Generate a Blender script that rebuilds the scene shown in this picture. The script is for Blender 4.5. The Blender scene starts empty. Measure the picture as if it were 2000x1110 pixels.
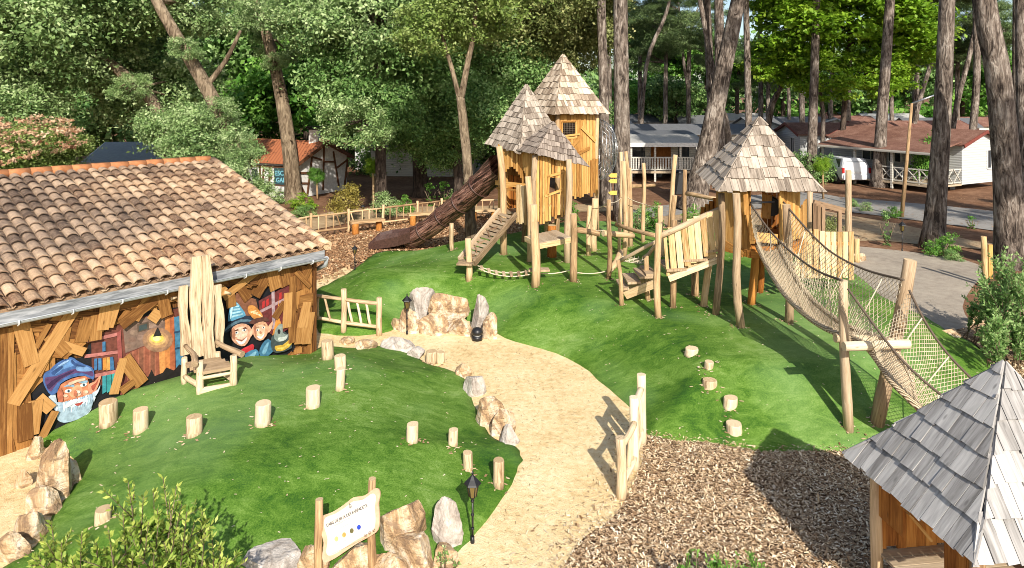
import bpy, math, random
import numpy as np
from mathutils import Vector, Matrix
from mathutils.geometry import delaunay_2d_cdt
R = math.radians
rnd = random.Random(7)
nr = np.random.default_rng(11)
SC = bpy.context.scene
COL = SC.collection

# ------------------------------------------------------------ camera, sky, sun
FPX, CX, YH, HC = 1333.33, 1000.0, 185.0, 5.5
cam_d = bpy.data.cameras.new("camera")
cam = bpy.data.objects.new("camera", cam_d)
COL.objects.link(cam)
cam.location = (0, 0, HC)
cam.rotation_euler = (R(90), 0, 0)
cam_d.sensor_width = 36
cam_d.lens = 24.0
cam_d.shift_y = -(555 - YH) / 2000
cam_d.clip_start = 0.1
cam_d.clip_end = 2000
SC.camera = cam

SUN_EL, SUN_AZ = 33.0, 168.6        # azimuth clockwise from +Y
w = bpy.data.worlds.new("World")
SC.world = w
w.use_nodes = True
nt = w.node_tree
nt.nodes.clear()
sky = nt.nodes.new("ShaderNodeTexSky")
sky.sky_type = 'NISHITA'
sky.sun_disc = False
sky.sun_elevation = R(SUN_EL)
sky.sun_rotation = R(SUN_AZ)
sky.air_density = 1.0
sky.dust_density = 1.5
bg = nt.nodes.new("ShaderNodeBackground")
bg.inputs[1].default_value = 0.125
wo = nt.nodes.new("ShaderNodeOutputWorld")
nt.links.new(sky.outputs[0], bg.inputs[0])
nt.links.new(bg.outputs[0], wo.inputs[0])

sd = bpy.data.lights.new("sun", 'SUN')
sd.energy = 4.9
sd.angle = R(0.5)
sd.color = (1.0, 0.93, 0.82)
sun = bpy.data.objects.new("sun", sd)
COL.objects.link(sun)
to_sun = Vector((math.sin(R(SUN_AZ)) * math.cos(R(SUN_EL)), math.cos(R(SUN_AZ)) * math.cos(R(SUN_EL)), math.sin(R(SUN_EL))))
sun.rotation_euler = to_sun.to_track_quat('Z', 'Y').to_euler()
sun.location = (8, -20, 20)
SC.view_settings.view_transform = 'Standard'
SC.view_settings.look = 'None'
SC.view_settings.exposure = 0.45
SC.view_settings.gamma = 1
SC.cycles.filter_width = 0.95
SC.cycles.max_bounces = 6
SC.cycles.diffuse_bounces = 3
SC.cycles.transmission_bounces = 3
SC.cycles.transparent_max_bounces = 8

# ------------------------------------------------------------ helpers
def V(*a): return Vector(a)
def W(u, v, D):
    """point seen at photo pixel u,v standing D metres away"""
    return Vector(((u - CX) / FPX * D, D, HC - (v - YH) / FPX * D))
def g0(u, v, z=0.0):
    D = FPX * (HC - z) / (v - YH)
    return ((u - CX) / FPX * D, D)

# turf outlines in metres on the ground
PB_px = [(617,640),(640,652),(700,656),(760,648),(800,630),(880,622),(945,636),(985,660),(1060,682),(1130,712),(1190,760),(1235,802),(1265,850),
 (1340,864),(1400,866),(1480,882),(1580,882),(1680,880),(1800,862),(1900,800),(1940,730),(1900,672),(1850,648),(1805,620),
 (1735,590),(1690,550),(1640,520),(1560,500),(1450,480),(1330,470),(1240,455),(1120,452),(1000,465),(960,478),(890,488),
 (800,490),(745,492),(718,505),(690,528),(640,556),(617,572)]
PA_px = [(617,683),(647,678),(690,682),(732,677),(777,683),(801,693),(830,709),(886,726),(912,745),(925,790),(950,841),
 (975,862),(1008,873),(1018,900),(1005,935),(980,975),(930,1040),(890,1082),(760,1125),(640,1150),(500,1190),(200,1250),
 (0,1200),(-20,1130),(30,1095),(85,1050),(100,1010),(130,970),(152,925),(140,890),(60,868),(20,872)]
def smooth_poly(P, n=3):
    P = [np.array(p, float) for p in P]
    out = []
    N = len(P)
    for i in range(N):
        p0, p1, p2, p3 = P[i-1], P[i], P[(i+1) % N], P[(i+2) % N]
        for k in range(n):
            t = k / n
            out.append(0.5*((2*p1)+(-p0+p2)*t+(2*p0-5*p1+4*p2-p3)*t*t+(-p0+3*p1-3*p2+p3)*t**3))
    return np.array(out)
PB = smooth_poly([g0(*p) for p in PB_px], 3)
PB = PB+nr.normal(0, .018, PB.shape)
FD = np.array([0.667, 0.745]); FN = np.array([0.745, -0.667])      # facade direction, outward normal
FE = np.array([-4.22, 14.5])                                         # facade right end on the ground
pa = [g0(*p) for p in PA_px]
pa = [tuple(q) for q in (smooth_poly(pa+[(-8.5, 9.5), (-4.5, 14.0)], 3)[:-6]+nr.normal(0, .012, ((len(pa)+2)*3-6, 2)))]
pa += [tuple(FE - FD*6.0 - FN*0.2), tuple(FE - FD*6.0 - FN*1.3), tuple(FE - FD*0.1 - FN*1.3), tuple(FE - FD*0.1 + FN*0.0)]
PA = np.array(pa)

def poly_dist(P, x, y):
    """signed distance, positive inside, numpy arrays"""
    x = np.atleast_1d(np.asarray(x, float)); y = np.atleast_1d(np.asarray(y, float))
    d = np.full(x.shape, 1e9); ins = np.zeros(x.shape, bool)
    n = len(P)
    for i in range(n):
        ax, ay = P[i]; bx, by = P[(i+1) % n]
        ex, ey = bx-ax, by-ay
        L = ex*ex+ey*ey+1e-12
        t = np.clip(((x-ax)*ex+(y-ay)*ey)/L, 0, 1)
        d = np.minimum(d, np.hypot(x-ax-t*ex, y-ay-t*ey))
        c = ((ay > y) != (by > y))
        with np.errstate(divide='ignore', invalid='ignore'):
            xi = (bx-ax)*(y-ay)/((by-ay) if abs(by-ay) > 1e-12 else 1e-12)+ax
        ins ^= (c & (x < xi))
    return np.where(ins, d, -d)
def sst(t):
    t = np.clip(t, 0, 1); return t*t*(3-2*t)
def height(x, y):
    x = np.atleast_1d(np.asarray(x, float)); y = np.atleast_1d(np.asarray(y, float))
    db = poly_dist(PB, x, y); da = poly_dist(PA, x, y)
    und = 0.03*np.sin(x*0.9+0.4)*np.cos(y*0.7)
    hb = np.where(db > 0, 0.02+(0.66+und)*sst((db+0.12)/1.9)+0.05*sst(db/0.25), 0)
    hb = hb*(1-.6*sst((-.8-x)/3.0)*sst((y-18.5)/2.5))
    ha = np.where(da > 0, 0.02+(0.48+und)*sst((da+0.1)/2.3)+0.05*sst(da/0.2), 0)
    return np.maximum(ha, hb)
def hz(x, y): return float(height(x, y)[0])
def G(u, v):
    """ground point seen at photo pixel"""
    lo, hi = 3.0, 400.0
    if v > YH+2: hi = min(hi, FPX*HC/(v-YH))
    # march
    D = max(3.0, FPX*(HC-0.9)/(v-YH)); step = 0.1
    while D < hi:
        p = W(u, v, D)
        if p.z <= hz(p.x, p.y)+1e-4: break
        D += step
    a, b = D-step, min(D, hi)
    for _ in range(12):
        m = (a+b)/2; p = W(u, v, m)
        if p.z <= hz(p.x, p.y): b = m
        else: a = m
    p = W(u, v, b)
    return Vector((p.x, p.y, max(hz(p.x, p.y), 0)))
def onplane(u, v, P0, n):
    d = W(u, v, 1.0)-Vector((0, 0, HC)); o = Vector((0, 0, HC))
    t = (Vector(P0)-o).dot(n)/d.dot(n)
    return o+d*t

def tag(o, label=None, cat=None, group=None, kind=None):
    if label: o["label"] = label
    if cat: o["category"] = cat
    if group: o["group"] = group
    if kind: o["kind"] = kind
    return o
def empty(name, loc, label=None, cat=None, group=None):
    e = bpy.data.objects.new(name, None); COL.objects.link(e)
    e.location = loc; e.empty_display_size = 0.2
    return tag(e, label, cat, group)
def root_of(o):
    while o.parent: o = o.parent
    return o
def copy_tree(o, parent=None):
    c = o.copy(); COL.objects.link(c); c.parent = parent
    for ch in [x for x in SC.objects if x.parent == o]: copy_tree(ch, c)
    return c

class MB:
    """mesh builder in world coordinates with uv and per-face tone"""
    def __init__(s, seed=None):
        s.v = []; s.f = []; s.uv = []; s.tone = []; s.mi = []; s.sm = []
        s.r = random.Random(seed if seed is not None else rnd.random())
    def face(s, pts, uv=None, tone=0.5, mi=0, smooth=False):
        i = len(s.v); s.v.extend([tuple(p) for p in pts]); s.f.append(tuple(range(i, i+len(pts))))
        if uv is None:
            uv = [(p[0]+p[1]*.7, p[2]) for p in pts]
        s.uv.extend(uv); s.tone.append(tone); s.mi.append(mi); s.sm.append(smooth)
    def hexa(s, c, tone=None, mi=0, L=None):
        """8 corners: 0-3 start ring, 4-7 end ring (along the grain)"""
        t = s.r.random() if tone is None else tone
        L = (Vector(c[4])-Vector(c[0])).length if L is None else L
        off = s.r.random()*20
        n = len(s.v); s.v.extend([tuple(p) for p in c])
        F = [(0,3,2,1),(4,5,6,7)]
        for f in F:
            s.f.append(tuple(n+i for i in f)); s.uv.extend([(off, off), (off+.05, off), (off+.05, off+.02), (off, off+.02)]); s.tone.append(t); s.mi.append(mi); s.sm.append(False)
        for k in range(4):
            a, b = k, (k+1) % 4
            wd = (Vector(c[a])-Vector(c[b])).length
            s.f.append((n+a, n+b, n+b+4, n+a+4)); o2 = off+k*.3
            s.uv.extend([(o2, off), (o2+wd, off), (o2+wd, off+L), (o2, off+L)]); s.tone.append(t); s.mi.append(mi); s.sm.append(False)
    def beam(s, p0, p1, wd, th, up=None, tone=None, mi=0, taper=1.0):
        """board from p0 to p1: wd along side, th along normal 'up'"""
        p0, p1 = Vector(p0), Vector(p1); d = (p1-p0)
        if d.length < 1e-6: return
        d.normalize()
        up = Vector(up) if up is not None else Vector((0, 0, 1))
        if abs(d.dot(up.normalized())) > .98: up = Vector((0, 1, 0)) if abs(d.y) < .9 else Vector((1, 0, 0))
        sd_ = d.cross(up).normalized(); n = sd_.cross(d).normalized()
        def ring(p, k): return [p-sd_*wd/2*k-n*th/2, p+sd_*wd/2*k-n*th/2, p+sd_*wd/2*k+n*th/2, p-sd_*wd/2*k+n*th/2]
        s.hexa(ring(p0, 1)+ring(p1, taper), tone, mi)
    def box(s, lo, hi, tone=None, mi=0):
        lo, hi = Vector(lo), Vector(hi)
        c = [(lo.x,lo.y,lo.z),(hi.x,lo.y,lo.z),(hi.x,hi.y,lo.z),(lo.x,hi.y,lo.z),(lo.x,lo.y,hi.z),(hi.x,lo.y,hi.z),(hi.x,hi.y,hi.z),(lo.x,hi.y,hi.z)]
        s.hexa(c, tone, mi)
    def tube(s, pts, rr, seg=8, tone=None, mi=0, caps=True, wob=0.0, smooth=True, capmi=None):
        pts = [Vector(p) for p in pts]; n = len(pts)
        if not hasattr(rr, '__len__'): rr = [rr]*n
        t = s.r.random() if tone is None else tone
        rings = []; prev = None; off = s.r.random()*20; L = 0; Ls = [0]
        ph = [s.r.uniform(0, 6.28) for _ in range(3)]
        for i in range(n):
            d = (pts[min(i+1, n-1)]-pts[max(i-1, 0)]).normalized()
            if prev is None:
                a = Vector((0, 0, 1)) if abs(d.z) < .9 else Vector((1, 0, 0)); a = a-d*a.dot(d)
            else: a = prev-d*prev.dot(d)
            a.normalize(); prev = a; b = d.cross(a)
            if i: L += (pts[i]-pts[i-1]).length; Ls.append(L)
            rings.append([pts[i]+(a*math.cos(k*2*math.pi/seg)+b*math.sin(k*2*math.pi/seg))*rr[i]*(1+wob*(math.sin(2*k*2*math.pi/seg+ph[0])*.6+math.sin(3*k*2*math.pi/seg+ph[1]+i*.8)*.4)) for k in range(seg)])
        n0 = len(s.v)
        for rg in rings: s.v.extend([tuple(p) for p in rg])
        for i in range(n-1):
            for k in range(seg):
                k2 = (k+1) % seg
                s.f.append((n0+i*seg+k, n0+i*seg+k2, n0+(i+1)*seg+k2, n0+(i+1)*seg+k))
                c = 2*math.pi*rr[i]/seg
                s.uv.extend([(off+c*k, off+Ls[i]), (off+c*(k+1), off+Ls[i]), (off+c*(k+1), off+Ls[i+1]), (off+c*k, off+Ls[i+1])])
                s.tone.append(t); s.mi.append(mi); s.sm.append(smooth)
        if caps:
            for i, rev in ((0, True), (n-1, False)):
                f = [n0+i*seg+k for k in range(seg)]
                if rev: f = f[::-1]
                s.f.append(tuple(f)); s.uv.extend([(off+.3*math.cos(k), off+.02*math.sin(k)) for k in range(seg)]); s.tone.append(t); s.mi.append(mi if capmi is None else capmi); s.sm.append(False)
    def log(s, p0, p1, r0, r1=None, bend=0.03, seg=9, n=5, tone=None, mi=0, wob=.06, capmi=None):
        p0, p1 = Vector(p0), Vector(p1); r1 = r0*.88 if r1 is None else r1
        L = (p1-p0).length; off = Vector((s.r.uniform(-1, 1), s.r.uniform(-1, 1), s.r.uniform(-.3, .3)))*bend*L
        o2 = Vector((s.r.uniform(-1, 1), s.r.uniform(-1, 1), 0))*bend*L*.4
        pts = []; rr = []
        for i in range(n):
            t = i/(n-1); pts.append(p0.lerp(p1, t)+off*math.sin(math.pi*t)+o2*math.sin(2*math.pi*t)); rr.append((r0+(r1-r0)*t)*(1+s.r.uniform(-.05, .05)))
        s.tube(pts, rr, seg, tone, mi, True, wob, capmi=capmi)
    def prism(s, poly, d, tone=None, mi=0):
        """closed polygon of 3D points extruded by vector d"""
        t = s.r.random() if tone is None else tone
        poly = [Vector(p) for p in poly]; d = Vector(d); q = [p+d for p in poly]; n = len(poly)
        s.face(q, None, t, mi); s.face(poly[::-1], None, t, mi)
        for i in range(n):
            j = (i+1) % n; s.face([poly[i], poly[j], q[j], q[i]], None, t, mi)
    def build(s, name, mats, parent=None, at=None, kind=None, fix=False):
        if not isinstance(mats, (list, tuple)): mats = [mats]
        me = bpy.data.meshes.new(name)
        if parent is not None: o0 = Vector(root_of(parent).location)
        elif at is not None: o0 = Vector(at)
        else: o0 = Vector((0, 0, 0))
        vv = np.array(s.v, dtype=np.float64)-np.array(o0)
        me.from_pydata(vv.tolist(), [], s.f)
        uvl = me.uv_layers.new(name="UVMap")
        uvl.data.foreach_set("uv", np.array(s.uv, dtype=np.float32).ravel())
        at_ = me.attributes.new("tone", 'FLOAT', 'FACE'); at_.data.foreach_set("value", np.array(s.tone, dtype=np.float32))
        me.polygons.foreach_set("material_index", np.array(s.mi, dtype=np.int32))
        me.polygons.foreach_set("use_smooth", np.array(s.sm, dtype=bool))
        for m in mats: me.materials.append(m)
        me.update()
        if fix:
            import bmesh
            bm = bmesh.new(); bm.from_mesh(me); bmesh.ops.recalc_face_normals(bm, faces=bm.faces); bm.to_mesh(me); bm.free()
        ob = bpy.data.objects.new(name, me); COL.objects.link(ob)
        if parent is not None: ob.parent = parent
        elif at is not None: ob.location = o0
        if kind: ob["kind"] = kind
        return ob

def np_mesh(name, verts, nper, tone, mat, smooth=False, kind=None, parent=None, loc=(0, 0, 0)):
    """numpy mesh of separate nper-gons"""
    n = len(verts)//nper
    me = bpy.data.meshes.new(name)
    me.vertices.add(len(verts)); me.vertices.foreach_set("co", verts.astype(np.float32).ravel())
    me.loops.add(len(verts)); me.loops.foreach_set("vertex_index", np.arange(len(verts), dtype=np.int32))
    me.polygons.add(n); me.polygons.foreach_set("loop_start", np.arange(0, n*nper, nper, dtype=np.int32))
    me.polygons.foreach_set("loop_total", np.full(n, nper, dtype=np.int32))
    at_ = me.attributes.new("tone", 'FLOAT', 'FACE'); at_.data.foreach_set("value", tone.astype(np.float32))
    me.update(calc_edges=True); me.validate()
    me.materials.append(mat)
    ob = bpy.data.objects.new(name, me); COL.objects.link(ob); ob.location = loc
    if parent is not None: ob.parent = parent
    if kind: ob["kind"] = kind
    return ob

# ------------------------------------------------------------ materials
class NT:
    def __init__(s, name):
        s.m = bpy.data.materials.new(name); s.m.use_nodes = True; s.t = s.m.node_tree; s.t.nodes.clear()
        s.out = s.n("ShaderNodeOutputMaterial")
    def n(s, t, **k):
        o = s.t.nodes.new(t)
        for a, b in k.items():
            if a.startswith('i_'):
                key = a[2:]; o.inputs[int(key) if key.isdigit() else key].default_value = b
            else: setattr(o, a, b)
        return o
    def l(s, a, b): s.t.links.new(a, b)
    def ramp(s, fac, stops):
        r = s.n("ShaderNodeValToRGB"); e = r.color_ramp.elements
        while len(e) < len(stops): e.new(0.5)
        for x, (p, c) in zip(e, stops): x.position = p; x.color = (*c, 1)
        s.l(fac, r.inputs[0]); return r.outputs[0]
    def noise(s, vec=None, scale=5, det=3, rough=.55, dist=0):
        o = s.n("ShaderNodeTexNoise"); o.inputs['Scale'].default_value = scale; o.inputs['Detail'].default_value = det
        o.inputs['Roughness'].default_value = rough; o.inputs['Distortion'].default_value = dist
        if vec is not None: s.l(vec, o.inputs['Vector'])
        return o.outputs[0]
    def mapping(s, vec, sc):
        o = s.n("ShaderNodeMapping"); o.inputs['Scale'].default_value = sc; s.l(vec, o.inputs['Vector']); return o.outputs[0]
    def mix(s, fac, a, b, mode='MIX'):
        o = s.n("ShaderNodeMix", data_type='RGBA', blend_type=mode)
        for x, v in ((o.inputs[0], fac), (o.inputs[6], a), (o.inputs[7], b)):
            if isinstance(v, (int, float)): x.default_value = v
            elif isinstance(v, tuple): x.default_value = (*v, 1)
            else: s.l(v, x)
        return o.outputs[2]
    def math(s, op, a, b=None):
        o = s.n("ShaderNodeMath", operation=op)
        for x, v in zip(o.inputs, (a, b)):
            if v is None: continue
            if isinstance(v, (int, float)): x.default_value = v
            else: s.l(v, x)
        return o.outputs[0]
    def obj(s): return s.n("ShaderNodeTexCoord").outputs['Object']
    def pos(s): return s.n("ShaderNodeNewGeometry").outputs['Position']
    def uv(s): return s.n("ShaderNodeTexCoord").outputs['UV']
    def tone(s): return s.n("ShaderNodeAttribute", attribute_name="tone").outputs['Fac']
    def fin(s, col, rough=.8, bump=None, bstr=.3, bdist=.02, metal=0, spec=.3, trans=None):
        p = s.n("ShaderNodeBsdfPrincipled")
        if isinstance(col, tuple): p.inputs['Base Color'].default_value = (*col, 1)
        else: s.l(col, p.inputs['Base Color'])
        if isinstance(rough, (int, float)): p.inputs['Roughness'].default_value = rough
        else: s.l(rough, p.inputs['Roughness'])
        p.inputs['Metallic'].default_value = metal
        p.inputs['Specular IOR Level'].default_value = spec
        if bump is not None:
            b = s.n("ShaderNodeBump"); b.inputs['Strength'].default_value = bstr; b.inputs['Distance'].default_value = bdist
            s.l(bump, b.inputs['Height']); s.l(b.outputs[0], p.inputs['Normal'])
        if trans is not None:
            t = s.n("ShaderNodeBsdfTranslucent")
            if isinstance(col, tuple): t.inputs[0].default_value = (*col, 1)
            else: s.l(col, t.inputs[0])
            mx = s.n("ShaderNodeMixShader"); mx.inputs[0].default_value = trans
            s.l(p.outputs[0], mx.inputs[1]); s.l(t.outputs[0], mx.inputs[2]); s.l(mx.outputs[0], s.out.inputs[0])
        else: s.l(p.outputs[0], s.out.inputs[0])
        return s.m

def wood(name, dark, mid, light, grain=1.0, knots=True, tvar=1.0, rough=.75):
    k = NT(name); uv = k.uv(); t = k.tone()
    streak = k.noise(k.mapping(uv, (38*grain, 2.2, 1)), 1, 4, .6, .6)
    broad = k.noise(k.mapping(uv, (7, 1.3, 1)), 1, 3, .6, 1.2)
    f = k.math('ADD', k.math('MULTIPLY', k.math('ADD', k.math('MULTIPLY', k.math('SUBTRACT', streak, .5), 1.5), .5), .55), k.math('MULTIPLY', broad, .35))
    f = k.math('ADD', f, k.math('MULTIPLY', k.math('SUBTRACT', t, .5), .38*tvar))
    c = k.ramp(f, [(.2, dark), (.45, mid), (.72, light)])
    if knots:
        vo = k.n("ShaderNodeTexVoronoi"); vo.inputs['Scale'].default_value = 1
        k.l(k.mapping(uv, (7, 2.6, 1)), vo.inputs['Vector'])
        kn = k.ramp(vo.outputs['Distance'], [(.05, (1, 1, 1)), (.13, (0, 0, 0))])
        c = k.mix(k.math('MULTIPLY', kn, .55), c, tuple(x*.45 for x in dark))
    return k.fin(c, rough, streak, .45, .01, spec=.2)

M = {}
M['log'] = wood('log_wood', (.19, .11, .055), (.48, .32, .17), (.68, .50, .30))
M['log_end'] = wood('log_end', (.42, .29, .15), (.60, .45, .27), (.72, .58, .38), knots=False)
M['log_pale'] = wood('log_pale', (.30, .20, .11), (.64, .49, .31), (.80, .69, .50))
M['stump'] = wood('stump_wood', (.20, .12, .06), (.58, .45, .29), (.74, .64, .48), grain=.7, tvar=.45)
M['log_grey'] = wood('log_weathered', (.16, .105, .06), (.38, .27, .165), (.56, .43, .29))
M['plank'] = wood('plank_honey', (.24, .10, .022), (.50, .265, .075), (.68, .42, .155))
M['plank_pale'] = wood('plank_pale', (.32, .185, .07), (.60, .42, .21), (.76, .60, .36))
M['clad'] = wood('cladding_wood', (.075, .028, .008), (.21, .09, .024), (.36, .175, .05), tvar=1.4)
M['clad_lite'] = wood('cladding_wood_light', (.13, .052, .013), (.30, .145, .042), (.45, .245, .085), tvar=1.3)
M['orange'] = wood('plank_orange', (.20, .065, .012), (.40, .155, .032), (.55, .25, .06))
M['deck'] = wood('deck_wood', (.22, .16, .10), (.38, .29, .19), (.50, .40, .28))
M['shingle'] = wood('shingle_wood', (.14, .11, .085), (.33, .275, .22), (.53, .455, .375), grain=.7, tvar=1.1)
M['shingle_dark'] = wood('shingle_dark', (.10, .075, .06), (.235, .19, .155), (.40, .335, .275), grain=.7)
M['shingle_grey'] = wood('shingle_silver', (.17, .16, .15), (.36, .345, .33), (.55, .53, .50), grain=.6, tvar=.8)
M['shingle_tan'] = wood('shingle_tan', (.20, .145, .10), (.42, .335, .25), (.64, .54, .42), grain=.7, tvar=1.3)
M['brownrail'] = wood('brown_rail', (.12, .07, .04), (.22, .14, .08), (.33, .22, .14))
def flat(name, c, rough=.6, metal=0, spec=.4, nz=.12, sc=8):
    k = NT(name); n = k.noise(k.pos(), sc, 4)
    col = k.mix(1.0, c, k.ramp(n, [(.3, (1-nz*2,)*3), (.7, (1+nz*.3,)*3)]), 'MULTIPLY')
    return k.fin(col, rough, metal=metal, spec=spec)
M['black'] = flat('black_metal', (.015, .015, .017), .4)
M['steel'] = flat('steel', (.55, .56, .57), .3, .8)
M['white'] = flat('white_paint', (.72, .72, .70), .5)
M['fascia'] = wood('peeling_fascia', (.12, .13, .14), (.36, .37, .38), (.60, .60, .58), grain=.5, knots=False)
M['gutter'] = flat('grey_gutter', (.42, .45, .48), .35, .0, .5)
M['timber'] = flat('brown_timber', (.13, .055, .025), .7)
M['slide'] = None
k = NT('slide_bark'); uv = k.uv()
s1 = k.noise(k.mapping(uv, (11, .9, 1)), 1, 3, .55, 1.8)
cc = k.ramp(s1, [(.40, (.018, .007, .005)), (.48, (.12, .052, .036)), (.60, (.27, .135, .10)), (.72, (.42, .24, .18))])
M['slide'] = k.fin(cc, .35, s1, 1.0, .12, spec=.5)
M['slide_plain'] = flat('slide_plastic', (.085, .042, .032), .45, 0, .4, .3, 20)
M['rope'] = flat('beige_rope', (.70, .60, .44), .9, 0, .1)
M['rope_dark'] = flat('dark_rope', (.13, .10, .075), .9, 0, .1)
k = NT('net_mat_weave'); p = k.pos()
br = k.n("ShaderNodeTexWave"); br.wave_type = 'BANDS'; br.bands_direction = 'DIAGONAL'; br.inputs['Scale'].default_value = 14; br.inputs['Distortion'].default_value = 2.5; br.inputs['Detail'].default_value = 2
k.l(p, br.inputs['Vector'])
M['mat'] = k.fin(k.ramp(br.outputs[0], [(.1, (.25, .18, .11)), (.5, (.50, .39, .26)), (.9, (.66, .54, .38))]), .9, br.outputs[0], .6, .03, spec=.1)

# turf
k = NT('artificial_turf'); p = k.pos()
n1 = k.noise(p, .55, 4, .6, .5); n2 = k.noise(k.mapping(p, (2.2, 3.6, 3)), 1, 6, .75, 1.2); n3 = k.noise(p, 45, 4, .75); n4 = k.noise(p, 190, 2, .7)
f = k.math('ADD', k.math('MULTIPLY', n1, .30), k.math('ADD', k.math('MULTIPLY', n2, .30), k.math('ADD', k.math('MULTIPLY', n3, .26), k.math('MULTIPLY', n4, .14))))
c = k.ramp(f, [(.40, (.016, .070, .006)), (.465, (.060, .146, .010)), (.53, (.128, .240, .032)), (.61, (.245, .355, .105))])
wv = k.noise(k.mapping(p, (.9, 6.0, 1)), 1, 4, .6, .6)
c = k.mix(k.ramp(wv, [(.50, (0, 0, 0)), (.66, (.22, .22, .22))]), c, (.025, .09, .008))
st = k.noise(p, .23, 3, .6)
c = k.mix(k.ramp(st, [(.50, (0, 0, 0)), (.64, (.42, .42, .42))]), c, (.20, .34, .13))
M['turf'] = k.fin(c, .75, k.math('ADD', n3, k.math('MULTIPLY', n4, .6)), .5, .015, spec=.25)
# sand
k = NT('sand'); p = k.pos()
n1 = k.noise(p, .8, 4, .6); n2 = k.noise(p, 9, 5, .7, .4); n3 = k.noise(p, 60, 3, .7)
f = k.math('ADD', k.math('MULTIPLY', n1, .34), k.math('ADD', k.math('MULTIPLY', n2, .40), k.math('MULTIPLY', n3, .26)))
c = k.ramp(f, [(.37, (.46, .30, .13)), (.44, (.70, .51, .26)), (.52, (.82, .64, .36)), (.62, (.89, .76, .50))])
st = k.n("ShaderNodeTexVoronoi"); st.inputs['Scale'].default_value = 14; k.l(p, st.inputs['Vector'])
c = k.mix(k.math('MULTIPLY', k.ramp(st.outputs['Distance'], [(.06, (1, 1, 1)), (.12, (0, 0, 0))]), .5), c, (.22, .14, .07))
M['sand'] = k.fin(c, .95, k.math('ADD', n2, n3), .55, .035, spec=.1)
# chip bed
def chipbed(name, stops):
    k = NT(name); p = k.pos(); vo = k.n("ShaderNodeTexVoronoi"); vo.inputs['Scale'].default_value = 24; vo.inputs['Randomness'].default_value = 1
    k.l(p, vo.inputs['Vector']); n1 = k.noise(p, 1.2, 4); 
    sp = k.n("ShaderNodeSeparateColor"); k.l(vo.outputs['Color'], sp.inputs[0])
    f = k.math('ADD', k.math('MULTIPLY', sp.outputs[0], .7), k.math('MULTIPLY', n1, .3))
    return k.fin(k.ramp(f, stops), .95, vo.outputs['Distance'], 1.0, .03, spec=.1)
M['chipbed'] = chipbed('woodchip_bed', [(.15, (.09, .05, .028)), (.45, (.28, .18, .105)), (.8, (.48, .35, .22))])
M['chipback'] = chipbed('bark_chip_bed', [(.15, (.16, .075, .035)), (.45, (.36, .20, .105)), (.8, (.56, .37, .22))])
k = NT('chips'); M['chips'] = k.fin(k.ramp(k.tone(), [(0, (.15, .08, .035)), (.3, (.40, .26, .145)), (.6, (.66, .50, .31)), (1, (.86, .75, .56))]), .85, spec=.15)
k = NT('bark_chips'); M['barkchips'] = k.fin(k.ramp(k.tone(), [(0, (.15, .07, .03)), (.4, (.36, .19, .095)), (.8, (.56, .36, .2)), (1, (.72, .54, .34))]), .85, spec=.15)
def ground_mat(name, stops, s0=.5, s1=4, s2=30, bs=.5):
    k = NT(name); p = k.pos(); n1 = k.noise(p, s0, 4, .6); n2 = k.noise(p, s1, 5, .7); n3 = k.noise(p, s2, 3, .7)
    f = k.math('ADD', k.math('MULTIPLY', n1, .4), k.math('ADD', k.math('MULTIPLY', n2, .35), k.math('MULTIPLY', n3, .25)))
    return k.fin(k.ramp(f, stops), .95, k.math('ADD', n2, n3), bs, .04, spec=.1)
M['litter'] = ground_mat('pine_litter', [(.35, (.10, .05, .028)), (.5, (.20, .105, .06)), (.66, (.33, .20, .12))])
M['dirt'] = ground_mat('tan_dirt', [(.35, (.26, .17, .10)), (.5, (.42, .30, .18)), (.66, (.56, .43, .27))])
M['greypath'] = ground_mat('grey_path', [(.35, (.24, .20, .16)), (.5, (.36, .31, .25)), (.66, (.46, .40, .32))])
M['road'] = ground_mat('asphalt', [(.35, (.19, .18, .165)), (.5, (.27, .255, .235)), (.66, (.35, .335, .31))], bs=.2)
# rock
k = NT('rock'); p = k.obj()
n1 = k.noise(p, 2.2, 6, .65, 1.0); n2 = k.noise(p, 7, 6, .7, .6); n3 = k.noise(k.mapping(p, (3, 3, 12)), 1.5, 5, .7, .5)
c1 = k.ramp(n1, [(.38, (.20, .105, .045)), (.45, (.46, .29, .14)), (.52, (.62, .49, .33)), (.62, (.76, .70, .62))])
c = k.mix(k.ramp(n2, [(.52, (0, 0, 0)), (.60, (.85, .85, .85))]), c1, (.20, .115, .06))
c = k.mix(k.math('MULTIPLY', n3, .35), c, (.55, .45, .33))
M['rock'] = k.fin(c, .9, k.math('ADD', n2, n3), .9, .05, spec=.2)
k = NT('rock_grey'); p = k.obj()
n1 = k.noise(p, 2.6, 6, .7, 1.4); n2 = k.noise(p, 11, 5, .7)
M['rock_grey'] = k.fin(k.mix(k.math('MULTIPLY', n2, .4), k.ramp(n1, [(.36, (.20, .17, .15)), (.48, (.42, .38, .34)), (.62, (.64, .61, .57))]), (.40, .32, .24)), .9, n2, .8, .04, spec=.2)
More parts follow.
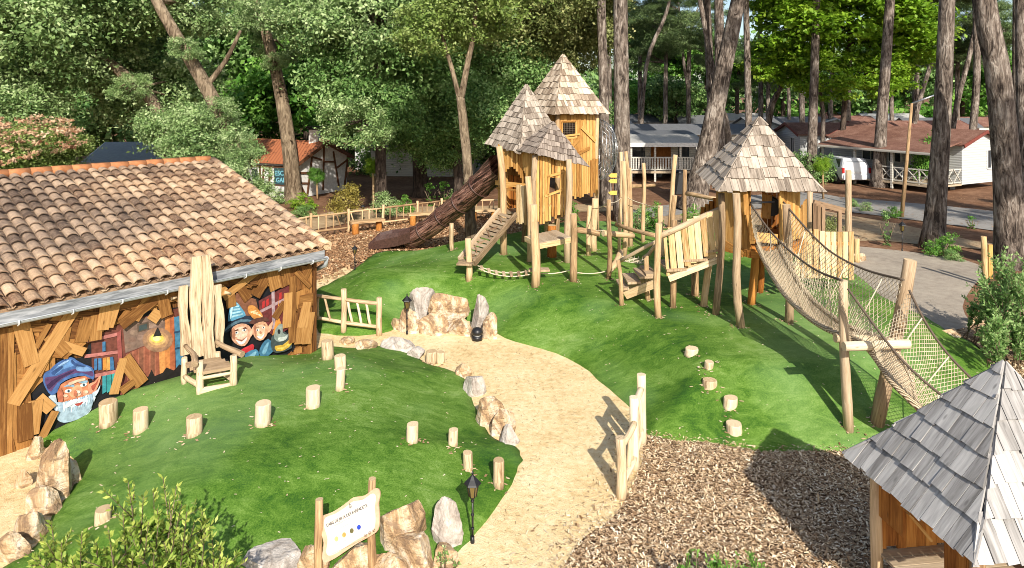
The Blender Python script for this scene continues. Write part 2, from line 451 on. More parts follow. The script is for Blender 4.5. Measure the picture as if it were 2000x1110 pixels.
# tile
k = NT('clay_tile'); p = k.pos(); t = k.tone()
n1 = k.noise(p, .35, 3, .6); n2 = k.noise(p, 5, 5, .7); n3 = k.noise(p, 26, 4, .7)
sx = k.n("ShaderNodeSeparateXYZ"); k.l(p, sx.inputs[0])
f = k.math('ADD', k.math('MULTIPLY', t, .28), k.math('ADD', k.math('MULTIPLY', n2, .42), k.math('MULTIPLY', n3, .30)))
clean = k.ramp(f, [(.34, (.22, .12, .07)), (.44, (.45, .285, .165)), (.56, (.61, .42, .255)), (.7, (.72, .56, .38))])
old = k.ramp(f, [(.34, (.07, .052, .042)), (.46, (.175, .13, .10)), (.58, (.30, .215, .155)), (.72, (.44, .31, .21))])
wx = k.math('ADD', k.math('MULTIPLY', k.math('ADD', sx.outputs[0], 9.2), -.16), k.math('MULTIPLY', k.math('SUBTRACT', n1, .5), 2.2))
wx = k.math('ADD', wx, .92)
c = k.mix(k.ramp(wx, [(.1, (0, 0, 0)), (.9, (.85, .85, .85))]), clean, old)
moss = k.ramp(k.noise(p, 11, 5, .75), [(.60, (0, 0, 0)), (.68, (.8, .8, .8))])
c = k.mix(k.math('MULTIPLY', moss, .6), c, (.10, .085, .05))
M['tile'] = k.fin(c, .85, n3, .4, .01, spec=.2)
M['tile_orange'] = flat('ridge_tile', (.48, .20, .085), .8, 0, .2, .2)
def striped(name, c1, c2, sc, dirn='Z', rough=.7):
    k = NT(name); p = k.pos(); wv = k.n("ShaderNodeTexWave"); wv.bands_direction = dirn; wv.inputs['Scale'].default_value = sc; wv.inputs['Distortion'].default_value = .15
    k.l(p, wv.inputs['Vector']); n = k.noise(p, 1.5, 4)
    c = k.ramp(wv.outputs[0], [(.08, c2), (.25, c1)]); c = k.mix(k.math('MULTIPLY', n, .35), c, c2)
    return k.fin(c, rough, wv.outputs[0], .4, .02, spec=.3)
M['siding'] = striped('white_siding', (.55, .56, .55), (.40, .41, .41), 2.2)
M['siding_beige'] = striped('beige_siding', (.55, .52, .46), (.40, .38, .33), 2.2)
k = NT('red_roof'); p = k.pos(); n = k.noise(p, 1.2, 5, .7); n2 = k.noise(p, 14, 3)
M['redroof'] = k.fin(k.ramp(k.math('ADD', k.math('MULTIPLY', n, .6), k.math('MULTIPLY', n2, .4)), [(.35, (.11, .05, .035)), (.5, (.20, .098, .07)), (.65, (.30, .175, .13))]), .8, n2, .4, .02)
M['orangeroof'] = striped('orange_roof', (.42, .15, .065), (.27, .085, .04), 1.6, 'X')
M['greyroof'] = flat('slate_roof', (.15, .155, .165), .6)
M['slate_pale'] = flat('slate_pale', (.30, .31, .32), .6)
M['paleroof'] = flat('pale_roof', (.45, .44, .41), .7)
M['glass'] = flat('dark_window', (.035, .045, .055), .08, 0, .8)
M['render'] = flat('white_render', (.74, .73, .70), .8)
M['green_wall'] = flat('teal_board', (.03, .075, .09), .6)
M['cyan'] = flat('cyan_letters', (.22, .55, .66), .6)
M['maroon'] = flat('maroon_trim', (.20, .05, .035), .6)
M['yellow'] = flat('yellow_board', (.75, .48, .10), .7)
M['carpaint'] = flat('car_paint', (.66, .68, .70), .25, 0, .6, .04)
M['rubber'] = flat('rubber', (.02, .02, .02), .8)
M['redlamp'] = flat('red_lamp', (.45, .02, .02), .3)
M['ink'] = flat('black_ink', (.03, .025, .02), .7)
M['amber'] = flat('amber_glass', (.14, .10, .03), .25, 0, .6)
def bark(name, a, b, c_, sc=1.0):
    k = NT(name); p = k.obj()
    n1 = k.noise(k.mapping(p, (7*sc, 7*sc, 1.6*sc)), 1, 5, .65, 1.2); n2 = k.noise(p, 1.2, 4, .6)
    f = k.math('ADD', k.math('MULTIPLY', n1, .65), k.math('MULTIPLY', n2, .35))
    return k.fin(k.ramp(f, [(.40, a), (.5, b), (.62, c_)]), .95, n1, 1.0, .12, spec=.1)
M['bark_pine'] = bark('pine_bark', (.04, .031, .026), (.17, .135, .11), (.40, .345, .295))
M['bark_oak'] = bark('oak_bark', (.08, .055, .035), (.20, .15, .10), (.36, .28, .19))
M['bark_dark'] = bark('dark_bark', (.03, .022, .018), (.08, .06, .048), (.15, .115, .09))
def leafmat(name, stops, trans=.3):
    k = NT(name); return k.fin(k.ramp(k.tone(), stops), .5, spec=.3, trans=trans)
M['leaf_oak'] = leafmat('leaf_oak', [(0, (.07, .14, .04)), (.5, (.25, .38, .13)), (1, (.55, .66, .34))])
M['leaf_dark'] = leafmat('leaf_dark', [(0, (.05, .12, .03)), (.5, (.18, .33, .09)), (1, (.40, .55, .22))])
M['leaf_green'] = leafmat('leaf_green', [(0, (.04, .13, .015)), (.5, (.12, .30, .04)), (1, (.28, .50, .10))], .35)
M['leaf_lime'] = leafmat('leaf_lime', [(0, (.09, .20, .012)), (.5, (.22, .40, .025)), (1, (.42, .58, .07))], .4)
M['leaf_olive'] = leafmat('leaf_olive', [(0, (.07, .10, .025)), (.5, (.22, .26, .08)), (1, (.44, .45, .19))])
M['leaf_yg'] = leafmat('leaf_yellow_green', [(0, (.07, .13, .02)), (.5, (.22, .31, .07)), (1, (.46, .54, .20))])
M['leaf_pine'] = leafmat('leaf_pine', [(0, (.05, .09, .03)), (.5, (.14, .22, .075)), (1, (.28, .37, .15))], .25)
M['leaf_yellow'] = leafmat('leaf_yellow', [(0, (.14, .12, .02)), (.5, (.30, .25, .05)), (1, (.48, .40, .12))])
M['leaf_shrub'] = leafmat('leaf_shrub', [(0, (.04, .10, .012)), (.5, (.17, .28, .035)), (1, (.50, .57, .13))], .3)
M['flower_pink'] = leafmat('flower_pink', [(0, (.34, .17, .09)), (.5, (.56, .34, .20)), (1, (.76, .56, .38))], .3)

# ------------------------------------------------------------ ground sheets
def sheet(name, P, z, mat, step=None, hfun=None, kind='structure', skirt=0.0, jitter=0):
    P = np.array(P, float); n = len(P)
    pts = [Vector(p) for p in P]; edges = [(i, (i+1) % n) for i in range(n)]
    if step:
        x0, y0 = P.min(0); x1, y1 = P.max(0)
        gx, gy = np.meshgrid(np.arange(x0, x1, step), np.arange(y0, y1, step)); gx = gx.ravel()+nr.uniform(-.1, .1, gx.size)*step; gy = gy.ravel()+nr.uniform(-.1, .1, gy.size)*step
        d = poly_dist(P, gx, gy); m = d > step*.35
        pts += [Vector((a, b)) for a, b in zip(gx[m], gy[m])]
    vs, es, fs, *_ = delaunay_2d_cdt(pts, edges, [], 1, 1e-5)
    X = np.array([v[0] for v in vs]); Y = np.array([v[1] for v in vs])
    Z = np.full(len(X), z) if hfun is None else hfun(X, Y)+z
    me = bpy.data.meshes.new(name)
    verts = [(a, b, c) for a, b, c in zip(X, Y, Z)]; faces = [tuple(f) for f in fs]
    if skirt:
        cnt = {}
        for f in faces:
            for i in range(len(f)):
                e = (f[i], f[(i+1) % len(f)]); cnt[e] = 1
        for (a, b) in list(cnt):
            if (b, a) not in cnt:
                i = len(verts); verts += [(X[b], Y[b], -.12), (X[a], Y[a], -.12)]; faces.append((b, a, i+1, i))
    me.from_pydata(verts, [], faces); me.update()
    for p in me.polygons: p.use_smooth = True
    me.materials.append(mat)
    o = bpy.data.objects.new(name, me); COL.objects.link(o); o["kind"] = kind
    return o
def pxpoly(L, n=3, z=0): return smooth_poly([g0(u, v, z) for u, v in L], n)

gp = MB(); S = 900
for i in range(-3, 3):
    for j in range(-1, 4):
        gp.face([(i*300, j*300, -.03), (i*300+300, j*300, -.03), (i*300+300, j*300+300, -.03), (i*300, j*300+300, -.03)])
gp.build('ground', M['litter'], kind='structure')
# sandy play area and winding path
sand_px = [(-700,1900),(-500,1000),(-200,700),(300,560),(560,545),(617,540),(660,512),(700,530),(900,560),(1200,700),(1300,860),(1262,900),(1230,975),(1195,1015),(1140,1050),(1100,1110),(1050,1250),(900,1900)]
sheet('sand_path', pxpoly(sand_px, 3), -.002, M['sand'], 0.8)
# bark chips round the slide
bark_px = [(560,560),(617,548),(660,530),(700,512),(800,505),(960,490),(1150,470),(1300,470),(1330,450),(1200,440),(1000,430),(975,420),(860,420),(760,438),(680,455),(600,468),(560,480),(500,520)]
bark_P = pxpoly(bark_px, 2)
sheet('bark_chip_ground', bark_P, .004, M['chipback'], 1.5)
# woodchips at the front
chip_px = [(1262,845),(1340,850),(1480,868),(1680,868),(1820,850),(1930,790),(1990,700),(2150,720),(2600,900),(2900,1900),(1050,1900),(1060,1250),(1090,1130),(1135,1060),(1190,1018),(1222,975),(1255,900)]
chip_P = pxpoly(chip_px, 3)
sheet('woodchip_ground', chip_P, .006, M['chipbed'], 0.6)
sheet('dirt_path_planting_bed', pxpoly([(1835,650),(1900,668),(1960,720),(2100,760),(2300,700),(2100,600),(1960,590),(1890,640)], 2), .008, M['chipbed'], 1.0)
sheet('grey_path', pxpoly([(1500,470),(1600,478),(1680,482),(1800,495),(1890,510),(1925,530),(1900,560),(1880,600),(1900,640),(1880,655),(1840,652),(1780,625),(1690,570),(1560,520),(1450,500)], 3), .003, M['greypath'], 1.2)
sheet('dirt_yard', pxpoly([(1240,425),(1450,410),(1600,412),(1640,418),(1760,438),(1900,470),(2100,500),(2200,560),(2060,540),(1940,490),(1800,478),(1720,470),(1620,472),(1480,470),(1300,462)], 2), .001, M['dirt'], 1.5)
sheet('road', pxpoly([(1370,392),(1560,375),(1640,385),(1760,395),(1900,408),(2100,432),(2400,470),(2400,520),(2100,478),(1950,452),(1800,432),(1640,412),(1560,405),(1400,412),(1235,428),(1235,412)], 2), .004, M['road'], 2)
sheet('gravel_path', pxpoly([(560,440),(620,420),(700,407),(860,403),(980,402),(1080,400),(1240,400),(1240,412),(1080,414),(980,418),(860,420),(760,424),(680,436),(600,452),(560,462)], 2), .002, M['dirt'], 1.5)

tb = sheet('turf_mound', PB, 0, M['turf'], .22, height, 'structure', skirt=1)
ta = sheet('turf_hill', PA, 0, M['turf'], .17, height, 'structure', skirt=1)

# loose chips as ground cover
def chips(name, P, n, size, mat, z0, bounds=None, spill=.25, wfun=None):
    P = np.array(P); x0, y0 = P.min(0); x1, y1 = P.max(0)
    if bounds: x0, x1, y0, y1 = bounds
    X = nr.uniform(x0, x1, n*3); Y = nr.uniform(y0, y1, n*3)
    d = poly_dist(P, X, Y)+spill*(nr.random(n*3)**2-.9)*-1-spill*.9
    m = (poly_dist(P, X, Y)+spill*nr.random(n*3)**4*3 > 0) & (np.maximum(poly_dist(PB, X, Y), poly_dist(PA, X, Y)) < .10*nr.random(n*3)**2)
    # inside camera view
    u = 1000+FPX*X/np.maximum(Y, .1); v = 185+FPX*5.5/np.maximum(Y, .1)
    m &= (u > -60) & (u < 2060) & (v < 1180)
    X = X[m][:n]; Y = Y[m][:n]; N = len(X)
    L = nr.uniform(.35, 1.0, N)*size; Wd = L*nr.uniform(.25, .5, N); th = nr.uniform(0, 6.283, N)
    tl = nr.normal(0, .35, N); t2 = nr.normal(0, .3, N)
    dx = np.stack([np.cos(th), np.sin(th), np.tan(tl)*.8], 1)*L[:, None]/2
    dy = np.stack([-np.sin(th), np.cos(th), np.tan(t2)*.8], 1)*Wd[:, None]/2
    zz = height(X, Y)
    c = np.stack([X, Y, zz+z0+nr.uniform(0, .018, N)], 1)
    q = np.stack([c-dx-dy*.6, c+dx*.9-dy, c+dx+dy*.7, c-dx*.8+dy], 1).reshape(-1, 3)
    return np_mesh(name, q, 4, np.clip(nr.normal(.5, .27, N), 0, 1), mat, kind='stuff')
tag(chips('loose_woodchips', chip_P, 60000, .058, M['chips'], .018), 'pale loose woodchips spread over the front play ground', 'woodchips')
tag(chips('loose_bark_chips', bark_P, 26000, .13, M['barkchips'], .016), 'brown bark chips spread around the tube slide', 'bark chips')
# stray flecks on turf and twigs on sand
def flecks(name, P, n, size, mat, tone, dmin=0, asp=.4):
    P = np.array(P); x0, y0 = P.min(0); x1, y1 = P.max(0)
    X = nr.uniform(x0, x1, n); Y = nr.uniform(y0, y1, n); m = poly_dist(P, X, Y) > dmin; X = X[m]; Y = Y[m]; N = len(X)
    L = nr.uniform(.4, 1, N)*size; th = nr.uniform(0, 6.283, N); Wd = L*asp
    dx = np.stack([np.cos(th), np.sin(th), th*0+nr.normal(0, .1, N)], 1)*L[:, None]/2; dy = np.stack([-np.sin(th), np.cos(th), th*0], 1)*Wd[:, None]/2
    c = np.stack([X, Y, height(X, Y)+.012], 1)
    q = np.stack([c-dx-dy, c+dx-dy, c+dx+dy, c-dx+dy], 1).reshape(-1, 3)
    return np_mesh(name, q, 4, np.clip(nr.normal(tone, .15, N), 0, 1), mat, kind='stuff')
tag(flecks('stray_chips', PB, 1500, .045, M['chips'], .85), 'stray pale wood flecks lying on the big turf mound', 'wood flecks')
tag(flecks('stray_flecks', PA, 500, .04, M['chips'], .85), 'stray pale flecks lying on the near turf hill', 'wood flecks')
sp_ = np.array([g0(u, v) for u, v in [(640,660),(960,665),(1130,715),(1235,805),(1250,900),(1200,1000),(1120,1060),(1080,1180),(860,1180),(1000,960),(1025,880),(960,800),(880,720),(780,670)]])
tag(flecks('sand_litter', sp_, 2600, .06, M['chips'], .2, 0, .12), 'dark twigs and needles scattered on the sand path', 'twigs')
tag(flecks('pine_litter', pxpoly([(1560,480),(1900,500),(2050,640),(2050,380),(1500,370),(1200,400)], 1), 5000, .12, M['barkchips'], .35, 0, .3), 'fallen needles and bark bits over the yard beside the road', 'forest litter')

# ------------------------------------------------------------ tiled building with mural
FN3 = Vector((FN[0], FN[1], 0)); FD3 = Vector((FD[0], FD[1], 0)); FE3 = Vector((FE[0], FE[1], 0))
FLEN = 9.5
def FP(u, v, off=0.0):
    return onplane(u, v, FE3+FN3*off, FN3)
workshop = empty('workshop_building', FE3-FD3*4-FN3*2.5, 'long clay tiled hall with splintered plank cladding and painted gnome mural on its front', 'building')
wallb = MB()
a = FE3-FN3*.02; b_ = a-FD3*FLEN; dep = 9.0
q = [a, b_, b_-FN3*dep, a-FN3*dep]
zt = 2.15
for i in range(4):
    p0, p1 = q[i], q[(i+1) % 4]; wallb.face([p0, p1, p1+V(0, 0, zt), p0+V(0, 0, zt)], tone=.3)
for e in (a, b_):    # gables
    wallb.face([e+V(0,0,zt), e-FN3*dep+V(0,0,zt), e-FN3*5.2+V(0,0,zt+1.35)], tone=.3)
wallb.build('wall', M['clad'], workshop)
# roof: front slope eave->ridge, tiles
EAV = FE3+FN3*.22+FD3*.13; eave_z = 2.24; ridge_w = 5.45; rise = 1.50
sl = Vector((-FN3.x*ridge_w, -FN3.y*ridge_w, rise)); slen = sl.length; sdir = sl.normalized(); snor = FD3.cross(sdir).normalized()
if snor.z < 0: snor = -snor
tl = MB(3)
def tiles(tl, org, along, up, nor, length, slope_len, cw=.215, course=.355):
    nc = int(length/cw); ncs = int(slope_len/course)+1
    for c in range(nc+1):
        for r in range(ncs):
            s0 = r*course-.03; s1 = min(s0+course+.09, slope_len); 
            tone = tl.r.random()
            ctr = c*cw+tl.r.uniform(-.008, .008); jz = tl.r.uniform(0, .012); tw = tl.r.uniform(-.01, .01)
            segs = 6; A = []; B = []
            for k in range(segs+1):
                th = math.pi*k/segs
                ra, rb = .098, .078
                A.append(org+along*(-ctr-math.cos(th)*ra)+up*s0+nor*(math.sin(th)*ra*.78+.045+jz))
                B.append(org+along*(-ctr+tw-math.cos(th)*rb)+up*s1+nor*(math.sin(th)*rb*.7+.012))
            for k in range(segs): tl.face([A[k], A[k+1], B[k+1], B[k]], None, tone, 0, False)
            # lip thickness
            C = [p*1.0-nor*.02 for p in A]
            for k in range(segs): tl.face([C[k], C[k+1], A[k+1], A[k]], None, max(0, tone-.3), 0, False)
            # channel
            t2 = tl.r.random(); m = ctr+cw/2
            P = [org+along*(-m+x)+up*s0+nor*zv for x, zv in ((-.07, .045), (-.03, .012), (.03, .012), (.07, .045))]
            Q = [org+along*(-m+x)+up*s1+nor*(zv-.02) for x, zv in ((-.07, .045), (-.03, .012), (.03, .012), (.07, .045))]
            for k in range(3): tl.face([P[k], P[k+1], Q[k+1], Q[k]], None, t2*.6, 0, False)
org = EAV+V(0, 0, eave_z)
tiles(tl, org, FD3, sdir, snor, FLEN+.3, slen)
roof = tl.build('roof', M['tile'], workshop)
rb = MB(4)     # roof deck, back slope
o2 = org+sl; bk = Vector((-FN3.x*ridge_w, -FN3.y*ridge_w, -rise))
rb.prism([org, org-FD3*(FLEN+.4), o2-FD3*(FLEN+.4), o2], -snor*.06, .2)
rb.prism([o2+V(0,0,.04), o2-FD3*(FLEN+.4)+V(0,0,.04), o2+bk-FD3*(FLEN+.4), o2+bk], V(0, 0, -.06), .5)
rb.build('roof_deck', M['tile'], workshop)
rd = MB(5)
for i in range(27):
    p0 = o2-FD3*(i*.40-.02)+V(0, 0, .03); rd.tube([p0, p0-FD3*.43+V(0,0,.012)], [.115, .10], 10, wob=.02)
ridge = rd.build('ridge_cap', M['tile_orange'], roof)
vg = MB(6)
for i in range(15):   # verge tiles along the rake
    p0 = org+FD3*.06+sdir*(i*.37-.02)+snor*.06; vg.tube([p0, p0+sdir*.40], [.10, .085], 9)
vg.build('verge_tile', M['tile'], roof)
bb = MB(7)
bb.beam(org+FD3*.04-snor*.1, org+FD3*.04+sl-snor*.1, .04, .16, up=snor)
bb.build('bargeboard', M['timber'], workshop)
fs = MB(8)
e0 = EAV+V(0, 0, eave_z-.09); e1 = e0-FD3*(FLEN+.3)
fs.beam(e0-FN3*.02-V(0,0,.045), e1-FN3*.02-V(0,0,.045), .05, .20)
fs.build('fascia', M['fascia'], workshop)
e0 = e0-V(0,0,.10)-FN3*.0; e1 = e1-V(0,0,.10)
gt = MB(9)
prof = [(math.cos(t)*.065, math.sin(t)*.065) for t in [math.pi+math.pi*k/8 for k in range(9)]]
for (x0, z0), (x1, z1) in zip(prof[:-1], prof[1:]):
    p = lambda x, z, e: e+FN3*(x+.045)+V(0, 0, z+.015)
    gt.face([p(x0, z0, e0), p(x1, z1, e0), p(x1, z1, e1), p(x0, z0, e1)], None, .5, 0, True)
    gt.face([p(x0*.9, z0*.9, e1), p(x1*.9, z1*.9, e1), p(x1*.9, z1*.9, e0), p(x0*.9, z0*.9, e0)], None, .5, 0, True)
gt.tube([e0+FN3*.11+V(0,0,.015), e1+FN3*.11+V(0,0,.015)], .011, 6)
gut = gt.build('gutter', M['gutter'], workshop)
for i in range(13):
    bk_ = MB(); p = e0-FD3*(.35+i*.72)
    bk_.tube([p+FN3*.125+V(0,0,.03), p+FN3*.13+V(0,0,-.03), p+FN3*.045+V(0,0,-.075), p+FN3*.0+V(0,0,-.05)], .011, 6)
    bk_.build('bracket', M['white'], gut)
dp = MB(); p = e0+FN3*.05+FD3*.02
dp.tube([p, p-FN3*.12+FD3*.05-V(0,0,.18), p-FN3*.42+V(0,0,-.32)], .045, 10)
dp.tube([p-FN3*.42+V(0,0,-.32), p-FN3*.60+V(0,0,-.34), p-FN3*.62-FD3*.0+V(0,0,-2.1)], .045, 10)
dp.build('downpipe', M['gutter'], workshop)

# mural: flat paint on thin panels fixed to the wall
mu_px_l = [(50,770),(75,745),(100,730),(112,704),(137,693),(150,700),(166,697),(172,675),(196,655),(234,637),(252,620),(285,606),(324,603),(350,600),(440,560),(460,560),(480,570),(500,578),(527,558),(566,552),(575,660),(577,684),(440,760),(303,790),(60,870)]
mat_cache = {}
def paint(c, rough=.6):
    key = tuple(round(x, 3) for x in c)
    if key not in mat_cache: mat_cache[key] = flat('paint', c, rough, 0, .3, .22, 14)
    return mat_cache[key]
mb_m = MB(10); mats_m = []; lay = [0]
def mp(c, pts, smooth=0):
    if smooth: pts = [tuple(p) for p in smooth_poly(pts, smooth)]
    m = paint(c)
    if m not in mats_m: mats_m.append(m)
    lay[0] += 1; off = .006+.0006*lay[0]
    P = [FP(u, v, off) for u, v in pts]
    from mathutils.geometry import tessellate_polygon
    tri = tessellate_polygon([P]); mi = mats_m.index(m)
    for t in tri:
        a_, b2, c2 = P[t[0]], P[t[1]], P[t[2]]
        if (b2-a_).cross(c2-a_).dot(FN3) < 0: b2, c2 = c2, b2
        mb_m.face([a_, b2, c2], None, .5, mi)
def ell(cx_, cy_, rx, ry, n=14, rot=0):
    return [(cx_+math.cos(t)*rx*math.cos(rot)-math.sin(t)*ry*math.sin(rot), cy_+math.cos(t)*rx*math.sin(rot)+math.sin(t)*ry*math.cos(rot)) for t in [2*math.pi*k/n for k in range(n)]]
mp((.012, .012, .016), mu_px_l)
# room behind: warm walls
mp((.16, .05, .035), [(178,662),(240,630),(355,600),(357,720),(300,745),(240,770),(180,745)])
mp((.20, .13, .10), [(240,636),(325,606),(325,655),(300,668),(245,690)])
for (x, y, rx, ry, c) in [(262,650,9,6,(.28,.19,.14)),(280,643,8,6,(.22,.13,.10)),(296,636,9,6,(.30,.20,.15)),(258,664,8,5,(.20,.12,.09)),(276,660,9,6,(.26,.17,.13)),(296,654,8,5,(.19,.11,.08)),(312,625,8,6,(.27,.18,.14)),(250,676,7,5,(.24,.15,.11))]:
    mp(c, ell(x, y, rx, ry, 8))
mp((.10,.07,.05), [(268,634),(290,628),(291,644),(269,650)]); mp((.05,.07,.07), [(271,637),(287,632),(288,642),(272,647)])
mp((.34, .12, .07), [(246,692),(318,662),(322,740),(300,750),(256,765),(248,740)])
for i, x in enumerate(range(250, 318, 11)):
    y = 692-(x-246)*.42; mp((.22+.05*(i % 2), .085, .05), [(x,y),(x+8,y-3),(x+8,y+66),(x,y+70)])
mp((.52,.20,.06), [(322,622),(332,618),(332,728),(322,734)]); mp((.40,.12,.05), [(332,616),(340,612),(342,722),(332,728)])
mp((.60,.26,.08), [(310,665),(322,655),(322,735),(312,730)])
mp((.06,.20,.33), [(340,620),(356,616),(358,716),(344,720)]); mp((.02,.06,.12), [(340,648),(358,644),(358,648),(340,652)]); mp((.02,.06,.12), [(341,680),(358,676),(358,679),(341,684)])
mp((.30,.17,.10), ell(308,664,30,24)); mp((.42,.24,.12), ell(308,664,22,17)); mp((.60,.38,.15), ell(307,663,17,12)); mp((.75,.60,.12), ell(307,661,13,9)); mp((.85,.80,.35), ell(306,661,8,6)); mp((.02,.02,.02), [(299,658),(307,640),(309,640),(316,656)])
mp((.015,.012,.012), [(270,750),(290,735),(296,722),(302,735),(318,728),(325,718),(340,724),(350,712),(367,716),(367,735),(303,757),(280,762)])
# book shelves
for pts in ([(165,693),(235,684),(235,690),(165,700)],[(165,735),(230,722),(230,729),(165,742)],[(165,665),(236,648),(236,655),(170,670)]): mp((.45,.17,.15), pts)
mp((.30,.08,.07), [(228,650),(236,645),(242,770),(234,772)])
bc = [(.05,.16,.34),(.06,.20,.40),(.55,.24,.05),(.60,.30,.08),(.05,.15,.30)]
for i, x in enumerate((184,192,201,208,215)): mp(bc[i], [(x,701-i*.8),(x+6,700-i*.8),(x+6+i*.6,722),(x,724)])
for i, x in enumerate((200,209,218)): mp((.04,.26+.03*i,.30), [(x,735-i*2),(x+8,733-i*2),(x+8,765-i*2),(x,770-i*2)])
mp((.05,.16,.30), [(200,668),(206,667),(206,686),(200,687)])
# bearded gnome
mp((.55,.66,.74), [(95,775),(108,770),(112,790),(122,800),(150,798),(172,790),(182,772),(190,768),(182,785),(178,800),(168,812),(150,820),(125,825),(112,820),(108,802),(98,790)], 2)
mp((.54,.20,.10), [(112,765),(118,752),(140,740),(165,735),(172,742),(176,760),(176,775),(165,785),(150,790),(125,792),(114,785)], 2)
mp((.70,.34,.19), [(135,765),(150,752),(160,756),(160,768),(150,776),(140,776)], 2)
mp((.70,.30,.18), [(172,752),(184,746),(197,733),(194,748),(186,766),(176,772)], 2); mp((.35,.08,.05), [(178,755),(186,749),(193,740),(189,752),(182,764)], 2)
mp((.80,.55,.42), ell(152,768,7,6,10)); mp((.70,.32,.20), ell(127,775,8,6,10)); mp((.72,.36,.22), ell(168,768,7,6,10))
for x, y in ((133,764),(163,752)):
    mp((.80,.80,.76), ell(x,y,7,3.6,10,-.25)); mp((.10,.20,.28), ell(x+1,y,2.8,3,8)); mp((.01,.01,.01), ell(x+1,y,1.4,1.6,6))
mp((.25,.42,.55), [(124,756),(134,750),(146,752),(144,756),(134,755)]); mp((.25,.42,.55), [(153,747),(164,742),(172,744),(170,748),(160,749)])
mp((.34,.46,.56), [(108,788),(122,786),(150,780),(184,768),(182,786),(172,806),(150,820),(125,826),(112,818)], 2)
for i in range(16):
    x = 108+i*4.9; y = 790-i*1.4; L = 26-abs(i-7)*1.2
    mp([(.70,.80,.86),(.42,.55,.66),(.30,.42,.54)][i % 3], [(x,y),(x+3,y-1),(x+5,y+L*.5),(x+2,y+L),(x+1,y+L*.5)])
mp((.66,.76,.82), [(130,788),(145,780),(160,780),(172,776),(165,788),(150,792),(138,796)], 2)
mp((.35,.06,.05), [(146,789),(156,787),(163,784),(158,791),(150,793)], 2)
mp((.06,.13,.33), [(84,745),(86,730),(98,722),(108,712),(125,702),(140,698),(150,704),(165,712),(180,718),(184,730),(182,742),(165,734),(140,738),(118,750),(112,766),(100,772),(90,760)], 2)
mp((.12,.26,.52), [(105,722),(125,707),(140,702),(150,710),(140,716),(122,722),(108,732)], 2)
mp((.10,.05,.14), [(88,738),(110,735),(140,722),(170,720),(182,728),(180,736),(160,728),(135,733),(112,748),(100,765),(92,758)], 2)
mp((.16,.30,.55), [(150,716),(170,716),(180,724),(165,726),(150,724)], 2)
mp((.82,.50,.36), [(134,748),(150,742),(165,739),(166,743),(150,747),(136,753)], 2); mp((.45,.14,.08), [(112,766),(118,758),(124,770),(122,786),(114,782)], 2)
mp((.48,.16,.09), [(146,762),(150,766),(150,774),(144,773)], 2); mp((.90,.68,.55), ell(154,766,3,2.5,8)); mp((.84,.52,.38), ell(128,773,4.5,3,8)); mp((.84,.52,.38), ell(169,766,4,3,8))
mp((.03,.07,.20), [(100,728),(118,716),(122,718),(106,732)], 2); mp((.03,.07,.20), [(140,702),(152,712),(168,716),(152,716),(140,710)], 2); mp((.30,.46,.70), [(112,716),(126,706),(136,704),(124,712)], 2)
mp((.04,.02,.07), [(92,752),(114,736),(142,724),(142,727),(116,741),(96,760)], 2); mp((.80,.88,.92), [(126,792),(140,785),(152,784),(142,790),(130,797)], 2); mp((.50,.62,.72), [(180,768),(190,762),(196,752),(192,766),(184,776)], 2)
# window with bottles above the elves
mp((.14,.03,.03), [(505,588),(565,556),(566,640),(540,660),(510,640)]); mp((.38,.28,.30), [(530,565),(536,562),(538,640),(532,644)]); mp((.38,.26,.27), [(508,606),(564,578),(564,584),(508,612)])
for x in (512,520,545): mp((.42,.03,.03), [(x,590-(x-512)*.5),(x+5,587-(x-512)*.5),(x+5,600-(x-512)*.5),(x,603-(x-512)*.5)])
mp((.22,.09,.05), [(462,572),(500,585),(506,610),(480,620),(450,600)])
mp((.60,.25,.05), [(532,655),(540,620),(545,582),(544,618),(552,640),(545,662)])
# striped hat elf
mp((.02,.03,.05), [(438,650),(446,632),(470,618),(490,618),(500,628),(494,634),(470,634),(450,646)], 2)
mp((.10,.30,.45), [(446,628),(448,606),(452,590),(462,590),(472,602),(480,616),(466,622)], 2)
for i in range(5): mp((.35,.58,.68), [(448+i*.6,622-i*7),(474-i*2.4,615-i*5),(474-i*2.4,612-i*5),(449+i*.6,618-i*7)])
mp((.62,.34,.22), [(450,650),(456,638),(472,632),(486,636),(492,648),(488,662),(478,676),(464,674),(453,664)], 2)
mp((.78,.52,.38), [(458,644),(474,638),(484,645),(480,660),(466,664)], 2)
mp((.82,.58,.46), ell(470,654,4,5,8))
for x, y in ((462,650),(477,645)): mp((.85,.85,.80), ell(x,y,4,2.4,8,-.3)); mp((.03,.05,.08), ell(x,y,1.8,1.9,7))
mp((.88,.86,.80), [(461,664),(472,668),(483,658),(478,670),(468,673)], 2); mp((.30,.10,.07), [(459,662),(472,666.5),(484,656),(473,664)])
mp((.70,.42,.28), [(488,648),(500,630),(501,628),(498,644),(490,658)], 2)
mp((.50,.03,.04), [(470,684),(485,676),(494,672),(496,682),(480,690)], 2)
mp((.06,.20,.32), [(478,700),(480,690),(500,682),(506,694),(500,708),(480,716),(470,712)], 2)
mp((.40,.17,.10), [(450,652),(456,640),(460,650),(458,664)], 2); mp((.85,.62,.48), ell(481,652,2.6,2,7)); mp((.85,.62,.48), ell(462,657,2.6,2,7)); mp((.12,.04,.02), [(457,646),(464,643),(467,645),(460,647)]); mp((.12,.04,.02), [(473,641),(480,639),(483,642),(475,643)])
mp((.10,.18,.24), [(438,648),(446,636),(470,624),(494,626),(496,629),(470,629),(448,641)], 2); mp((.45,.70,.80), [(452,592),(456,592),(452,620),(449,622)], 2)
